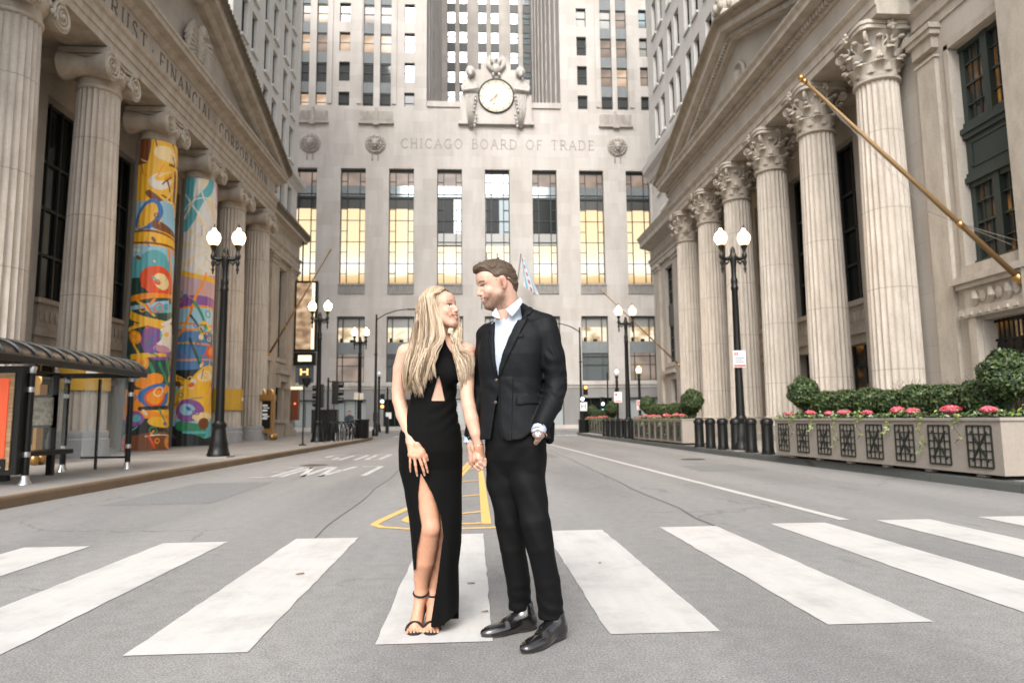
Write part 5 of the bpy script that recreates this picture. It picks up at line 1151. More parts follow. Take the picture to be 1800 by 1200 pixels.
def art_two():
    X, Y, x, y, C, c, F, el, ring, line, r = wrap_pattern(9)
    C[:] = c['lb']
    F(y > 6.2, 'w')
    cx_, cy_ = 1.35, 7.4
    ang_ = np.arctan2(y-cy_, x-cx_); d_ = np.hypot(x-cx_, y-cy_)
    F((y > 6.2) & (np.cos(ang_*14) > .55) & (d_ > .25), 'cr'); C[(y > 6.2)] = C[(y > 6.2)]*.75+np.array((.55, .56, .6))*.25
    F((y > 8.3) & (x > 1.2) & (d_ > 1.6), 'pk'); line(.1, 8.0, 1.0, 9.9, .16, 't'); line(-.2, 8.3, .5, 9.9, .1, 'w'); F((x < .35) & (y > 8.4+x*2), 't')
    for k in range(7): a = .5+k*.28; line(cx_, cy_, cx_+2.6*cos(a), cy_+2.6*sin(a), .03, 'w')
    for rr in (1.0, 1.9): ring(cx_, cy_, rr, .03, 'w')
    F((y > 5.0) & (y < 6.3), 'pk'); C[(y > 5.0) & (y < 6.3)] = C[(y > 5.0) & (y < 6.3)]*.5+np.array((.5, .42, .42))*.5
    F((y > 5.0) & (y < 5.45), 'p'); line(0, 6.4, 2.05, 5.95, .10, 'y')
    for yy in (3.1, 3.75, 4.4, 5.0): line(0, yy, 2.05, yy+.08, .04, 'o')
    for (a, b_, c2, d2) in ((.2, 4.2, .9, 6.4), (1.3, 3.0, 1.5, 6.2), (1.5, 4.6, 2.0, 5.2), (.0, 4.1, .8, 4.3)): line(a, b_, c2, d2, .04, 'o')
    F((y > 2.6) & (y < 4.2) & (C[:, :, 0] < .3), 'b'); C[(y > 2.6) & (y < 4.2)] = C[(y > 2.6) & (y < 4.2)]*.7+np.array((.15, .28, .38))*.3
    line(.5, 5.2, 1.5, 3.6, .05, 'g'); line(.4, 4.7, 1.6, 3.4, .04, 'dg'); line(.5, 3.9, 1.0, 2.2, .05, 'dg'); line(1.2, 4.3, 1.6, 2.3, .03, 'dg')
    ring(.9, 4.35, .18, .04, 'y'); el(1.3, 3.5, .26, .27, 'r'); el(1.3, 3.5, .15, .15, 'o')
    F((y < 2.75) & (y > 2.2), 'k')
    el(1.3, 1.9, .95, 1.0, 'y'); el(1.1, 2.5, .4, .2, 'cr'); el(.6, 2.3, .1, .14, 'w'); line(0, 2.5, .6, 2.2, .1, 'y'); line(.1, 2.3, .45, 1.95, .08, 'br')
    el(1.7, 1.55, .2, .4, 'br'); line(1.4, 2.2, 1.7, 1.8, .05, 'br'); line(1.6, 2.2, 1.75, 1.6, .04, 'br'); line(1.1, 1.9, 1.3, 2.3, .03, 'o')
    el(.4, 1.6, .4, .6, 'y'); el(.55, 1.25, .42, .42, 'p'); el(.5, 1.25, .22, .22, 'lb'); el(1.1, .95, .5, .2, 'cr')
    F((y < .75), 'k'); F((y < .95) & (x > 1.0+.3*np.sin(y*9)), 't'); line(.3, .75, 1.0, .5, .14, 'g'); el(1.0, .75, .25, .18, 'br'); line(.4, .55, 1.9, .42, .04, 't'); F(y < .32, 'k')
    dens(F, x, y, c, C, r, el, line, ring, .3, 6.0, 55)
    for k in range(16):
        a, b_ = r.uniform(0, 2.0), r.uniform(6.4, 9.8); t = r.uniform(0, 3.1); line(a, b_, a+.35*cos(t), b_+.35*sin(t), .015, ['pk', 'lb', 'w', 'p'][k % 4])
    return C
M['art'] = mat('printed_wrap', (.5, .5, .5), .45); n = N(M['art']); at_ = n.n('VertexColor'); at_.layer_name = 'art'
n.l(n.mix(1., at_.outputs[0], n.ramp(n.noise(n.coord(scale=(1, 1, .3)), 3, 5), [(.3, .85), (.65, 1.05)]), 'MULTIPLY'), n.b.inputs['Base Color'])
def column_wrap(i, C, label):
    H, W, _ = C.shape; y = LY[i]; z0, z1 = .17, 10.93
    zz = z0+(z1-z0)*np.arange(H+1)/H; a0, a1 = radians(-118), radians(62); aa = a0+(a1-a0)*np.arange(W+1)/W
    def rad(z): t = (z-z0)/(z1-z0); return .80-.13*t**.55+.012*np.sin(z*2.1)
    V = []; 
    Rr = rad(zz)[:, None]+.006*np.sin(aa*24+1)[None, :]
    vx = LX+Rr*np.cos(aa)[None, :]-LX; vy = Rr*np.sin(aa)[None, :]; vz = np.repeat(zz[:, None], W+1, 1)-z0
    verts = np.stack([vx, vy, vz], -1).reshape(-1, 3)
    # plain backing half closes the wrap
    bk = np.linspace(a1, a0+2*pi, 24); b0 = len(verts)
    ids = np.arange((H+1)*(W+1)).reshape(H+1, W+1)
    quads = np.stack([ids[:-1, :-1], ids[:-1, 1:], ids[1:, 1:], ids[1:, :-1]], -1).reshape(-1, 4)
    bv = [(rad(z)*cos(a), rad(z)*sin(a), z-z0) for z in (z0, z1) for a in bk]
    verts = np.vstack([verts, bv]); q2 = [(b0+k, b0+k+1, b0+24+k+1, b0+24+k) for k in range(23)]
    me = bpy.data.meshes.new('column_wrap'); me.from_pydata(verts.tolist(), [], quads.tolist()+q2)
    ca = me.color_attributes.new('art', 'FLOAT_COLOR', 'CORNER')
    cols = np.ones((len(me.loops), 4), np.float32); cols[:H*W*4, :3] = np.repeat(C.reshape(-1, 3), 4, 0); cols[H*W*4:, :3] = (.3, .3, .28)
    ca.data.foreach_set('color', cols.ravel()); me.materials.append(M['art']); me.shade_smooth(); me.update()
    o = bpy.data.objects.new('column_wrap', me); COL.objects.link(o); o.location = (LX, y, z0)
    tag(o, label, 'banner', 'painted wraps round two of the left columns')
column_wrap(2, art_one(), 'painted column wrap with the red poppy, purple pansy and golden shapes, nearer to the shelter')
column_wrap(3, art_two(), 'painted column wrap with the pale sunburst at its top, directly left of the near lamp')
# ---------- bus shelter
sh = thing('bus_shelter', 'black framed glass bus shelter with a curved ribbed roof at the left edge', 'bus shelter', (-7.6, 12.5, WZ))
def leg(x, y, h, parent=sh):
    s_ = MB(); s_.lathe([(.10, .0), (.09, .03), (.062, .07), (.06, .14)], (x, y, WZ), 12); 
    b = MB(); b.lathe([(.052, .12), (.052, h)], (x, y, WZ), 12); o = b.build('leg', M['black'], parent, smooth=True, angle=50); s_.build('steel_foot', M['steel'], o, smooth=True, angle=50)
    for pr in ([(.055, .42), (.057, .46), (.055, .5)], [(.055, h-.42), (.057, h-.38), (.055, h-.34)], [(.055, h-.12), (.075, h-.02), (.06, h)]): s_ = MB(); s_.lathe(pr, (x, y, WZ), 12); s_.build('steel_collar', M['steel'], o, smooth=True, angle=50)
M['steel'] = mat('brushed_steel', (.5, .5, .49), .3, .9)
for x, y in ((-6.97, 11.2), (-7.09, 14.62), (-8.05, 14.05), (-8.6, 11.2)): leg(x, y, 1.85 if y < 14.6 else 1.9)
s_ = MB(); s_.box(-7.02, -6.92, 8.2, 14.78, 2.02, 2.12); s_.box(-8.8, -6.95, 14.55, 14.65, 2.0, 2.1); s_.box(-8.7, -8.6, 8.2, 14.85, 2.02, 2.12); s_.box(-8.7, -6.95, 11.15, 11.25, 2.02, 2.12); s_.build('roof_beam', M['black'], sh)
M['roof_glass'] = mat('dark_roof_panel', (.008, .008, .008), .4, .0, spec=.3)
r_ = MB(); k = 9; P = []
for e in range(k+1): a = pi*(.06+.86*e/k)*.5; P.append((-6.90-.65*(1-cos(a))-.0, 2.08+.32*sin(a)))
P += [(-8.2, 2.46), (-8.95, 2.40)]
vs = [(x, y, z) for y in (8.0, 14.8) for x, z in P]; n_ = len(P); r_.add(vs, [(i, i+1, n_+i+1, n_+i) for i in range(n_-1)]); rf = r_.build('roof', M['roof_glass'], sh, smooth=True)
rb = MB()
for j in range(18): yy = 8.0+.4*j; rb.tube([(x+.005, yy, z+.01) for x, z in P], .03, 6)
rb.tube([(P[0][0], 8, P[0][1]), (P[0][0], 14.8, P[0][1])], .035, 6); rb.tube([(P[-1][0], 8, P[-1][1]), (P[-1][0], 14.8, P[-1][1])], .035, 6)
rb.box(P[0][0]-.03, P[0][0]+.03, 8, 14.82, P[0][1]-.09, P[0][1]+.02); rb.build('roof_rib', M['black'], rf)
M['clear'] = mat('clear_glass', (.95, 1, .98), .02, trans=1.); M['clear'].node_tree.nodes['Principled BSDF'].inputs['IOR'].default_value = 1.03
M['clear'] = mat('shelter_glass', (.8, .88, .86), .03, spec=.8, alpha=.14)
def pane(a, b, c_, d_, e, f): s_ = MB(); s_.box(a, b, c_, d_, e, f); s_.build('glass_panel', M['clear'], sh)
pane(-8.02, -8.01, 8.4, 14.0, .55, 1.95); pane(-8.0, -7.15, 14.58, 14.59, .4, 1.98)
for q in ((-8.05, -7.95, 13.55, 13.62, WZ, 2.0), (-8.05, -7.95, 12.1, 12.18, WZ, 2.0), (-7.72, -7.69, 14.55, 14.62, WZ, 1.98)): s_ = MB(); s_.box(*q); s_.build('mullion', M['black'], sh)
s_ = MB(); s_.box(-8.0, -7.1, 14.56, 14.61, .36, .40); s_.build('glass_rail', M['black'], sh)
s_ = MB(); s_.box(-7.98, -7.55, 11.6, 13.5, .52, .6); s_.box(-7.8, -7.7, 11.9, 12.0, WZ, .52); s_.box(-7.8, -7.7, 13.1, 13.2, WZ, .52); s_.build('bench', M['black'], sh)
ad = thing('advert_panel', 'black framed advert case with an orange poster on a wood backing at the left edge', 'advert panel', (-7.7, 11.1, WZ))
s_ = MB(); s_.box(-8.65, -6.99, 11.0, 11.14, .30, 1.97); s_.build('case', M['black'], ad)
m = mat('wood_print', (.35, .22, .12), .5); n = N(m); nz = n.noise(n.coord(scale=(1, 1, 14)), 1.6, 6, .7)
n.l(n.ramp(nz, [(.3, (.22, .12, .05)), (.6, (.55, .38, .22))]), n.b.inputs['Base Color']); M['woodprint'] = m
s_ = MB(); s_.box(-8.58, -7.085, 10.975, 10.997, .38, 1.86); s_.build('wood_backing', m, ad)
M['poster'] = mat('orange_poster', (.72, .075, .02), .35, emit=(1., .15, .04), estr=.18)
s_ = MB(); s_.box(-8.5, -7.15, 10.95, 10.972, .56, 1.78); s_.build('poster', M['poster'], ad)
s_ = MB(); s_.box(-8.5, -7.13, 10.945, 10.972, .38, .545); s_.build('dark_strip', M['black'], ad)
s_ = MB(); letters(s_, 'EA', .26, .10, lambda u, v, d: (-7.44+u, 10.944-d, .42+v), .004, .2, .1); s_.build('poster_letter', M['white_sign'], ad)
t = thing('route_map', 'framed route map case on the shelter post behind the advert panel', 'notice board', (-7.9, 13.3, 1.0))
s_ = MB(); s_.box(-8.42, -7.95, 13.55, 13.6, 1.0, 1.62); s_.build('map_frame', M['black'], t)
M['map'] = mat('map_paper', (.34, .29, .20), .6); n = N(M['map']); n.l(n.ramp(n.noise(n.coord(), 14, 4), [(.42, (.22, .2, .15)), (.55, (.42, .38, .29))]), n.b.inputs['Base Color'])
s_ = MB(); s_.box(-8.38, -7.99, 13.53, 13.549, 1.05, 1.57); s_.build('map_sheet', M['map'], t)
t = thing('ticket_box', 'tall black post box with white printed labels inside the shelter', 'ticket machine', (-8.4, 12.9, WZ))
s_ = MB(); s_.box(-8.35, -8.08, 12.3, 12.5, WZ, 1.62); s_.build('cabinet', M['black'], t)
s_ = MB(); s_.box(-8.30, -8.14, 12.28, 12.297, 1.50, 1.52); s_.box(-8.30, -8.14, 12.28, 12.297, 1.42, 1.48); s_.box(-8.30, -8.14, 12.28, 12.297, 1.38, 1.40); s_.box(-8.30, -8.24, 12.28, 12.297, 1.08, 1.18); s_.build('printed_label', M['white_sign'], t)
t = thing('brass_kiosk', 'brass notice stand half hidden behind the shelter legs', 'kiosk', (-10.2, 16.4, WZ))
for ch in [o for o in bpy.data.objects if o.parent and o.parent.name == 'brass_kiosk']: copy_tree(ch, t)
t.scale = (.62, .62, .8)
# ---------- bins, bike racks, cyclist
def bin_(x, y, r, h, label):
    b = MB(); b.lathe([(r*.92, 0), (r*.95, .05), (r, .1), (r, h-.1), (r*1.05, h-.06), (r*1.05, h), (r*.9, h), (r*.88, h-.12)], seg=20, flute=20, fd=.015); o = b.build('litter_bin', M['black'], None, smooth=True, angle=30)
    o.location = (x, y, WZ); tag(o, label, 'bin')
bin_(-5.95, 36.9, .42, 1.0, 'round black litter bin at the foot of the farthest left lamp')
bin_(6.95+.25, 44.6, .34, .85, 'black litter bin beside the curved arm pole at the far right corner')
t = thing('utility_cabinet', 'black square cabinet behind the second left lamp', 'cabinet', (-7.2, 33.5, WZ))
b = MB(); b.box(-7.75, -6.55, 33.4, 33.9, .5, 1.62); b.box(-7.6, -6.7, 33.5, 33.8, WZ, .5); b.build('cabinet_body', M['black'], t)
rk = MB()
for e in (0,): 
    rk.tube([(-.3, 0, 0), (-.3, 0, .55), (-.26, 0, .75), (-.12, 0, .88), (.12, 0, .88), (.26, 0, .75), (.3, 0, .55), (.3, 0, 0)], .028, 6)
rk = rk.build('bike_rack', M['black'], None, smooth=True); rk.location = (-6.5, 31.2, WZ); tag(rk, 'black hoop bike rack nearest the second left lamp', 'bike rack', 'row of black hoop bike racks')
for k in range(1, 9):
    o = rk.copy(); COL.objects.link(o); o.location = (-6.5+.03*k, 31.2+.75*k, WZ); o['label'] = 'black hoop bike rack, number %s from the second left lamp' % ['one', 'two', 'three', 'four', 'five', 'six', 'seven', 'eight', 'nine'][k]
def bicycle(x, y, rz, label):
    t = thing('bicycle', label, 'bicycle', (0, 0, 0)); 
    for e in (-.52, .52):
        w_ = MB(); w_.tube([(e+.33*cos(a), 0, .34+.33*sin(a)) for a in np.linspace(0, 2*pi, 25)], .022, 6, cap=False)
        for k in range(8): w_.tube([(e, 0, .34), (e+.32*cos(k*pi/4), 0, .34+.32*sin(k*pi/4))], .004, 4)
        w_.build('wheel', M['bike_grey'], t)
    f = MB(); f.tube([(-.52, 0, .34), (-.12, 0, .32), (.42, 0, .78), (-.2, 0, .82), (-.12, 0, .32)], .018, 6); f.tube([(-.52, 0, .34), (-.2, 0, .82)], .014, 6); f.tube([(.52, 0, .34), (.40, 0, .95)], .016, 6); f.tube([(.42, -.25, 1.0), (.42, .25, 1.0)], .014, 6); f.build('frame', M['bike_grey'], t)
    s_ = MB(); s_.ball((-.22, 0, .9), (.13, .07, .035), 10, 6); s_.build('saddle', M['black'], t)
    t.location = (x, y, WZ); t.rotation_euler = (0, 0, rz); return t
M['bike_grey'] = mat('grey_bicycle_paint', (.35, .36, .37), .4, .5)
bicycle(-6.35, 36.0, radians(70), 'pale grey bicycle parked among the hoop racks')
# ---------- bollards
bo = MB(); bo.lathe([(.165, 0), (.165, .04), (.15, .06), (.15, .12), (.142, .14), (.142, .72), (.16, .745), (.16, .80), (.15, .84), (.12, .875), (.05, .895), (.001, .9)], seg=40, flute=0); bo = bo.build('bollard', M['black'], None, smooth=True, angle=35)
bo.location = (7.30, 16.75, WZ); tag(bo, 'black cast bollard next to the large planter, first from the right', 'bollard', 'six black bollards in front of the near right lamp')
nm = ['second', 'third', 'fourth', 'fifth', 'last']
for k in range(1, 6):
    o = bo.copy(); COL.objects.link(o); o.location = (7.30-.045*k, 16.75+.9*k, WZ); o['label'] = 'black cast bollard, %s from the large planter' % nm[k-1]
for k in range(6):
    o = bo.copy(); COL.objects.link(o); o.location = (6.98-.02*k, 29.6+1.2*k, WZ); o['group'] = 'black bollards between the two smaller planters'; o['label'] = 'black bollard in the far row, %s back from the middle planter' % (['first']+nm)[k]
# ---------- flag poles
def flagpole(base, tip, r, label, ball=True):
    t = thing('flagpole', label, 'flagpole', base); B, T = Vector(base), Vector(tip)
    s_ = MB(); s_.tube([B, B+(T-B)*.5, T], [r, r*.85, r*.55], 12); s_.build('pole', M['pole_gold'], t, smooth=True)
    d = (T-B).normalized(); s_ = MB(); s_.tube([T, T+d*.1], [r*.9, r*.9], 10); s_.ball(tuple(T+d*.17), r*1.15, 10, 8); s_.build('finial', M['gold'], t, smooth=True)
    s_ = MB(); s_.tube([B-d*.05, B+d*.25], [r*1.5, r*1.5], 10); s_.build('bracket', M['gold'], t, smooth=True); s_ = MB(); s_.tube([B+d*1.9, B+d*2.05], [r*1.1, r*1.1], 12); s_.build('collar', M['gold'], t, smooth=True)
    if ball:
        s_ = MB(); s_.tube([B+Vector((-.2, 0, .9)), B+Vector((-2.2, 0, 1.7)), T*1.0-d*.6], .008, 4); s_.tube([B+Vector((-.05, 0, 1.0)), B+d*2.0], .012, 4); s_.tube([B+d*2.+Vector((0, 0, -.06)), B+d*5.8+Vector((0, 0, -.12)), T-d*.4], .007, 4); s_.build('halyard', M['steel'], t)
flagpole((12.88, 15.04, 4.13), (7.95, 15.04, 8.95), .066, 'long bare gilded flagpole slanting down from the upper right to the right edge')
flagpole((-11.7, 39.5, 4.75), (-8.35, 39.5, 10.82), .06, 'bare gilded flagpole slanting up from the end bay of the left bank', False)
flagpole((12.6, 40.8, 4.15), (8.0, 40.8, 8.68), .05, 'smaller bare gilded flagpole slanting from the far right bank wing', False)
M['flag_w'] = mat('white_flag_cloth', (.72, .74, .76), .8); M['flag_b'] = mat('light_blue_flag_cloth', (.16, .50, .66), .8); M['flag_n'] = mat('navy_flag_cloth', (.03, .05, .12), .8); M['flag_r'] = mat('red_flag_cloth', (.5, .06, .08), .8)
def flag(x, kind, label):
    if kind == 'city': x = x+.55
    t = thing('hanging_flag', label, 'flag', (x, BY-.2, 12.5), group='flags hanging over the hall entrance')
    s_ = MB(); s_.tube([(x-.2, BY-.1, 11.5), (x+.25, BY-3.0, 15.9)], .05, 8); s_.ball((x+.25, BY-3.05, 16.0), .09, 8, 6); s_.build('pole', M['steel'], t)
    n_, k = 18, 9; bands = {}
    L, W_ = (2.5, 1.5) if kind == 'city' else (2.3, .7)
    for i in range(n_):
        for j in range(k):
            def pt(a, b): u = a/n_; v = b/k; return (x+.22+W_*v*(.25+.75*u)+.25*u+.06*sin(9*v+3*u), BY-2.95+.6*u+.18*sin(7*v+4*u), 15.7-L*u-.9*v*u)
            u, v = (i+.5)/n_, (j+.5)/k
            if kind == 'city': c_ = 'flag_b' if (.22 < v < .38 or .62 < v < .78) and u > .08 else ('flag_r' if abs(v-.5) < .07 and int(u*9) % 2 == 0 else 'flag_w')
            elif kind == 'us': c_ = 'flag_n' if u < .45 else ('flag_r' if j % 2 else 'flag_w')
            else: c_ = 'flag_w'
            bands.setdefault(c_, MB()).quad(pt(i, j), pt(i, j+1), pt(i+1, j+1), pt(i+1, j))
    mats = sorted(bands); mb = MB()
    for q, c_ in enumerate(mats): mb.mi = q; mb.add(bands[c_].v, bands[c_].f)
    mb.build('cloth', [M[c_] for c_ in mats], t, smooth=True)
flag(3.6, 'city', 'white flag with two light blue stripes beside the head of the man')
flag(2.0, 'us', 'narrow navy, red and white flag just above the head of the man')
flag(1.0, 'plain', 'plain white flag above the forehead of the man')
# ---------- planters with clipped shrubs
def leafy(mat_, npts, fn, size, rng, name, parent):
    """many small leaf quads around positions fn(rng)->(p,n)"""
    V = np.zeros((npts*4, 3)); 
    for i in range(npts):
        p, nn = fn(rng); nn = np.array(nn)+rng.normal(0, .55, 3); nn /= np.linalg.norm(nn)
        u = np.cross(nn, rng.normal(0, 1, 3)); u /= np.linalg.norm(u); v = np.cross(nn, u); s_ = size*rng.uniform(.6, 1.4)
        V[i*4:i*4+4] = [p-u*s_*.5, p+v*s_*.28, p+u*s_*.6, p-v*s_*.28]
    me = bpy.data.meshes.new(name); me.from_pydata(V.tolist(), [], [(4*i, 4*i+1, 4*i+2, 4*i+3) for i in range(npts)])
    for m__ in (mat_ if isinstance(mat_, list) else [mat_]): me.materials.append(m__)
    if isinstance(mat_, list): me.polygons.foreach_set('material_index', rng.integers(0, len(mat_), npts))
    o = bpy.data.objects.new(name, me); COL.objects.link(o); o.parent = parent; return o
def leafmat(name, c1, c2, rough=.5):
    m = mat(name, c1, rough); n = N(m); n.l(n.ramp(n.noise(n.coord(), 9, 3), [(.35, c1), (.65, c2)]), n.b.inputs['Base Color']); n.b.inputs['Subsurface Weight'].default_value = 0; return m
M['box1'] = leafmat('boxwood_leaf', (.012, .03, .006), (.045, .085, .018)); M['box2'] = leafmat('boxwood_young_leaf', (.06, .09, .02), (.10, .13, .035)); M['box3'] = leafmat('boxwood_dark_leaf', (.008, .018, .006), (.02, .04, .012))
M['ivy'] = leafmat('ivy_leaf', (.10, .17, .02), (.24, .32, .05)); M['ivyd'] = leafmat('dark_bed_leaf', (.02, .05, .015), (.06, .11, .04)); M['ivyw'] = leafmat('variegated_leaf', (.22, .3, .16), (.42, .46, .32))
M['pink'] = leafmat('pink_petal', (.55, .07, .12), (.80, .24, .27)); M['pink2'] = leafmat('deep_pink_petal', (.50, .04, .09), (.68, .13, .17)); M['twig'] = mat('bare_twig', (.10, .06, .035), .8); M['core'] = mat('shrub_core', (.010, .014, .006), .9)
def ball_shrub(r, stem, squash, label, cat='shrub', group=None, np_=4200, seed=1):
    t = thing('clipped_shrub', label, cat, (0, 0, 0), group=group); rng = np.random.default_rng(seed)
    def fn(g):
        d = g.normal(0, 1, 3); d /= np.linalg.norm(d); lump = 1+.07*sin(5*d[0]+seed)*cos(4*d[1])+.06*sin(9*d[2]+3*d[0])
        rr = r*lump*(1-.16*abs(g.normal(0, .7))); rr = min(rr*1.0, r*1.12)
        return np.array([d[0]*rr*squash[0], d[1]*rr*squash[1], stem+r*squash[2]*.9+d[2]*rr*squash[2]]), d
    leafy([M['box1'], M['box1'], M['box3'], M['box2']], np_, fn, .055, rng, 'foliage', t)
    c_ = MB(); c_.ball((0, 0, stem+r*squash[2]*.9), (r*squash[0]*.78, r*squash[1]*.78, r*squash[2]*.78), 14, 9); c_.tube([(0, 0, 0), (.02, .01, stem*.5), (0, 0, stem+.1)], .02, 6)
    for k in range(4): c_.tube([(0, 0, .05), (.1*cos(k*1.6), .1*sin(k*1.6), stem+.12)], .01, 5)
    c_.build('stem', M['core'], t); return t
ball0 = ball_shrub(.36, .26, (1, 1, 1), 'x', group='ball clipped shrubs in the planters', np_=4600, seed=2)
mound0 = ball_shrub(.30, .04, (1.0, 1.35, .86), 'x', group='low mounded shrubs in the planters', np_=3600, seed=4)
def flower_head(seed, r=.12):
    rng = np.random.default_rng(seed); t = thing('pink_hydrangea', 'x', 'flower', (0, 0, 0), group='pink hydrangea heads in the planters')
    def fn(g):
        d = g.normal(0, 1, 3); d[2] = abs(d[2]); d /= np.linalg.norm(d); return np.array([d[0]*r, d[1]*r*1.3, .1+d[2]*r*.62]), d
    leafy([M['pink'], M['pink'], M['pink2']], 420, fn, .036, rng, 'petals', t)
    c_ = MB(); c_.ball((0, 0, .1), (r*.85, r*1.1, r*.5), 10, 6); c_.tube([(0, 0, -.05), (0, 0, .1)], .01, 5); c_.build('stem', M['pink2'], t); return t
fl0 = flower_head(3)
def ivy_strand(seed, L=.55):
    rng = np.random.default_rng(seed); t = thing('ivy_strand', 'x', 'plant', (0, 0, 0), group='ivy strands trailing over the planters')
    P = [(0, 0, .06), (-.05, .01, .05)]+[(-.075-.015*sin(k), .05*sin(k*1.3+seed), -L*k/7) for k in range(1, 8)]
    s_ = MB(); s_.tube(P, .005, 4); s_.build('stem', M['twig'], t)
    def fn(g):
        k = g.integers(0, len(P)); p = np.array(P[k])+g.normal(0, .028, 3); p[0] = min(p[0], -.055) if p[2] < .03 else p[0]; return p, np.array([-1., 0, .4])
    leafy([M['ivy'], M['ivy'], M['ivyw']], 34, fn, .062, rng, 'leaves', t); return t
iv = [ivy_strand(11, .38), ivy_strand(12, .55), ivy_strand(13, .25)]
M['planter'] = plain_stone('taupe_painted_planter', (.28, .245, .21), .08, 1.5)
M['grille'] = mat('dark_green_iron_grille', (.02, .026, .02), .5, .3)
PLN = ['near planter', 'middle planter', 'far planter']
def planter(x0, y0, x1, y1, depth, nw, which, label, rows=2):
    """front face from (x0,y0) near to (x1,y1) far"""
    L = sqrt((x1-x0)**2+(y1-y0)**2); ang = math.atan2(x1-x0, y1-y0)
    t = thing('flower_planter', label, 'planter', (0, 0, 0)); h = .86
    b = MB(); b.box(0, depth, 0, L, .05, h); b.box(-.025, depth+.02, -.025, L+.025, h-.04, h+.01)
    for k in range(6): b.box(.06, .16, L*(k+.4)/6, L*(k+.55)/6, 0, .05)
    b.build('box', M['planter'], t, bevel=.008)
    s_ = MB(); s_.box(.05, depth-.05, .05, L-.05, h+.01, h+.03); s_.build('soil', M['core'], t)
    pw = L/nw
    for k in range(nw):
        g_ = MB(); ww, hh = pw*.56, .60; y_ = pw*(k+.5)-ww/2; z_ = .15; th = .016
        for q in range(5): yy = y_+ww*q/4; e = .012 if q in (0, 4) else .008; g_.box(-th, 0, yy-e, yy+e, z_, z_+hh)
        for q in range(6): zz = z_+hh*q/5; e = .012 if q in (0, 5) else .008; g_.box(-th-.003, -.003, y_, y_+ww, zz-e, zz+e)
        yc, zc = y_+ww/2, z_+hh/2
        for sx in (-1, 1):
            a_, b_ = np.array([yc-sx*ww*.32, zc-hh*.36]), np.array([yc+sx*ww*.32, zc+hh*.36]); d = (b_-a_)/np.linalg.norm(b_-a_); nn = np.array([-d[1], d[0]])*.011
            g_.prism([tuple(a_-nn), tuple(b_-nn), tuple(b_+nn), tuple(a_+nn)], lambda u, v, tt: (tt, u, v), -th-.008, -.001)
        g_.build('grille', M['grille'], t)
    t.location = (x0, y0, WZ+.01); t.rotation_euler = (0, 0, -ang)
    def place(src, u, v, z, label, sc=1., rz=None):
        p = Matrix.Rotation(-ang, 3, 'Z') @ Vector((u, v, 0)); o = dup(src, (x0+p.x, y0+p.y, WZ+.01+z), label, rz=(-ang if rz is None else rz), scale=sc); return o
    wn = PLN[which]
    ends = [(.12*L/6+.25, 'near'), (L-.42, 'far')]
    for v, nmz in ends: place(ball0, depth*.45, v, h, 'large round clipped shrub at the %s end of the %s' % (nmz, wn), 1.0 if nmz == 'far' else 1.06, rz=v)
    nm_ = min(8, int((L-1.6)/.62)); words = ['first', 'second', 'third', 'fourth', 'fifth', 'sixth', 'seventh', 'eighth']
    for k in range(nm_): place(mound0, depth*.5, .85+(L-1.6)*(k+.2)/nm_, h, 'low mounded shrub, %s from the near end of the %s' % (words[k], wn), 1.12 if k % 2 == 0 else 1.0+.06*(k % 3), rz=-ang+(k*.4-.6)*0)
    for k in range(nw+1): place(fl0, .14+.05*(k % 2), .35+(L-.6)*(k+.35*(k % 3)/2)/(nw+.6), h+.03, 'pink hydrangea head, %s from the near end of the %s' % ((words+['ninth', 'tenth'])[k], wn), (.82 if k < 4 else .7)*(1. if k % 2 == 0 else 1.2), rz=k*.9)
    for k in range(nw-1): place(iv[k % 3], .0, .3+(L-.5)*(k+.55)/(nw-.6), h, 'ivy strand hanging over the face, %s from the near end of the %s' % (words[k], wn), 1., -ang)
    rng = np.random.default_rng(40+which)
    def fn(g):
        return np.array([g.uniform(-.03, depth*.6), g.uniform(.02, L-.02), h+.03+abs(g.normal(0, .055))]), np.array([-.3, 0, 1.])
    o = leafy([M['ivy'], M['ivyd'], M['ivyd'], M['ivyd'], M['ivyw']], 1500 if which == 0 else 700, fn, .075, rng, 'bedding_leaves', None); o.location = t.location; o.rotation_euler = t.rotation_euler
    tag(o, 'mixed green leaves filling the soil of the %s' % wn, 'plants', kind='stuff'); return t
planter(7.43, 9.3, 7.03, 15.7, 1.15, 8, 0, 'long taupe planter box with eight black grilles, nearest on the right')
planter(7.03, 22.85, 6.81, 28.9, 1.15, 8, 1, 'taupe planter box with pink flowers between the bollards and the far bollard row')
planter(7.48, 38.6, 7.6, 46.5, 1.0, 8, 2, 'small far taupe planter box beside the curved arm pole at the corner')
for o in [ball0, mound0, fl0]+iv:
    for ch in list(o.children): bpy.data.objects.remove(ch)
    bpy.data.objects.remove(o)
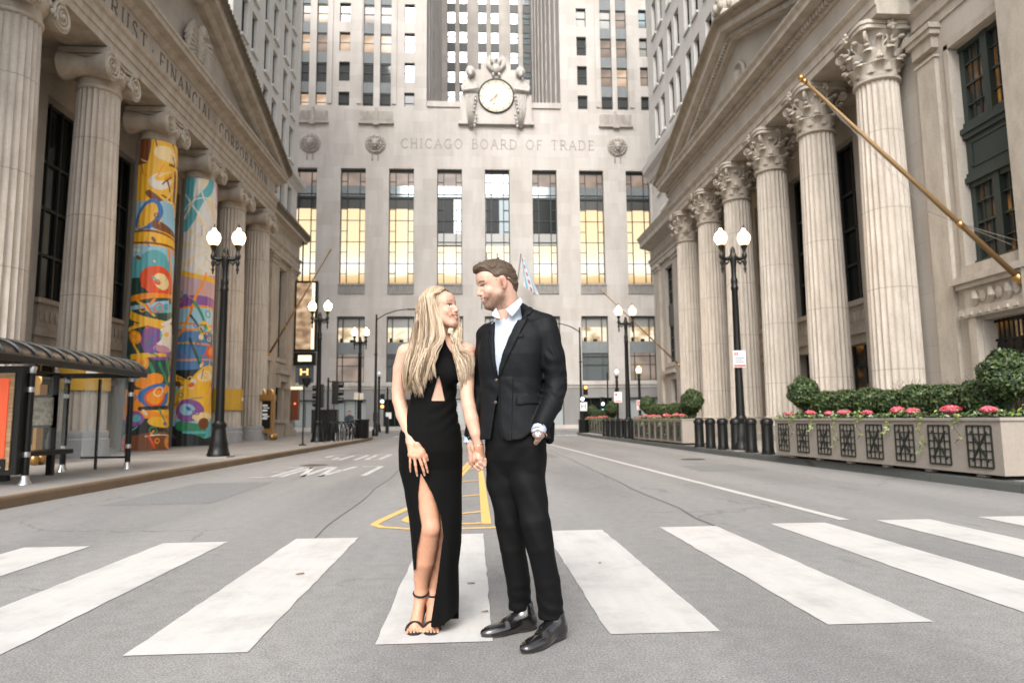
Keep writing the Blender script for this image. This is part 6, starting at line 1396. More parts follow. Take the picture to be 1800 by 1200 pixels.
# leafless curly twigs behind the hedge of the near planter
rt2 = random.Random(5)
for k, (x, y) in enumerate(((8.15, 10.8), (8.1, 12.2), (8.0, 13.6), (8.2, 9.9))):
    s_ = MB()
    for q in range(9):
        p = Vector((0, 0, .9)); d = Vector((rt2.uniform(-.3, .3), rt2.uniform(-.5, .5), 1)).normalized(); P = [p.copy()]
        for j in range(7): d = (d+Vector((rt2.uniform(-.45, .45), rt2.uniform(-.6, .6), rt2.uniform(-.1, .25)))).normalized(); p = p+d*.11; P.append(p.copy())
        s_.tube(P, [.006*(1-.1*i) for i in range(8)], 4)
        P2 = [P[4], P[4]+Vector((rt2.uniform(-.1, .1), rt2.uniform(-.15, .15), .12)), P[4]+Vector((rt2.uniform(-.1, .1), rt2.uniform(-.25, .25), .26))]; s_.tube(P2, .003, 4)
    o = s_.build('curly_willow', M['twig'], None); o.location = (x, y, WZ)
    tag(o, ['bare curly twigs behind the middle of the near planter hedge', 'bare curly twigs rising in front of the nearest right column', 'bare curly twigs near the far end of the near planter hedge', 'bare curly twigs beside the largest ball shrub'][k], 'plant', 'bare curly twigs behind the near planter hedge')
# ============================================================ PEOPLE
CAM = np.array([0, 0, CAM_H])
def PX(px, py, Y):
    d = _R @ np.array([(px-900.)/FPX, -(py-600.)/FPX, -1.]); return CAM+d*(Y/d[1])
class Field:
    """signed distance grid: smooth unions of tapered capsules, ellipsoids and lofts, meshed with surface nets"""
    def __init__(s, lo, hi, h):
        s.h = h; s.lo = np.array(lo, float); s.n = np.ceil((np.array(hi)-s.lo)/h).astype(int)+1
        s.D = np.full(s.n, .2, np.float32)
    def sub(s, lo, hi):
        a = np.clip(np.floor((np.array(lo)-s.lo)/s.h).astype(int), 0, s.n); b = np.clip(np.ceil((np.array(hi)-s.lo)/s.h).astype(int)+1, 0, s.n)
        sl = tuple(slice(i, j) for i, j in zip(a, b))
        ax = [s.lo[i]+s.h*np.arange(a[i], b[i]) for i in range(3)]
        return sl, np.meshgrid(*ax, indexing='ij', sparse=True)
    def comb(s, sl, d, k, mode):
        o = s.D[sl]; d = d.astype(np.float32)
        if mode == 'add':
            if k > 0: hh = np.clip(.5+.5*(o-d)/k, 0, 1); s.D[sl] = o*(1-hh)+d*hh-k*hh*(1-hh)
            else: s.D[sl] = np.minimum(o, d)
        elif mode == 'cut':
            if k > 0: hh = np.clip(.5-.5*(o+d)/k, 0, 1); s.D[sl] = o*(1-hh)-d*hh+k*hh*(1-hh)
            else: s.D[sl] = np.maximum(o, -d)
    def cone(s, a, b, r1, r2=None, k=.02, mode='add', flat=None):
        r2 = r1 if r2 is None else r2; a, b = np.array(a, float), np.array(b, float); m = max(r1, r2)+k+.03
        sl, (X, Y, Z) = s.sub(np.minimum(a, b)-m, np.maximum(a, b)+m)
        ba = b-a; L = ba@ba+1e-12; t = np.clip(((X-a[0])*ba[0]+(Y-a[1])*ba[1]+(Z-a[2])*ba[2])/L, 0, 1)
        dx, dy, dz = X-a[0]-t*ba[0], Y-a[1]-t*ba[1], Z-a[2]-t*ba[2]
        q = dx*dx+dy*dy+dz*dz
        if flat is not None:
            f, am = np.array(flat[0]), flat[1]; f = f/np.linalg.norm(f); c = dx*f[0]+dy*f[1]+dz*f[2]; q = q+(am*am-1)*c*c
        s.comb(sl, np.sqrt(q)-(r1+(r2-r1)*t), k, mode); return s
    def chain(s, pts, rs, k=.012, flat=None):
        for i in range(len(pts)-1): s.cone(pts[i], pts[i+1], rs[i], rs[i+1], k, 'add', flat)
        return s
    def ell(s, c, r, R=None, k=.02, mode='add'):
        """R rows = local axes in world"""
        c = np.array(c, float); r = np.array(r, float); m = r.max()+k+.03; sl, (X, Y, Z) = s.sub(c-m, c+m)
        dx, dy, dz = X-c[0], Y-c[1], Z-c[2]
        if R is not None: dx, dy, dz = [R[i][0]*dx+R[i][1]*dy+R[i][2]*dz for i in range(3)]
        q = np.sqrt((dx/r[0])**2+(dy/r[1])**2+(dz/r[2])**2); g = np.sqrt((dx/r[0]**2)**2+(dy/r[1]**2)**2+(dz/r[2]**2)**2)+1e-9
        s.comb(sl, q*(q-1)/g, k, mode); return s
    def loft_d(s, rows, rot=0., pw=2.3, pad=.06, cap=True):
        """rows: (z, cx, cy, half width, half depth) -> slice and distance"""
        rows = sorted(rows); A = np.array(rows); z0, z1 = A[0, 0], A[-1, 0]; w_ = A[:, 3:5].max()+pad
        sl, (X, Y, Z) = s.sub((A[:, 1].min()-w_, A[:, 2].min()-w_, z0-pad), (A[:, 1].max()+w_, A[:, 2].max()+w_, z1+pad))
        zz = np.clip(Z, z0, z1); g = lambda j: np.interp(zz.ravel(), A[:, 0], A[:, j]).reshape(zz.shape)
        dx, dy = X-g(1), Y-g(2); c, sn = cos(rot), sin(rot); u, v = dx*c+dy*sn, -dx*sn+dy*c
        hw, hd = g(3), g(4); q = (np.abs(u/hw)**pw+np.abs(v/hd)**pw)**(1/pw)
        d = (q-1)*np.sqrt(hw*hd*np.minimum(hw, hd)/np.maximum(hw, hd))
        if cap: d = np.maximum(d, np.maximum(z0-Z, Z-z1))
        return sl, d, (X, Y, Z)
    def loft(s, rows, rot=0., pw=2.3, k=.03, mode='add'): sl, d, _ = s.loft_d(rows, rot, pw); s.comb(sl, d, k, mode); return s
    def wrinkle(s, fn, lo=None, hi=None):
        sl, (X, Y, Z) = s.sub(s.lo if lo is None else lo, s.lo+s.h*s.n if hi is None else hi); s.D[sl] += fn(X, Y, Z).astype(np.float32)
    def mesh(s, name, mats, parent, smooth_it=1, color=None, keep=None):
        D = s.D; ins = D < 0; n = D.shape
        cnt = np.zeros([q-1 for q in n], np.uint8)
        offs = [(i, j, k) for i in (0, 1) for j in (0, 1) for k in (0, 1)]
        for (i, j, k) in offs: cnt += ins[i:n[0]-1+i, j:n[1]-1+j, k:n[2]-1+k]
        m = (cnt > 0) & (cnt < 8); I = np.argwhere(m); idx = np.full(m.shape, -1, np.int64); idx[m] = np.arange(len(I))
        V = np.stack([D[I[:, 0]+i, I[:, 1]+j, I[:, 2]+k] for i, j, k in offs], 1)
        P = np.zeros((len(I), 3)); W = np.zeros(len(I))
        for a in range(8):
            for b in range(a+1, 8):
                d = np.abs(np.array(offs[a])-np.array(offs[b])).sum()
                if d != 1: continue
                va, vb = V[:, a], V[:, b]; c = (va < 0) != (vb < 0); t = np.where(c, va/(va-vb+1e-12), 0)
                P += np.where(c[:, None], np.array(offs[a])+(np.array(offs[b])-np.array(offs[a]))*t[:, None], 0); W += c
        P = (I+P/W[:, None])*s.h+s.lo
        F = []
        for ax in range(3):
            u, v = [(1, 2), (2, 0), (0, 1)][ax]
            lo_ = [slice(1, -1)]*3; lo_[ax] = slice(0, n[ax]-1); hi_ = list(lo_); hi_[ax] = slice(1, n[ax])
            e0, e1 = ins[tuple(lo_)], ins[tuple(hi_)]; c = np.argwhere(e0 != e1)
            if not len(c): continue
            flip = e0[tuple(c.T)]; base = c.copy()
            for q in range(3):
                if q != ax: base[:, q] += 1
            def cell(du, dv): b = base.copy(); b[:, u] -= du; b[:, v] -= dv; return idx[tuple(b.T)]
            q = np.stack([cell(1, 1), cell(0, 1), cell(0, 0), cell(1, 0)], 1); q[~flip] = q[~flip][:, ::-1]; F.append(q)
        F = np.vstack(F)
        for _ in range(smooth_it):
            A = np.zeros_like(P); w_ = np.zeros(len(P))
            for a, b in ((0, 1), (1, 2), (2, 3), (3, 0)):
                np.add.at(A, F[:, a], P[F[:, b]]); np.add.at(A, F[:, b], P[F[:, a]]); np.add.at(w_, F[:, a], 1); np.add.at(w_, F[:, b], 1)
            P = P*.45+.55*A/np.maximum(w_, 1)[:, None]
        if keep is not None:
            kp = keep(P); F = F[kp[F].all(1)]
            used = np.unique(F); re_ = np.full(len(P), -1); re_[used] = np.arange(len(used)); P = P[used]; F = re_[F]
        o3 = origin(parent); me = bpy.data.meshes.new(name)
        me.vertices.add(len(P)); me.vertices.foreach_set('co', (P-np.array(o3)).ravel().astype(np.float32))
        me.loops.add(4*len(F)); me.loops.foreach_set('vertex_index', F.ravel().astype(np.int32))
        me.polygons.add(len(F)); me.polygons.foreach_set('loop_start', np.arange(0, 4*len(F), 4, dtype=np.int32)); me.update(calc_edges=True)
        if color is not None:
            ca = me.color_attributes.new('tone', 'FLOAT_COLOR', 'POINT'); C = np.ones((len(P), 4), np.float32); C[:, :3] = color(P); ca.data.foreach_set('color', C.ravel())
        for mm in (mats if isinstance(mats, list) else [mats]): me.materials.append(mm)
        me.shade_smooth(); o = bpy.data.objects.new(name, me); COL.objects.link(o); o.parent = parent; return o
def polyd(u, v, poly):
    """signed distance to a 2D polygon (negative inside)"""
    P = np.array(poly, float); d = np.full(np.broadcast(u, v).shape, 1e9); ins = np.zeros(d.shape, bool)
    for i in range(len(P)):
        a, b = P[i], P[(i+1) % len(P)]; e = b-a; wu, wv = u-a[0], v-a[1]; t = np.clip((wu*e[0]+wv*e[1])/(e@e), 0, 1)
        d = np.minimum(d, (wu-t*e[0])**2+(wv-t*e[1])**2)
        c = ((a[1] > v) != (b[1] > v)) & (u < (b[0]-a[0])*(v-a[1])/(b[1]-a[1]+1e-12)+a[0]); ins ^= c
    d = np.sqrt(d); return np.where(ins, -d, d)
def nrm(v): v = np.array(v, float); return v/np.linalg.norm(v)
def skin_mat(name, rough=.5):
    m = mat(name, (.5, .3, .22), rough, spec=.4); n = N(m); a = n.n('VertexColor'); a.layer_name = 'tone'
    x = n.mix(1., a.outputs[0], n.ramp(n.noise(n.coord(), 60, 4), [(.3, (.94, .92, .92)), (.7, (1.04, 1.04, 1.04))]), 'MULTIPLY')
    n.l(x, n.b.inputs['Base Color']); n.b.inputs['Subsurface Weight'].default_value = .12; n.b.inputs['Subsurface Radius'].default_value = (.012, .005, .003); n.b.inputs['Subsurface Scale'].default_value = .6; return m
M['skin'] = skin_mat('skin'); 
def cloth(name, col, rough=.85, sheen=.0, bump=.2, sc=500, fold=0):
    m = mat(name, col, rough, spec=.14 if col[0] < .1 else .25, sheen=sheen); n = N(m); oc = n.coord()
    m.node_tree.nodes['Principled BSDF'].inputs['Sheen Roughness'].default_value = .4
    b = n.bump(n.noise(oc, sc, 2), bump, .001)
    if fold: n.bump(n.noise(n.coord(scale=(1, 1, .45)), 9, 5, .55), fold, .02, None)
    return m
M['suit'] = cloth('black_wool_suit', (.0052, .006, .0072), .6, .0, fold=.35); M['trouser'] = cloth('black_wool_trousers', (.0034, .0037, .004), .7, .0, fold=.25)
M['dress'] = cloth('black_crepe_dress', (.0020, .0020, .0020), .85, .0, fold=.12); M['shirt'] = cloth('pale_blue_shirt', (.38, .425, .50), .8, 0, fold=.6)
M['shoe'] = mat('polished_black_leather', (.008, .007, .007), .16, spec=.8, coat=.6)
M['suede'] = mat('black_suede', (.01, .01, .01), .9); M['sole'] = mat('shoe_sole', (.03, .02, .015), .6)
M['silver'] = mat('silver_metal', (.6, .58, .55), .22, 1.); M['rose'] = mat('rose_gold_metal', (.65, .38, .28), .25, 1.); M['dial'] = mat('dark_watch_dial', (.03, .015, .012), .2)
SK = dict(base=np.array((.53, .335, .25)), pink=np.array((.60, .27, .21)))
def blend(C, w_, col): return C*(1-w_[:, None])+np.array(col)*w_[:, None]
def gs(P, c, r): d = (P-np.array(c))/r; return np.exp(-(d**2).sum(1))
def head_frame(F):
    F = nrm(F); S = nrm(np.cross((0, 0, 1), F)); U = np.cross(F, S); return np.array([F, S, U])   # rows: forward, side (her/his left), up
def build_head(f, c, R, sc, male):
    """c centre, R rows forward/side/up; sc scale"""
    L = lambda x, y, z: c+sc*(x*R[0]+y*R[1]+z*R[2])
    f.ell(L(-.018, 0, .032), np.array((.097, .075, .088))*sc, R, .02)
    f.ell(L(.03, 0, -.022), np.array((.064, .060, .082))*sc, R, .03)
    f.cone(L(.02, .042, -.060), L(.066, .016, -.098), .024*sc, .020*sc, .03); f.cone(L(.02, -.042, -.060), L(.066, -.016, -.098), .024*sc, .020*sc, .03)
    f.ell(L(.076, 0, -.100), np.array((.020, .022, .017))*sc, R, .016)
    f.ell(L(.062, 0, .045), np.array((.038, .058, .045))*sc, R, .03)                      # forehead
    for e in (-1, 1):
        f.cone(L(.083, e*.010, .020), L(.070, e*.048, .024), .0085*sc, .008*sc, .012)      # brow
        f.ell(L(.068, e*.040, -.030), np.array((.022, .020, .020))*sc, R, .016)            # cheek, raised by the smile
        f.ell(L(.088, e*.030, .003), np.array((.013, .015, .009))*sc, R, .008, 'cut')
        f.ell(L(.071, e*.030, .002), np.array((.0135, .0135, .0125))*sc, R, .002)
    f.chain([L(.086, 0, .014), L(.098, 0, -.006), L(.112, 0, -.029)], [.0075*sc, .0085*sc, .0105*sc], .009)
    for e in (-1, 1): f.ell(L(.096, e*.0125, -.034), np.array((.011, .0085, .008))*sc, R, .006)
    f.ell(L(.078, 0, -.060), np.array((.026, .030, .024))*sc, R, .014)                    # muzzle
    up = .0 if male else .0015
    for e in (-1, 1):
        f.cone(L(.1005+up, e*.004, -.0545), L(.088, e*.026, -.0505), .0052*sc, .003*sc, .004); f.cone(L(.098+up, e*.004, -.074), L(.086, e*.023, -.060), .0062*sc, .003*sc, .005)
    f.cone(L(.1035, -.013, -.0635), L(.1035, .013, -.0635), .0052*sc, .0052*sc, .002, 'cut')
    for e in (-1, 1): f.cone(L(.093, e*.031, -.0545), L(.1035, e*.012, -.0638), .0034*sc, .0050*sc, .002, 'cut'); f.ell(L(.082, e*.036, -.050), np.array((.010, .009, .014))*sc, R, .008)
    for e in (-1, 1):                                                                     # ears
        f.ell(L(-.012, e*.0765, -.002), np.array((.0165, .0075, .029))*sc, head_tilt(R, e), .006); f.ell(L(-.010, e*.086, .000), np.array((.009, .006, .017))*sc, R, .004, 'cut'); f.ell(L(-.006, e*.077, -.030), np.array((.009, .006, .010))*sc, R, .006)
    return L
def head_tilt(R, e):
    a = R[0]*cos(.25)-R[2]*sin(.25)*.3+R[1]*e*.35; a = nrm(a); b = nrm(np.cross(R[2], a)); return np.array([a, b, np.cross(a, b)])
def face_color(P, L, R, sc, male):
    C = np.tile(SK['base'], (len(P), 1))
    if not male: C = C*np.array((1.03, .98, .96))
    g = lambda x, y, z, r: gs(P, L(x, y, z), np.array(r)*sc if np.ndim(r) else r*sc)
    C = blend(C, .35*(g(.075, .042, -.03, .022)+g(.075, -.042, -.03, .022)).clip(0, 1), (.62, .27, .20))
    C = blend(C, .45*g(.113, 0, -.03, .013), (.62, .26, .20))
    q = (P-L(0, 0, 0)); x, y, z = [(q@R[i])/sc for i in range(3)]
    for e in (-1, 1):
        C = blend(C, .75*g(-.010, e*.083, 0, .026), (.60, .24, .17))
        eye = ((x > .074) & (abs(y-e*.030) < .0135) & (abs(z-.002) < .0062)).astype(float); C = blend(C, eye, (.62, .60, .57))
        ir = ((x > .074) & (np.hypot(y-e*.030+(.0), z-.002) < .0062)).astype(float); C = blend(C, ir, (.035, .022, .015))
        lash = ((x > .070) & (abs(y-e*.030) < .0155) & (abs(z-.0095) < .0026)).astype(float); C = blend(C, lash*.8, (.05, .03, .02))
        bz = .0255+.003*np.cos((y-e*.03)*90); brow = ((x > .058) & (abs(y-e*.032) < .021) & (abs(z-bz) < (.0045 if male else .003))).astype(float); C = blend(C, brow*(.85 if male else .55), (.05, .028, .015) if male else (.15, .08, .045))
    lip = np.exp(-((z+.0635)/.0125)**4)*np.exp(-((y)/.024)**4)*(x > .084); C = blend(C, lip*(.55 if male else .9), (.42, .13, .11) if male else (.55, .12, .10))
    zc = -.0645+.010*(abs(y)/.030)**2
    mouth = ((x > .070) & (abs(z-zc) < .0062) & (abs(y) < .030)).astype(float); C = blend(C, mouth*.8, (.16, .04, .03))
    teeth = ((x > .070) & (abs(z-zc-.0012) < .0036) & (abs(y) < .017) & (x < .1010)).astype(float); C = blend(C, teeth*.95, (.80, .78, .74))
    if male:
        lo_ = 1/(1+np.exp((z+.052+.35*np.maximum(0, .03-x)*0+.022*(abs(y) < .02)*(x > .08))/.006)); front = 1/(1+np.exp(-(x+.005)/.008)); jaw = lo_*front*(z > -.135)
        side = np.exp(-((x+.0)/.012)**2)*(z < .02)*(z > -.06)*(abs(y) > .05); n_ = .88+.12*np.sin(P[:, 0]*310+3*np.sin(P[:, 2]*130))*np.sin(P[:, 2]*270+P[:, 1]*190)
        bm = (jaw*.80+side*.45).clip(0, .85)*n_*(1-teeth)*(1-.5*lip); C = blend(C, bm, (.065, .036, .02))
    return C
def hand(f, wrist, knuckles, fingers, thumb, wr=.024, k=.008, fr=.0085, palm=.013):
    """knuckles: 4 points; fingers: 4 lists of points continuing from the knuckles; thumb: list of points"""
    for i, kn in enumerate(knuckles):
        f.cone(wrist, kn, wr*.85, palm, .014)
        if i: f.cone(knuckles[i-1], kn, palm, palm, .01)
        r0 = fr*(1.0, 1.04, 1., .88)[i]; P = [kn]+fingers[i]; f.chain(P, [r0*1.12]+[r0*(1-.12*j) for j in range(len(fingers[i]))], .004)
    f.chain(thumb, [.017, .0125, .0105, .0095][:len(thumb)], .010)
# ------------------------------------------------------------ the man
YM = 3.50
man = thing('person', 'bearded man in a black suit and open pale blue shirt, one hand in his pocket', 'person', tuple(PX(920, 1112, 3.5)[:2])+(0,))
HCm = PX(873, 500, 3.46); RM = head_frame((-.93, -.30, -.27)); SM = .985
f = Field((-.32, 3.02, -.02), (.50, 3.92, 2.0), .0042)
Lm = build_head(f, HCm, RM, SM, True)
nb = PX(897, 585, 3.52)
f.cone(Lm(-.03, 0, -.05), nb, .056, .058, .03); f.cone(Lm(-.035, 0, -.01), PX(902, 560, 3.55), .05, .06, .03); f.cone(Lm(.015, 0, -.085), PX(886, 568, 3.47), .035, .035, .03)
f.cone(Lm(.042, .0, -.10), PX(884, 560, 3.455), .016, .016, .02)
# trunk and limbs under the clothes
f.loft([(PX(0, y, YM)[2], PX(x, y, YM)[0], YM+.01, hw, hd) for y, x, hw, hd in ((590, 905, .15, .085), (630, 900, .155, .1), (670, 898, .14, .095), (730, 900, .145, .095), (790, 903, .15, .1), (820, 904, .12, .09))], radians(-25), k=.05)
SRm, SLm = PX(858, 592, 3.57), PX(962, 584, 3.44)
ERm, WRm = PX(843, 688, 3.66), PX(827, 772, 3.59); ELm, WLm = PX(977, 676, 3.46), PX(948, 752, 3.34)
f.cone(nb, SRm, .06, .055, .04); f.cone(nb, SLm, .06, .055, .04)
f.chain([SRm, ERm, WRm], [.05, .038, .026], .02); f.chain([SLm, ELm, WLm], [.05, .038, .027], .02)
HRm, HLm = PX(882, 800, 3.54), PX(930, 800, 3.48); KRm, KLm = PX(898, 925, 3.56), PX(944, 930, 3.42); ARm, ALm = PX(914, 1078, 3.63), PX(967, 1095, 3.47)
f.chain([HRm, KRm, ARm], [.066, .042, .030], .01); f.chain([HLm, KLm, ALm], [.066, .042, .030], .01)
f.cone(ARm, PX(880, 1104, 3.56)+np.array((0, 0, .01)), .026, .015, .01); f.cone(ALm, PX(945, 1130, 3.38)+np.array((0, 0, .01)), .026, .015, .01)
# his right hand round hers
hk = [PX(840, 797, 3.50), PX(836, 803, 3.515), PX(832, 808, 3.53), PX(829, 812, 3.545)]
hf = [[PX(846, 806, 3.475), PX(852, 812, 3.49), PX(853, 806, 3.50)], [PX(844, 812, 3.475), PX(852, 818, 3.485), PX(854, 811, 3.50)], [PX(840, 817, 3.485), PX(848, 823, 3.49), PX(852, 817, 3.505)], [PX(835, 820, 3.50), PX(842, 826, 3.50), PX(847, 821, 3.51)]]
hand(f, WRm+np.array((.005, 0, -.01)), hk, hf, [PX(833, 786, 3.53), PX(838, 794, 3.50), PX(841, 802, 3.475), PX(840.5, 806, 3.47)], .027, fr=.0095, palm=.0145)
# left hand going into the pocket
f.chain([WLm, PX(948.5, 763, 3.33), PX(945.5, 772, 3.335), PX(942, 778, 3.37)], [.027, .025, .013, .012], .008, None)
tone_m = lambda P: face_color(P, Lm, RM, SM, True)
f.mesh('body', M['skin'], man, 1, tone_m)
# short swept hair
f = Field(HCm-.19, HCm+.19, .0036)
f.ell(Lm(-.018, 0, .038), np.array((.100, .0775, .091))*SM, RM, .01); f.ell(Lm(.030, 0, .085), np.array((.062, .062, .034))*SM, RM, .02)
f.ell(Lm(.035, 0, .105), np.array((.062, .052, .026))*SM, RM, .025); f.ell(Lm(.072, 0, .100), np.array((.030, .042, .017))*SM, RM, .02)
f.ell(Lm(-.07, 0, -.005), np.array((.045, .062, .07))*SM, RM, .02)
f.ell(Lm(.092, 0, .020), np.array((.062, .12, .062))*SM, RM, .006, 'cut'); f.ell(Lm(.076, .09, -.02), np.array((.058, .05, .085))*SM, RM, .006, 'cut'); f.ell(Lm(.076, -.09, -.02), np.array((.058, .05, .085))*SM, RM, .006, 'cut')
for e in (-1, 1): f.ell(Lm(-.002, e*.084, -.020), np.array((.034, .03, .050))*SM, RM, .005, 'cut')
f.ell(Lm(.0, 0, -.135), np.array((.115, .13, .095))*SM, RM, .008, 'cut')
RMn = RM
def hw_(X, Y, Z):
    q = [(X-HCm[0])*RMn[i][0]+(Y-HCm[1])*RMn[i][1]+(Z-HCm[2])*RMn[i][2] for i in range(3)]
    a = q[2]*170-q[0]*70+q[1]*40+2*np.sin(q[0]*60)+1.5*np.sin(q[1]*90)
    return .0015*np.sin(a)+.0012*np.sin(a*2.3+q[1]*120+q[0]*90)
f.wrinkle(hw_)
m = mat('brown_hair', (.06, .038, .022), .5, spec=.4); n = N(m); oc = n.coord(scale=(1, 1, 1)); nz = n.noise(n.coord(scale=(60, 60, 220)), 1.2, 4, .7)
n.l(n.ramp(nz, [(.3, (.022, .014, .008)), (.7, (.115, .075, .045))]), n.b.inputs['Base Color']); n.bump(nz, .7, .004); M['hair_m'] = m
f.mesh('hair', m, man, 0)
# shirt, jacket
RB = radians(-25); fr_ = np.array([-sin(radians(25)), -cos(radians(25)), 0]); rr_ = np.array([cos(radians(25)), -sin(radians(25)), 0]); BC = np.array([PX(900, 640, YM)[0], YM, 0])
JR = [(572, 902, .150, .085), (585, 903, .176, .102), (600, 904, .186, .118), (630, 901, .182, .130), (655, 899, .172, .126), (672, 899, .166, .120), (700, 900, .166, .120), (740, 902, .176, .130), (782, 904, .188, .142)]
rows = [(PX(0, y, YM)[2], PX(x, y, YM)[0], YM, hw, hd) for y, x, hw, hd in JR]
def uv(px, py, Yf=3.38):
    p = PX(px, py, Yf); return ((p-BC)@rr_, p[2])
def uvf(X, Y): return (X-BC[0])*rr_[0]+(Y-BC[1])*rr_[1], (X-BC[0])*fr_[0]+(Y-BC[1])*fr_[1]
f = Field((-.25, 3.15, .95), (.42, 3.8, 1.72), .0045)
f.loft([(z, x, y, a-.012, b-.012) for z, x, y, a, b in rows if z > 1.15], RB, k=.01)
f.cone(nb, SRm, .062, .05, .04); f.cone(nb, SLm, .062, .05, .04); f.cone(PX(893, 585, 3.49), PX(894, 540, 3.51), .078, .067, .03)
sl, (X, Y, Z) = f.sub(f.lo, f.lo+f.h*f.n); U, Fr = uvf(X, Y)
pl = polyd(U, Z, [uv(873, 535), uv(888, 543), uv(884, 559), uv(880.5, 561)]); f.D = np.maximum(f.D, -np.maximum(pl, -(Fr-.02))).astype(np.float32)
top_cut = polyd(U, Z, [uv(800, 500), uv(820, 557), uv(864, 549), uv(873, 541), uv(887, 545), uv(914, 522), uv(925, 520), uv(990, 520), uv(990, 400), uv(800, 400)]); f.D = np.maximum(f.D, -top_cut).astype(np.float32)
f.cone(PX(826.5, 772, 3.59), PX(825.5, 779, 3.585), .033, .033, .004); f.cone(PX(951, 748, 3.345), PX(946.5, 759, 3.325), .034, .034, .004)
f.mesh('shirt', M['shirt'], man, 1)
# cuffs belong to the shirt but sit at the wrists
f = Field((-.30, 3.2, .9), (.32, 3.75, 1.25), .004)
f.cone(PX(827.5, 766, 3.595), PX(825.5, 777.5, 3.59), .034, .034, .0); f.cone(PX(825, 777.5, 3.59), PX(824.5, 796, 3.585), .030, .030, 0, 'cut')
f.cone(PX(954, 742, 3.36), PX(946.5, 757, 3.325), .036, .036, .0); d_ = nrm(PX(946.5, 757, 3.325)-PX(954, 742, 3.36)); f.cone(PX(946, 758, 3.32), PX(946, 758, 3.32)+d_*.06, .031, .031, 0, 'cut')
f.D += 0; f.mesh('shirt_cuff', M['shirt'], man, 1)
# shirt collar wings
def sheet(name, pts3, th, mt, parent, nrm_dir):
    mb = MB(); n_ = len(pts3); d = np.array(nrm_dir)*th
    A = [tuple(p) for p in pts3]; B = [tuple(np.array(p)+d) for p in pts3]
    mb.add(A+B, [tuple(range(n_))[::-1], tuple(range(n_, 2*n_))]+[(i, (i+1) % n_, n_+(i+1) % n_, n_+i) for i in range(n_)]); o = mb.build(name, mt, parent); b = o.modifiers.new('bevel', 'BEVEL'); b.width = .002; b.segments = 2; return o
sheet('shirt_collar', [PX(915, 522.5, 3.455), PX(919, 531, 3.445), PX(910, 546, 3.415), PX(900, 557, 3.385), PX(888.5, 544.5, 3.395), PX(897, 537, 3.415)], .005, M['shirt'], man, (.1, -1, .2))
sheet('shirt_collar', [PX(865, 550, 3.425), PX(872.5, 541, 3.42), PX(876, 549, 3.41), PX(880.5, 560.5, 3.392), PX(873, 559, 3.395), PX(866, 556, 3.41)], .005, M['shirt'], man, (-.3, -1, .1))
f = Field((-.27, 3.12, .93), (.47, 3.85, 1.72), .0044)
f.loft(rows, RB, k=.0); 
f.cone(PX(914, 556, 3.52), PX(960, 571, 3.445), .058, .058, .03); f.cone(PX(886, 574, 3.53), PX(858, 589, 3.575), .054, .052, .035)
f.cone(PX(906, 548, 3.56), PX(916, 548, 3.525), .046, .046, .02); f.cone(PX(885, 556, 3.56), PX(906, 548, 3.56), .046, .046, .02)
sl, (X, Y, Z) = f.sub(f.lo, f.lo+f.h*f.n); U, Fr = uvf(X, Y)
T0 = f.D.copy()
vpoly = [uv(866, 510), uv(861, 552), uv(861, 600), uv(867, 640), uv(871.5, 664), uv(877, 640), uv(889, 605), uv(905, 565), uv(918.5, 531), uv(914, 500)]
f.D = np.maximum(f.D, -np.maximum(polyd(U, Z, vpoly), -(Fr+.0))).astype(np.float32)
opn = [uv(871, 690), uv(865, 720), uv(858, 760), uv(853, 800), uv(893, 800), uv(889, 778), uv(879, 765), uv(873, 735)]
f.D = np.maximum(f.D, -np.maximum(polyd(U, Z, opn), -(Fr+.03))).astype(np.float32)
# hem dips and rises round the pocket hand
hem = [uv(893, 779), uv(905, 777), uv(925, 770), uv(940, 757), uv(955, 752), uv(958, 800), uv(890, 800)]
f.D = np.maximum(f.D, -np.maximum(polyd(U, Z, hem), -(Fr-.0))).astype(np.float32)
lapR = [uv(918.5, 531), uv(929, 541), uv(926, 549), uv(918, 552.5), uv(925, 563), uv(905, 610), uv(881, 655), uv(872, 667), uv(877, 640), uv(889, 605), uv(905, 565)]
lapL = [uv(862, 552), uv(855, 560), uv(848, 578), uv(852, 583), uv(849, 590), uv(856, 620), uv(866, 655), uv(871.5, 664), uv(867, 640), uv(862, 600), uv(858, 562)]
for lp, o_ in ((lapR, .009), (lapL, .008)): f.D = np.minimum(f.D, np.maximum(np.maximum(T0-o_, polyd(U, Z, lp)), -(Fr+.02))).astype(np.float32)
flap = [uv(910, 695), uv(951, 692), uv(951, 709), uv(911, 711)]; f.D = np.minimum(f.D, np.maximum(np.maximum(T0-.006, polyd(U, Z, flap)), -Fr)).astype(np.float32)
brst = [uv(893, 592), uv(922, 586), uv(922, 593), uv(893, 599)]; f.D = np.minimum(f.D, np.maximum(np.maximum(T0-.0045, polyd(U, Z, brst)), -Fr)).astype(np.float32)
over = [uv(871.5, 664), uv(876, 664), uv(878, 735), uv(886, 768), uv(895, 777), uv(903, 776), uv(903, 664)]
f.D = np.minimum(f.D, np.maximum(np.maximum(T0-.006, polyd(U, Z, over)), -Fr)*1.0).astype(np.float32)
# back flap of the jacket showing beyond the wrist
f.cone(PX(968, 745, 3.50), PX(966, 772, 3.50), .022, .024, .01)
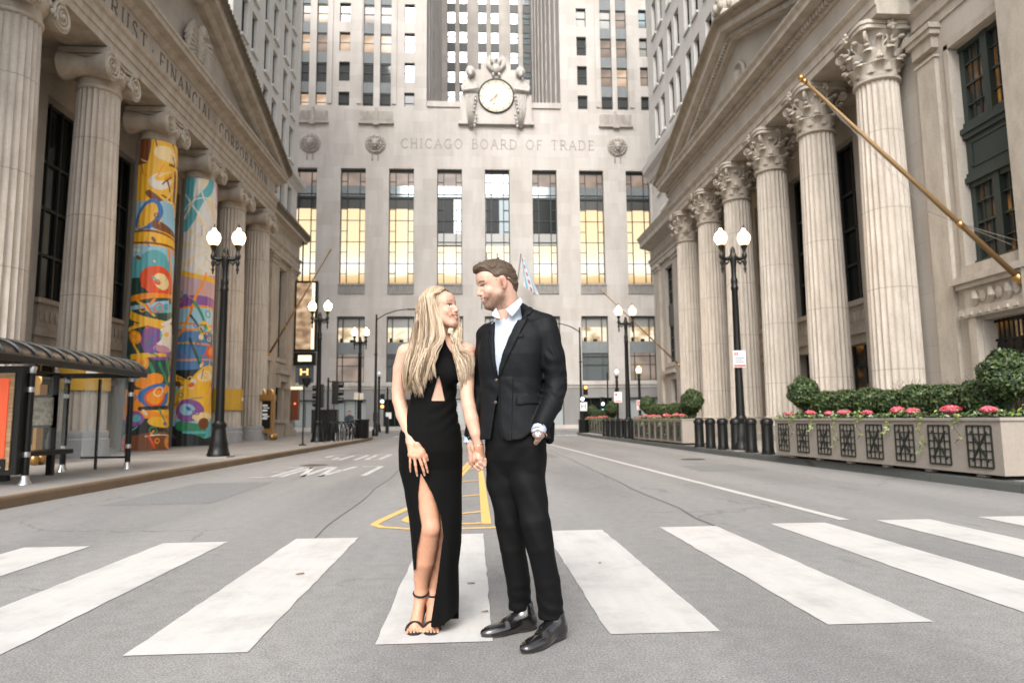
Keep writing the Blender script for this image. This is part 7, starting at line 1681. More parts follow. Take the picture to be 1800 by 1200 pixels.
# sleeves
f.chain([SRm, PX(850, 640, 3.63), ERm, WRm], [.060, .052, .047, .037], .02)
f.chain([PX(961, 585, 3.44), PX(970, 630, 3.44), PX(979, 672, 3.45), PX(969, 710, 3.40), PX(951, 748, 3.345)], [.066, .066, .060, .053, .042], .012)
def arm_w(X, Y, Z):
    a = (X-SLm[0])*.75-(Z-SLm[2])*1.; g = np.exp(-((Z-ELm[2])/.10)**2)*(X > PX(950, 700, 3.4)[0]-.01)
    b = np.exp(-((Z-(SLm[2]-.10))/.07)**2)*(X > SLm[0]-.02)
    gate = np.clip(.4+np.sin(X*41+Y*37+Z*13)*np.sin(Z*23-X*31+1.), 0, 1)
    return .0048*g*gate*np.sin((X*.6+Z*1.)*128+3*np.sin(Y*25+X*30)+2*np.sin(Z*17))+.0040*b*gate*np.sin((X*.9+Z*.7)*105+2*np.sin(Y*30)+2*np.sin(X*33))+.0012*np.sin(X*60+Z*25)*np.sin(Z*40+Y*30)+.0022*gate*np.exp(-((Z-1.22)/.05)**2)*np.sin((X*.8+Z)*80)
f.wrinkle(arm_w)
f.cone(PX(951, 748, 3.345)-d_*.0, PX(944, 764, 3.315), .0365, .0365, .002, 'cut'); f.cone(PX(826.5, 772, 3.59), PX(825, 790, 3.585), .0345, .0345, .002, 'cut')
f.mesh('jacket', M['suit'], man, 1)
bt = MB(); M['button'] = mat('horn_button', (.06, .04, .03), .3)
for (a, b_) in ((872.5, 668), (871, 707)):
    p = PX(a, b_, 3.37)
    # push the button onto the cloth
    bt.lathe([(.001, -.004), (.0085, -.004), (.009, 0), (.006, .002)], (0, 0, 0), 14, 'y'); nv = 14*4
    for i in range(len(bt.v)-nv, len(bt.v)): v = bt.v[i]; bt.v[i] = (p[0]+v[0]*.9+v[1]*.42, p[1]-.0+v[1]*.9-v[0]*.42-.005, p[2]+v[2])
    bt.build('jacket_button', M['button'], man, smooth=True); bt = MB()
# trousers
f = Field((-.22, 3.1, .03), (.46, 3.9, 1.25), .0046)
f.loft([(PX(0, y, YM)[2], PX(x, y, YM)[0], YM, hw, hd) for y, x, hw, hd in ((700, 900, .145, .10), (760, 903, .158, .112), (795, 905, .150, .112), (820, 906, .120, .10), (845, 908, .07, .07), (860, 908, .03, .04))], RB, k=.03)
Rl = [(HRm, .088), (PX(886, 850, 3.55), .084), (PX(896, 915, 3.555), .073), (PX(901, 960, 3.57), .066), (PX(911, 1020, 3.60), .061), (PX(915, 1071, 3.635), .059)]
Ll = [(HLm, .088), (PX(928, 850, 3.47), .086), (PX(941, 915, 3.43), .074), (PX(949, 960, 3.43), .067), (PX(962, 1020, 3.45), .063), (PX(970, 1088, 3.47), .064)]
for Q in (Rl, Ll):
    for i in range(len(Q)-1): f.cone(Q[i][0], Q[i+1][0], Q[i][1], Q[i+1][1], .008 if i > 1 else .02)
f.cone(PX(938, 782, 3.43), PX(936, 812, 3.44), .062, .055, .03)
sl, (X, Y, Z) = f.sub(f.lo, f.lo+f.h*f.n)
zR, zL = PX(915, 1074, 3.58)[2], PX(970, 1090, 3.42)[2]; xm = PX(940, 1075, 3.5)[0]
cutz = np.where(X < xm+.0*Z, zR-.10*(Y-3.58), zL-.10*(Y-3.42)); f.D = np.maximum(f.D, cutz-Z).astype(np.float32)
pk = [(PX(938, 757, 3.36)[0], PX(938, 757, 3.36)[2]), (PX(958, 757, 3.36)[0], PX(958, 757, 3.36)[2]), (PX(950, 776, 3.36)[0], PX(950, 776, 3.36)[2])]
def tw(X, Y, Z): return .0035*np.sin(Z*34+X*50+2*np.sin(Y*22))*np.exp(-((Z-.62)/.28)**2)+.0028*np.exp(-((Z-.15)/.05)**2)*np.sin(Z*95+X*70+Y*50+2*np.sin(X*40))+.0012*np.exp(-((Z-.95)/.1)**2)*np.sin((Z*.8-X)*70)-.0022*np.exp(-((X-.08-.06*(1.-Z))/.01)**2)*0
f.wrinkle(tw)
f.mesh('trousers', M['trouser'], man, 1)
f = Field((.0, 3.2, .03), (.36, 3.8, .3), .0045)
f.chain([PX(915, 1060, 3.63), PX(918, 1085, 3.62), PX(902, 1095, 3.59)], [.040, .043, .040], .01); f.chain([PX(970, 1075, 3.47), PX(974, 1097, 3.47), PX(960, 1109, 3.42)], [.041, .044, .041], .01); f.mesh('socks', M['trouser'], man, 1)
# polished lace-up shoes
def shoe(heel, toe, wd, name='shoe'):
    heel, toe = np.array(heel), np.array(toe); heel[2] = toe[2] = 0; d = nrm(toe-heel); L = np.linalg.norm(toe-heel); sd = np.array([-d[1], d[0], 0]); R_ = np.array([d, sd, (0, 0, 1.)])
    Q = lambda a, b, z: heel+d*a*L+sd*b+np.array((0, 0, z+.004))
    f = Field(np.minimum(heel, toe)-np.array((.08, .08, .02)), np.maximum(heel, toe)+np.array((.08, .08, .18)), .0035)
    f.ell(Q(.14, 0, .045), (.045, .036, .050), R_, .02); f.cone(Q(.14, 0, .05), Q(.18, 0, .115), .038, .040, .02)
    f.cone(Q(.20, 0, .07), Q(.52, 0, .045), .042, .034, .03); f.ell(Q(.62, .004, .022), (.085, wd/2, .034), R_, .03); f.ell(Q(.80, 0, .016), (.062, wd*.43, .027), R_, .025); f.ell(Q(.88, 0, .013), (.036, .030, .020), R_, .02)
    f.cone(Q(.12, 0, .03), Q(.5, 0, .02), .034, .03, .02)
    for j in range(5): a = .30+.055*j; z = .103-.014*j; f.cone(Q(a, -.016, z-.004), Q(a+.01, .016, z-.002), .0032, .0032, .003)
    f.cone(Q(.27, -.02, .098), Q(.50, -.024, .060), .0035, .003, .004); f.cone(Q(.27, .02, .098), Q(.50, .024, .060), .0035, .003, .004)
    sl, (X, Y, Z) = f.sub(f.lo, f.lo+f.h*f.n); f.D = np.maximum(f.D, .010-Z).astype(np.float32)
    o = f.mesh(name, M['shoe'], man, 1)
    s_ = MB(); pts = []
    for t in np.linspace(0, 1, 15): wdt = np.interp(t, [0, .1, .3, .5, .68, .85, .96, 1], [.012, .030, .032, .030, wd/2+.001, wd*.40, .02, .004]); pts.append((t, wdt))
    poly = [(t, w_) for t, w_ in pts]+[(t, -w_) for t, w_ in pts[::-1]]
    s_.prism(poly, lambda u, v, z: tuple(heel+d*(u*L*1.01-.002)+sd*v+np.array((0, 0, z))), .004, .012)
    hp = [(t, w_) for t, w_ in pts if t <= .3]; s_.prism([(t, w_*.96) for t, w_ in hp]+[(t, -w_*.96) for t, w_ in hp[::-1]], lambda u, v, z: tuple(heel+d*(u*L)+sd*v+np.array((0, 0, z))), .001, .0045+.018)
    s_.build('sole', M['sole'], o)
shoe(PX(942, 1101, 3.62)*np.array((1, 1, 0))+np.array((0, .02, 0)), PX(847, 1116, 3.52)*np.array((1, 1, 0)), .094)
shoe(PX(992, 1114, 3.50)*np.array((1, 1, 0)), PX(918, 1148, 3.262)*np.array((1, 1, 0)), .096)
# wrist watch
wt = thing('w', None, None); wc = PX(945.5, 763, 3.287); ax = nrm(np.array((-.1, -.92, .25)))
def orient(mb, c, z): 
    z = nrm(z); x = nrm(np.cross((0, 0, 1), z)); y = np.cross(z, x); mb.v = [tuple(np.array(c)+x*v[0]+y*v[1]+z*v[2]) for v in mb.v]; return mb
bpy.data.objects.remove(wt)
w_ = MB(); w_.lathe([(.019, -.006), (.0215, -.002), (.0215, .004), (.0185, .0065), (.0165, .005)], seg=28); w_.tube([(.021, 0, 0), (.026, 0, 0)], .003, 8); wo = orient(w_, wc, ax).build('watch', M['rose'], man, smooth=True, angle=40)
w_ = MB(); w_.lathe([(.001, .0060), (.0165, .0060)], seg=28, cap=False); orient(w_, wc, ax).build('watch_dial', M['dial'], wo)
w_ = MB()
for a in (0.5, 2.6, 4.7): w_.lathe([(.001, .0068), (.0034, .0068)], (.0075*cos(a), .0075*sin(a), 0), 12, cap=False)
orient(w_, wc, ax).build('watch_subdial', M['silver'], wo)
w_ = MB(); band = nrm(WLm-PX(946, 772, 3.32)); s1 = nrm(np.cross(band, (0, 1., 0))); s2 = np.cross(band, s1); cc = PX(948, 763, 3.322)
w_.tube([tuple(cc+s1*.035*cos(a)+s2*.035*sin(a)) for a in np.linspace(0, 2*pi, 25)], .0045, 8, cap=False); w_.build('watch_band', M['rose'], wo, smooth=True)
# ------------------------------------------------------------ the woman
YW = 3.68
wom = thing('person', 'long haired blonde woman in a black slit evening dress and strappy heels', 'person', tuple(PX(745, 1110, 3.66)[:2])+(0,))
HCw = PX(773, 545, 3.66); RW = head_frame((.86, -.46, .17)); SW = .93
f = Field((-.62, 3.36, -.01), (.14, 3.98, 1.86), .0042)
Lw = build_head(f, HCw, RW, SW, False)
nbw = PX(773, 603, 3.70)
f.cone(Lw(-.03, 0, -.04), nbw, .043, .046, .03); f.cone(Lw(.01, 0, -.085), PX(775, 590, 3.67), .022, .03, .025)
tr = [(603, 770, .11, .055), (620, 768, .145, .075), (650, 766, .135, .088), (680, 763, .120, .085), (706, 762, .118, .082), (735, 759, .132, .09), (770, 757, .160, .105), (800, 757, .165, .11), (835, 757, .14, .1)]
trd = tr[:-1]
f.loft([(PX(0, y, YW)[2], PX(x, y, YW)[0], YW, hw-.008, hd-.006) for y, x, hw, hd in tr], radians(8), k=.03)
SRw, SLw = PX(713, 617, 3.70), PX(824, 617, 3.66)
f.cone(nbw, SRw, .040, .040, .035); f.cone(nbw, SLw, .040, .040, .035)
ERw, WRw = PX(699, 704, 3.71), PX(722, 771, 3.60); ELw, WLw = PX(822, 704, 3.56), PX(841, 782, 3.495)
f.chain([PX(713, 620, 3.70), PX(705, 648, 3.71), PX(700.5, 685, 3.71), PX(701, 703, 3.70), PX(708, 728, 3.67), PX(716.5, 752, 3.635), WRw], [.047, .0435, .036, .0345, .0365, .031, .024], .006)
f.chain([PX(820, 620, 3.65), PX(821, 655, 3.60), PX(821, 695, 3.545), PX(824, 715, 3.52), PX(829, 737, 3.505), PX(836, 762, 3.49), WLw], [.045, .040, .0345, .0355, .036, .028, .0225], .006)
# right hand spread on the thigh
kn = [PX(742, 797, 3.545), PX(736, 801, 3.535), PX(728, 802, 3.535), PX(721, 799, 3.545)]
fg = [[PX(747, 812, 3.535), PX(750, 822, 3.54), PX(752, 830, 3.55)], [PX(741, 816, 3.525), PX(744.5, 827, 3.53), PX(746.5, 835, 3.54)], [PX(730.5, 817, 3.525), PX(732, 828, 3.53), PX(733.5, 836, 3.54)], [PX(721, 812, 3.535), PX(721, 821, 3.54), PX(721.5, 829, 3.55)]]
hand(f, WRw+np.array((0, 0, -.008)), kn, fg, [PX(733, 782, 3.56), PX(742, 792, 3.55), PX(748, 801, 3.555), PX(750.5, 808, 3.56)], .0225, fr=.0075, palm=.0115)
# left hand held in his
kn = [PX(838, 803, 3.495), PX(842, 804, 3.50), PX(846, 804, 3.505), PX(849, 803, 3.515)]
fg = [[PX(833, 809, 3.495), PX(830, 816, 3.505), PX(832, 820, 3.52)], [PX(839, 813, 3.497), PX(837, 821, 3.505), PX(839, 824, 3.52)], [PX(845, 814, 3.50), PX(843, 822, 3.508), PX(844, 825, 3.52)], [PX(850, 811, 3.515), PX(849, 819, 3.515), PX(849, 822, 3.525)]]
hand(f, WLw+np.array((0, 0, -.006)), kn, fg, [PX(839, 789, 3.52), PX(836, 797, 3.50), PX(834, 805, 3.49), PX(833, 810, 3.49)], .0215, fr=.0078, palm=.0115)
# legs: right leg forward in the slit, left leg just behind
HRw, KRw, ARw = PX(742, 815, 3.66), PX(756, 928, 3.62), PX(740, 1043, 3.72)
f.chain([HRw, PX(749, 870, 3.655), KRw], [.072, .066, .052], .008); f.ell(PX(759, 927, 3.60), (.036, .03, .042), None, .02)
f.chain([KRw, PX(750.5, 960, 3.66), PX(746, 985, 3.68), PX(741, 1015, 3.71), ARw], [.052, .0555, .0545, .040, .0305], .006)
HLw, KLw, ALw = PX(775, 815, 3.70), PX(775, 928, 3.70), PX(761, 1043, 3.765)
f.chain([HLw, PX(776, 870, 3.71), KLw], [.07, .062, .050], .008); f.chain([KLw, PX(771, 975, 3.745), PX(766, 1012, 3.76), ALw], [.05, .049, .036, .030], .006)
def foot(A, toe, s, heelY):
    """ankle A; toe ball on the ground; high heel posture"""
    toe = np.array(toe); B = np.array((toe[0], toe[1]+.055, .022)); Hh = np.array((A[0]-.002*s, A[1]+.05, A[2]-.055))
    f.cone(A, Hh, .028, .026, .02); f.cone(Hh, B, .026, .026, .02); f.cone(A, B, .028, .027, .025, flat=None); f.cone(B+np.array((-.022, 0, -.004)), B+np.array((.022, 0, -.004)), .017, .017, .015)
    for j in range(5):
        t = (j-2)/2.; b = B+np.array((t*.030, -.012, -.006)); L_ = (.048, .046, .043, .038, .032)[j if s < 0 else 4-j]; r = .0085 if (j == 0) == (s < 0) and j in (0, 4) else .0068
        r = (.0098 if (s < 0 and j == 4) or (s > 0 and j == 0) else .0072)
        e = b+np.array((t*.004, -L_, -.006)); f.chain([b, (b+e)/2+np.array((0, 0, .004)), e], [r*1.15, r, r*.95], .004)
    return B, Hh
BR, HhR = foot(ARw, (PX(728.5, 1106, 3.62)[0], 3.60, 0), -1, 0); BL, HhL = foot(ALw, (PX(758, 1112, 3.60)[0], 3.575+.02, 0), 1, 0)
def tone_w(P):
    C = face_color(P, Lw, RW, SW, False); z = P[:, 2]
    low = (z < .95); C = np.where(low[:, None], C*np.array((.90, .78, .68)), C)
    for F_ in fg_tips: C = blend(C, .85*(np.linalg.norm(P-F_, axis=1) < .0085), (.62, .40, .34))
    for kk in kn_r: C = blend(C, .35*gs(P, kk, .012), (.55, .24, .18))
    C = blend(C, .25*gs(P, KRw+np.array((.01, -.05, 0)), .04), (.6, .26, .19)); return C
fg_tips = [PX(x, y, 3.545)+np.array((0, -.008, 0)) for x, y in ((752, 829), (746.5, 834), (733.5, 835), (721.5, 828))]
kn_r = [PX(742, 797, 3.53), PX(736, 801, 3.52), PX(728, 802, 3.52), PX(721, 799, 3.53)]
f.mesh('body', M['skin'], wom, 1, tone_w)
# dress
f = Field((-.60, 3.42, -.01), (.06, 3.98, 1.62), .0044)
tops = [(y, x, hw+.004, hd+.006) for y, x, hw, hd in trd if y > 600]
skirt = [(835, 757, .168, .115), (870, 761, .152, .125), (921, 765, .142, .135), (970, 767, .132, .14), (1012, 767, .118, .14), (1060, 770, .112, .13), (1112, 772, .104, .12)]
rows = [(PX(0, y, YW)[2], PX(x, y, YW)[0], YW+(.02 if y > 830 else 0), hw, hd) for y, x, hw, hd in tops+skirt]
f.loft(rows, radians(8), 2.1, k=0)
f.ell(PX(745, 655, 3.615), (.062, .055, .062), None, .035); f.ell(PX(793, 655, 3.61), (.060, .050, .062), None, .045)
sl, (X, Y, Z) = f.sub(f.lo, f.lo+f.h*f.n)
f.D += (.0022*np.sin((Z-X*.4)*95+2*np.sin(X*25))*np.exp(-((Z-1.12)/.12)**2)*(X > PX(757, 0, YW)[0])+.004*np.sin(X*70+1.2*np.sin(Z*6))*np.clip((.85-Z)/.6, 0, 1)).astype(np.float32)
S0 = f.D.copy()
shell = np.maximum(S0, -(S0+.010)); solid_top = np.where(Z > PX(757, 845, YW)[2], np.maximum(S0, -(S0+.02)), shell); f.D = solid_top.astype(np.float32)
xz = lambda x, y, Yy=3.57: (PX(x, y, Yy)[0], PX(x, y, Yy)[2])
slit = [xz(739, 831), xz(760, 868), xz(775, 908), xz(779, 942), xz(774, 977), xz(770, 1012), xz(763, 1057), xz(757, 1095), xz(757, 1150), xz(690, 1150), xz(690, 1040), xz(722, 1012), xz(729, 1005), xz(731, 966), xz(741, 925), xz(735, 893), xz(734.5, 865)]
f.D = np.maximum(f.D, -np.maximum(polyd(X+0*Z, Z+0*X, slit), (Y-3.69))).astype(np.float32)
sl2 = [xz(690, 1010, 3.7), xz(727, 1014, 3.7), xz(735, 1035, 3.7), xz(745, 1060, 3.7), xz(752, 1150, 3.7), xz(600, 1150, 3.7), xz(600, 1010, 3.7)]
f.D = np.maximum(f.D, -polyd(X+0*Z, Z+0*X, sl2)).astype(np.float32)
hemc = [xz(757, 1107), xz(780, 1107), xz(782, 1097), xz(806, 1081), xz(850, 1075), xz(850, 1200), xz(757, 1200)]
f.D = np.maximum(f.D, -np.maximum(polyd(X+0*Z, Z+0*X, hemc), Y-3.70)).astype(np.float32)
zb_ = PX(780, 1083, 3.75)[2]; f.D = np.maximum(f.D, np.where(Y > 3.70, zb_-Z, -1.)).astype(np.float32)
key = [xz(771, 656, 3.56), xz(757, 704, 3.58), xz(781.5, 704, 3.58)]
f.D = np.maximum(f.D, -np.maximum(polyd(X+0*Z, Z+0*X, key), Y-3.68)).astype(np.float32)
# bare shoulders and back: trim the bodice to a crossed halter
hal = [xz(690, 680), xz(716, 676), xz(722, 655), xz(740, 630), xz(763, 604), xz(764, 540), xz(690, 540)]; hal2 = [xz(781, 604), xz(799, 624), xz(816, 644), xz(824, 668), xz(860, 672), xz(860, 540), xz(780, 540)]
for h_ in (hal, hal2): f.D = np.maximum(f.D, -polyd(X+0*Z, Z+0*X, h_)).astype(np.float32)
f.cone(PX(772, 618, 3.655), PX(772, 597, 3.685), .056, .047, .02)
f.mesh('dress', M['dress'], wom, 1)
# crossed halter straps rising to the neck
def ribbon3(name, pts, wds, up, th, mt, parent):
    mb = MB(); P = [np.array(p) for p in pts]; vs = []
    for i, p in enumerate(P):
        t = nrm(P[min(i+1, len(P)-1)]-P[max(i-1, 0)]); s_ = nrm(np.cross(t, up)); 
        for a, b in ((-1, 0), (1, 0), (1, 1), (-1, 1)): vs.append(tuple(p+s_*a*wds[i]+nrm(up)*b*th))
    fs = []
    for i in range(len(P)-1):
        for j in range(4): fs.append((i*4+j, i*4+(j+1) % 4, (i+1)*4+(j+1) % 4, (i+1)*4+j))
    fs += [(3, 2, 1, 0), tuple(range(4*len(P)-4, 4*len(P)))]; mb.add(vs, fs); o = mb.build(name, mt, parent, smooth=True, angle=50); return o
# sandals
def sandal(A, B, Hh):
    o = MB(); P = []
    s_ = MB()
    pts = [(-.034, .02), (-.040, -.02), (-.036, -.06), (-.02, -.082), (.0, -.088), (.02, -.082), (.036, -.06), (.040, -.02), (.034, .02)]
    s_.prism([(B[0]+x, B[1]+y) for x, y in pts], lambda u, v, z: (u, v, z), .004, .010)
    s_.add([(B[0]-.030, B[1]+.01, .010), (B[0]+.030, B[1]+.01, .010), (Hh[0]+.024, Hh[1], Hh[2]-.028), (Hh[0]-.024, Hh[1], Hh[2]-.028), (B[0]-.030, B[1]+.01, .004), (B[0]+.030, B[1]+.01, .004), (Hh[0]+.024, Hh[1]+.01, Hh[2]-.036), (Hh[0]-.024, Hh[1]+.01, Hh[2]-.036)], [(0, 1, 2, 3), (7, 6, 5, 4), (0, 3, 7, 4), (1, 5, 6, 2), (2, 6, 7, 3)])
    s_.tube([(Hh[0], Hh[1]+.022, Hh[2]-.03), (Hh[0], Hh[1]+.028, .004)], [.014, .005], 8)
    so = s_.build('sandal', M['suede'], wom)
    t_ = MB(); c = B+np.array((0, -.022, -.006)); P = []
    for a in np.linspace(-.15, pi+.15, 15): P.append((c[0]+.043*cos(a), c[1]+.006*sin(a), .010+.040*max(0, sin(a))))
    t_.tube(P, .0068, 8); t_.build('toe_strap', M['suede'], so, smooth=True)
    t_ = MB(); c = A+np.array((0, -.004, .004))
    t_.tube([(c[0]+.038*cos(a), c[1]+.041*sin(a), c[2]+.002+.012*sin(a)) for a in np.linspace(0, 2*pi, 25)], .0055, 6, cap=False); t_.build('ankle_strap', M['suede'], so, smooth=True)
    t_ = MB(); t_.tube([(Hh[0], Hh[1]+.026, Hh[2]-.03), (Hh[0], Hh[1]+.03, Hh[2]+.01), (A[0], A[1]+.036, A[2]-.002)], [.012, .008, .005], 8); t_.build('heel_strap', M['suede'], so, smooth=True)
sandal(ARw, BR, HhR); sandal(ALw, BL, HhL)
w_ = MB(); bx = nrm(WLw-PX(828, 730, 3.51)); s1 = nrm(np.cross(bx, (0, 1., 0))); s2 = np.cross(bx, s1)
w_.tube([tuple(WLw+s1*.0255*cos(a)+s2*.0255*sin(a)+bx*.002) for a in np.linspace(0, 2*pi, 25)], .0014, 6, cap=False); w_.build('bracelet', M['silver'], wom, smooth=True)
# side buttons of the dress
w_ = MB()
for y in range(712, 760, 6): p = PX(804.5+(y-712)*.03, y, 3.66); w_.ball(tuple(p), .0028, 6, 5)
w_.build('button_row', M['rose'], wom)
# long hair: a soft base volume and many strands over it
hair_mats = []
for nm_, c_ in (('honey_hair', (.23, .14, .07)), ('pale_blonde_hair', (.52, .41, .29)), ('ash_blonde_hair', (.34, .255, .17)), ('root_hair', (.12, .08, .045))):
    m = mat(nm_, c_, .38, spec=.5); n = N(m); nz = n.noise(n.coord(scale=(120, 120, 4)), 1., 3); n.l(n.ramp(nz, [(.3, tuple(x*.72 for x in c_)), (.7, tuple(min(1, x*1.15) for x in c_))]), n.b.inputs['Base Color']); hair_mats.append(m)
f = Field(HCw-np.array((.30, .24, .52)), HCw+np.array((.26, .24, .17)), .005)
f.ell(Lw(-.016, 0, .040), np.array((.100, .083, .096))*SW, RW, .01)
f.cone(PX(755, 550, 3.69), PX(748, 600, 3.70), .075, .068, .04); f.cone(PX(748, 600, 3.70), PX(731, 650, 3.64), .060, .030, .04, flat=((0, 1, 0), 1.3)); f.cone(PX(731, 648, 3.64), PX(727, 672, 3.61), .030, .014, .02)
f.cone(PX(790, 595, 3.72), PX(812, 628, 3.66), .030, .028, .03); f.cone(PX(812, 628, 3.66), PX(824, 650, 3.60), .026, .014, .02)
f.ell(Lw(.098, 0, -.050), np.array((.060, .052, .108))*SW, RW, .008, 'cut'); f.ell(Lw(.10, .0, -.01), np.array((.034, .046, .080))*SW, RW, .01, 'cut')
f.ell(Lw(.075, -.0, -.10), np.array((.05, .05, .05))*SW, RW, .008, 'cut')
f.wrinkle(lambda X, Y, Z: .0028*np.sin((X-.25*Z)*330+2.5*np.sin(Z*14)+Y*120)+.0018*np.sin((X-.2*Z)*610+Y*260))
hb = f.mesh('hair', hair_mats[2], wom, 0)
rg = np.random.default_rng(21); strands = MB()
def bez(P, t):
    P = np.array(P); n_ = len(P)-1; r = np.zeros(3)
    for i in range(n_+1): r += math.comb(n_, i)*(1-t)**(n_-i)*t**i*P[i]
    return r
def strand(ctrl, r0, mi, nseg=16):
    wa, wp = rg.uniform(.001, .005), rg.uniform(0, 6); pts = [tuple(bez(ctrl, t)+np.array((wa*sin(wp+t*11)*t, wa*cos(wp+t*9)*t*.6, 0))) for t in np.linspace(0, 1, nseg)]; rs = [r0*(.5+.9*min(1, i/3))*(1 if i < nseg-6 else (nseg-1-i)/6.+.08) for i in range(nseg)]
    strands.mi = mi; strands.tube(pts, rs, 4, cap=False)
HE0, HA = Lw(-.016, 0, .040), np.array((.106, .089, .102))*SW
def over(x, th, side, lift=0.):
    q = sqrt(max(0, 1-(x*SW/HA[0])**2)); return HE0+RW[0]*x*SW+(RW[2]*HA[2]*cos(th)+side*RW[1]*HA[1]*sin(th))*(q+lift)
def crom(P, n_):
    P = [np.array(p, float) for p in P]; P = [2*P[0]-P[1]]+P+[2*P[-1]-P[-2]]; out = []
    m_ = len(P)-3
    for i in range(n_):
        t = i/(n_-1)*m_; k = min(int(t), m_-1); u = t-k; a, b_, c_, d_ = P[k:k+4]
        out.append(.5*((2*b_)+(-a+c_)*u+(2*a-5*b_+4*c_-d_)*u*u+(-a+3*b_-3*c_+d_)*u**3))
    return out
def strand2(ctrl, r0, mi, nseg=20):
    wa, wp = rg.uniform(.0005, .005), rg.uniform(0, 6); C_ = crom(ctrl, nseg)
    pts = [tuple(p+np.array((wa*sin(wp+i/nseg*12)*i/nseg, wa*.6*cos(wp+i/nseg*9)*i/nseg, 0))) for i, p in enumerate(C_)]
    rs = [r0*(.6+.6*min(1, i/4))*(1 if i < nseg-6 else (nseg-1-i)/6.+.08) for i in range(nseg)]; strands.mi = mi; strands.tube(pts, rs, 4, cap=False)
def pick(): return int(rg.choice([0, 1, 1, 1, 2, 2, 3]))
top = lambda u: Lw(.035-.10*u, .012, .135-.02*u)
NCL = 30; CLX = np.linspace(-.088, .078, NCL)+rg.normal(0, .003, NCL); CLF = (CLX+.088)/.166
CLS = 711+58*np.clip(CLF*.92+rg.normal(0, .07, NCL), 0, 1); CLE = 690-np.maximum(0, CLS-738)*1.35+rg.uniform(-10, 3, NCL); CLD = rg.uniform(-.012, .012, NCL); CLB = rg.normal(0, 5, NCL); CLM = [int(v) for v in rg.choice([0, 1, 1, 2, 2, 3], NCL)]
for q in range(950):
    cl = int(rg.integers(0, NCL)); x0 = CLX[cl]+rg.normal(0, .006); x0 = min(max(x0, -.088), .078); fr0 = (x0+.088)/.166; lay = rg.normal(0, .005)+.006+CLD[cl]; lf = rg.uniform(0, .06)
    x1 = x0 if x0 < .02 else .02+(x0-.02)*.35; sp = rg.normal(0, 1)
    P = [over(x0, .08, -1, lf), over(x0, .55, -1, lf), over(x0*.6+x1*.4, 1.05, -1, lf), over(x1, 1.45, -1, lf)]
    P += [PX(726+56*fr0**.9+sp*1.2, 588, 3.575+.05*(1-fr0)+lay), PX(CLS[cl]+6+sp*2.6+CLB[cl], CLE[cl]-44, 3.55+lay), PX(CLS[cl]+sp*1.4, CLE[cl]-14+rg.normal(0, 3), 3.55+lay), PX(CLS[cl]-CLB[cl]*.6+sp*.8, CLE[cl]+rg.normal(0, 4), 3.55+lay)]
    strand2(P, rg.uniform(.0011, .0025), CLM[cl] if rg.random() < .6 else pick())
for q in range(260):
    x0 = rg.uniform(-.07, .078); fr0 = (x0+.07)/.148; lf = rg.uniform(0, .08); cl = int(rg.integers(0, 12)); e = (809+cl*1.9+rg.normal(0, 1.2), 682-cl*3.2+(cl % 3)*4+rg.normal(0, 3))
    P = [over(x0, -.02, 1, lf), over(x0*.9+.01, .5, 1, lf), over(x0*.6+.02, 1.0, 1, lf+.02), over(x0*.4+.035, 1.45, 1, lf+.05)]
    P += [PX(806+rg.normal(0, 2), 566, 3.66), PX(801+rg.normal(0, 3.5), 592, 3.615), PX(800+cl*.9+rg.normal(0, 3), 614, 3.59-.02*rg.random()), PX(e[0]-1+rg.normal(0, 2), e[1]-24, 3.540+.003*(cl % 4)), PX(e[0], e[1], 3.525+.003*(cl % 4))]
    strand2(P, rg.uniform(.0011, .0024), pick(), 22)
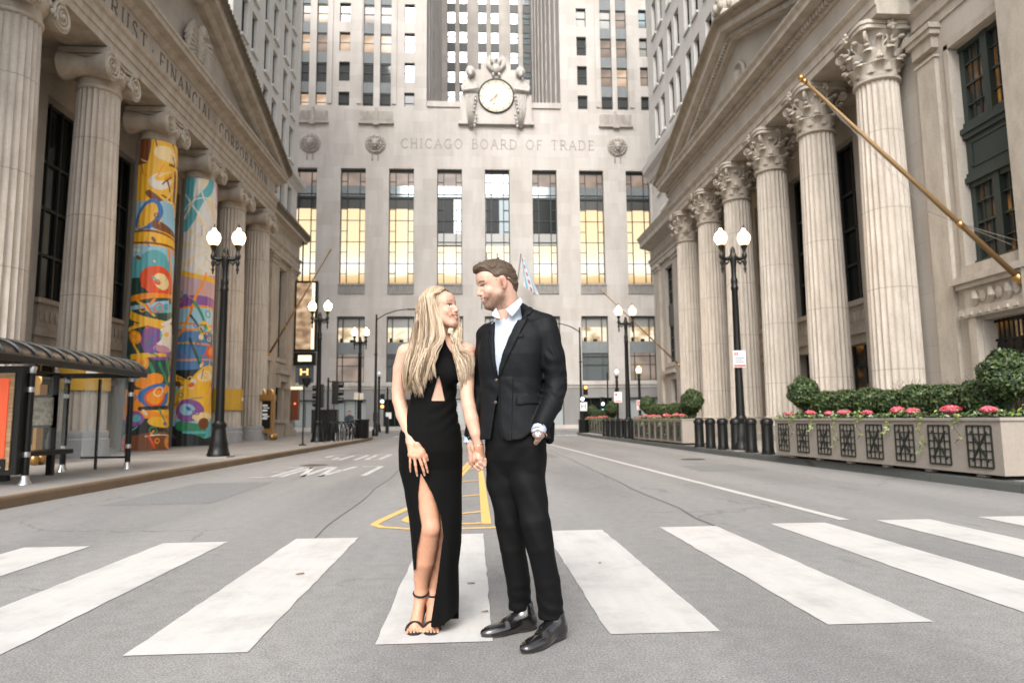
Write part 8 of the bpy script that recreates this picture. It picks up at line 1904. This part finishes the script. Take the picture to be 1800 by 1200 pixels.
for q in range(300):
    # back fall
    u = rg.uniform(0, 1); s0 = top(.6+.4*u); a = rg.uniform(0, 1)
    c = [s0, Lw(-.14, .04-.09*a, .07), PX(735+45*a, 575, 3.80), PX(725+60*a, 625, 3.80), PX(712+75*a+rg.normal(0, 4), 668+rg.uniform(0, 18), 3.78)]
    strand(c, rg.uniform(.0016, .0034), int(rg.choice([0, 0, 2, 3])))
for q in range(180):
    # honey ends over the near arm and chest
    x = rg.uniform(710, 738); c = [PX(x+18, rg.uniform(560, 600), 3.63), PX(x+14, 612, 3.585), PX(x-2+rg.normal(0, 3), 650, 3.555), PX(x+rg.normal(0, 4), rg.uniform(664, 692), 3.56)]
    strand(c, rg.uniform(.0012, .0024), int(rg.choice([0, 0, 3, 2])), 12)
strands.build('hair_strands', hair_mats, hb, smooth=True)
# ------------------------------------------------------------ the cyclist far down the left pavement
cyc = thing('person', 'tiny person in dark clothes and a cap sitting behind the far bike racks', 'person', (-8.0, 45.0, WZ))
f = Field((-8.6, 44.5, .1), (-7.4, 45.6, 1.9), .02)
for s in (-1, 1):
    f.chain([np.array((-8.0+s*.11, 45.0, .78)), np.array((-8.0+s*.14, 44.65, .62)), np.array((-8.0+s*.14, 44.7, .2))], [.09, .07, .05], .04); f.cone((-8.0+s*.14, 44.7, .19), (-8.0+s*.14, 44.58, .18), .05, .04, .02)
    f.chain([np.array((-8.0+s*.2, 44.98, 1.32)), np.array((-8.0+s*.25, 44.85, 1.05)), np.array((-8.0+s*.12, 44.62, .98))], [.07, .05, .04], .03)
f.cone((-8.0, 45.02, .82), (-8.0, 44.98, 1.28), .17, .19, .05); f.cone((-8, 44.96, 1.4), (-8, 44.92, 1.5), .06, .06, .03); f.ell((-8.0, 44.9, 1.6), (.095, .105, .125), None, .02)
m = mat('dark_clothes_and_skin', (.03, .04, .05), .8); n = N(m); a = n.n('VertexColor'); a.layer_name = 'tone'; n.l(a.outputs[0], n.b.inputs['Base Color'])
f.mesh('body', m, cyc, 1, lambda P: np.where((P[:, 2] > 1.45)[:, None], np.array((.45, .27, .2)), np.array((.03, .045, .055))*np.ones((len(P), 1))))
s_ = MB(); s_.ball((-8.0, 44.91, 1.66), (.115, .12, .09), 12, 8); s_.build('cap', mat('grey_cap', (.16, .16, .17), .8), cyc, smooth=True)
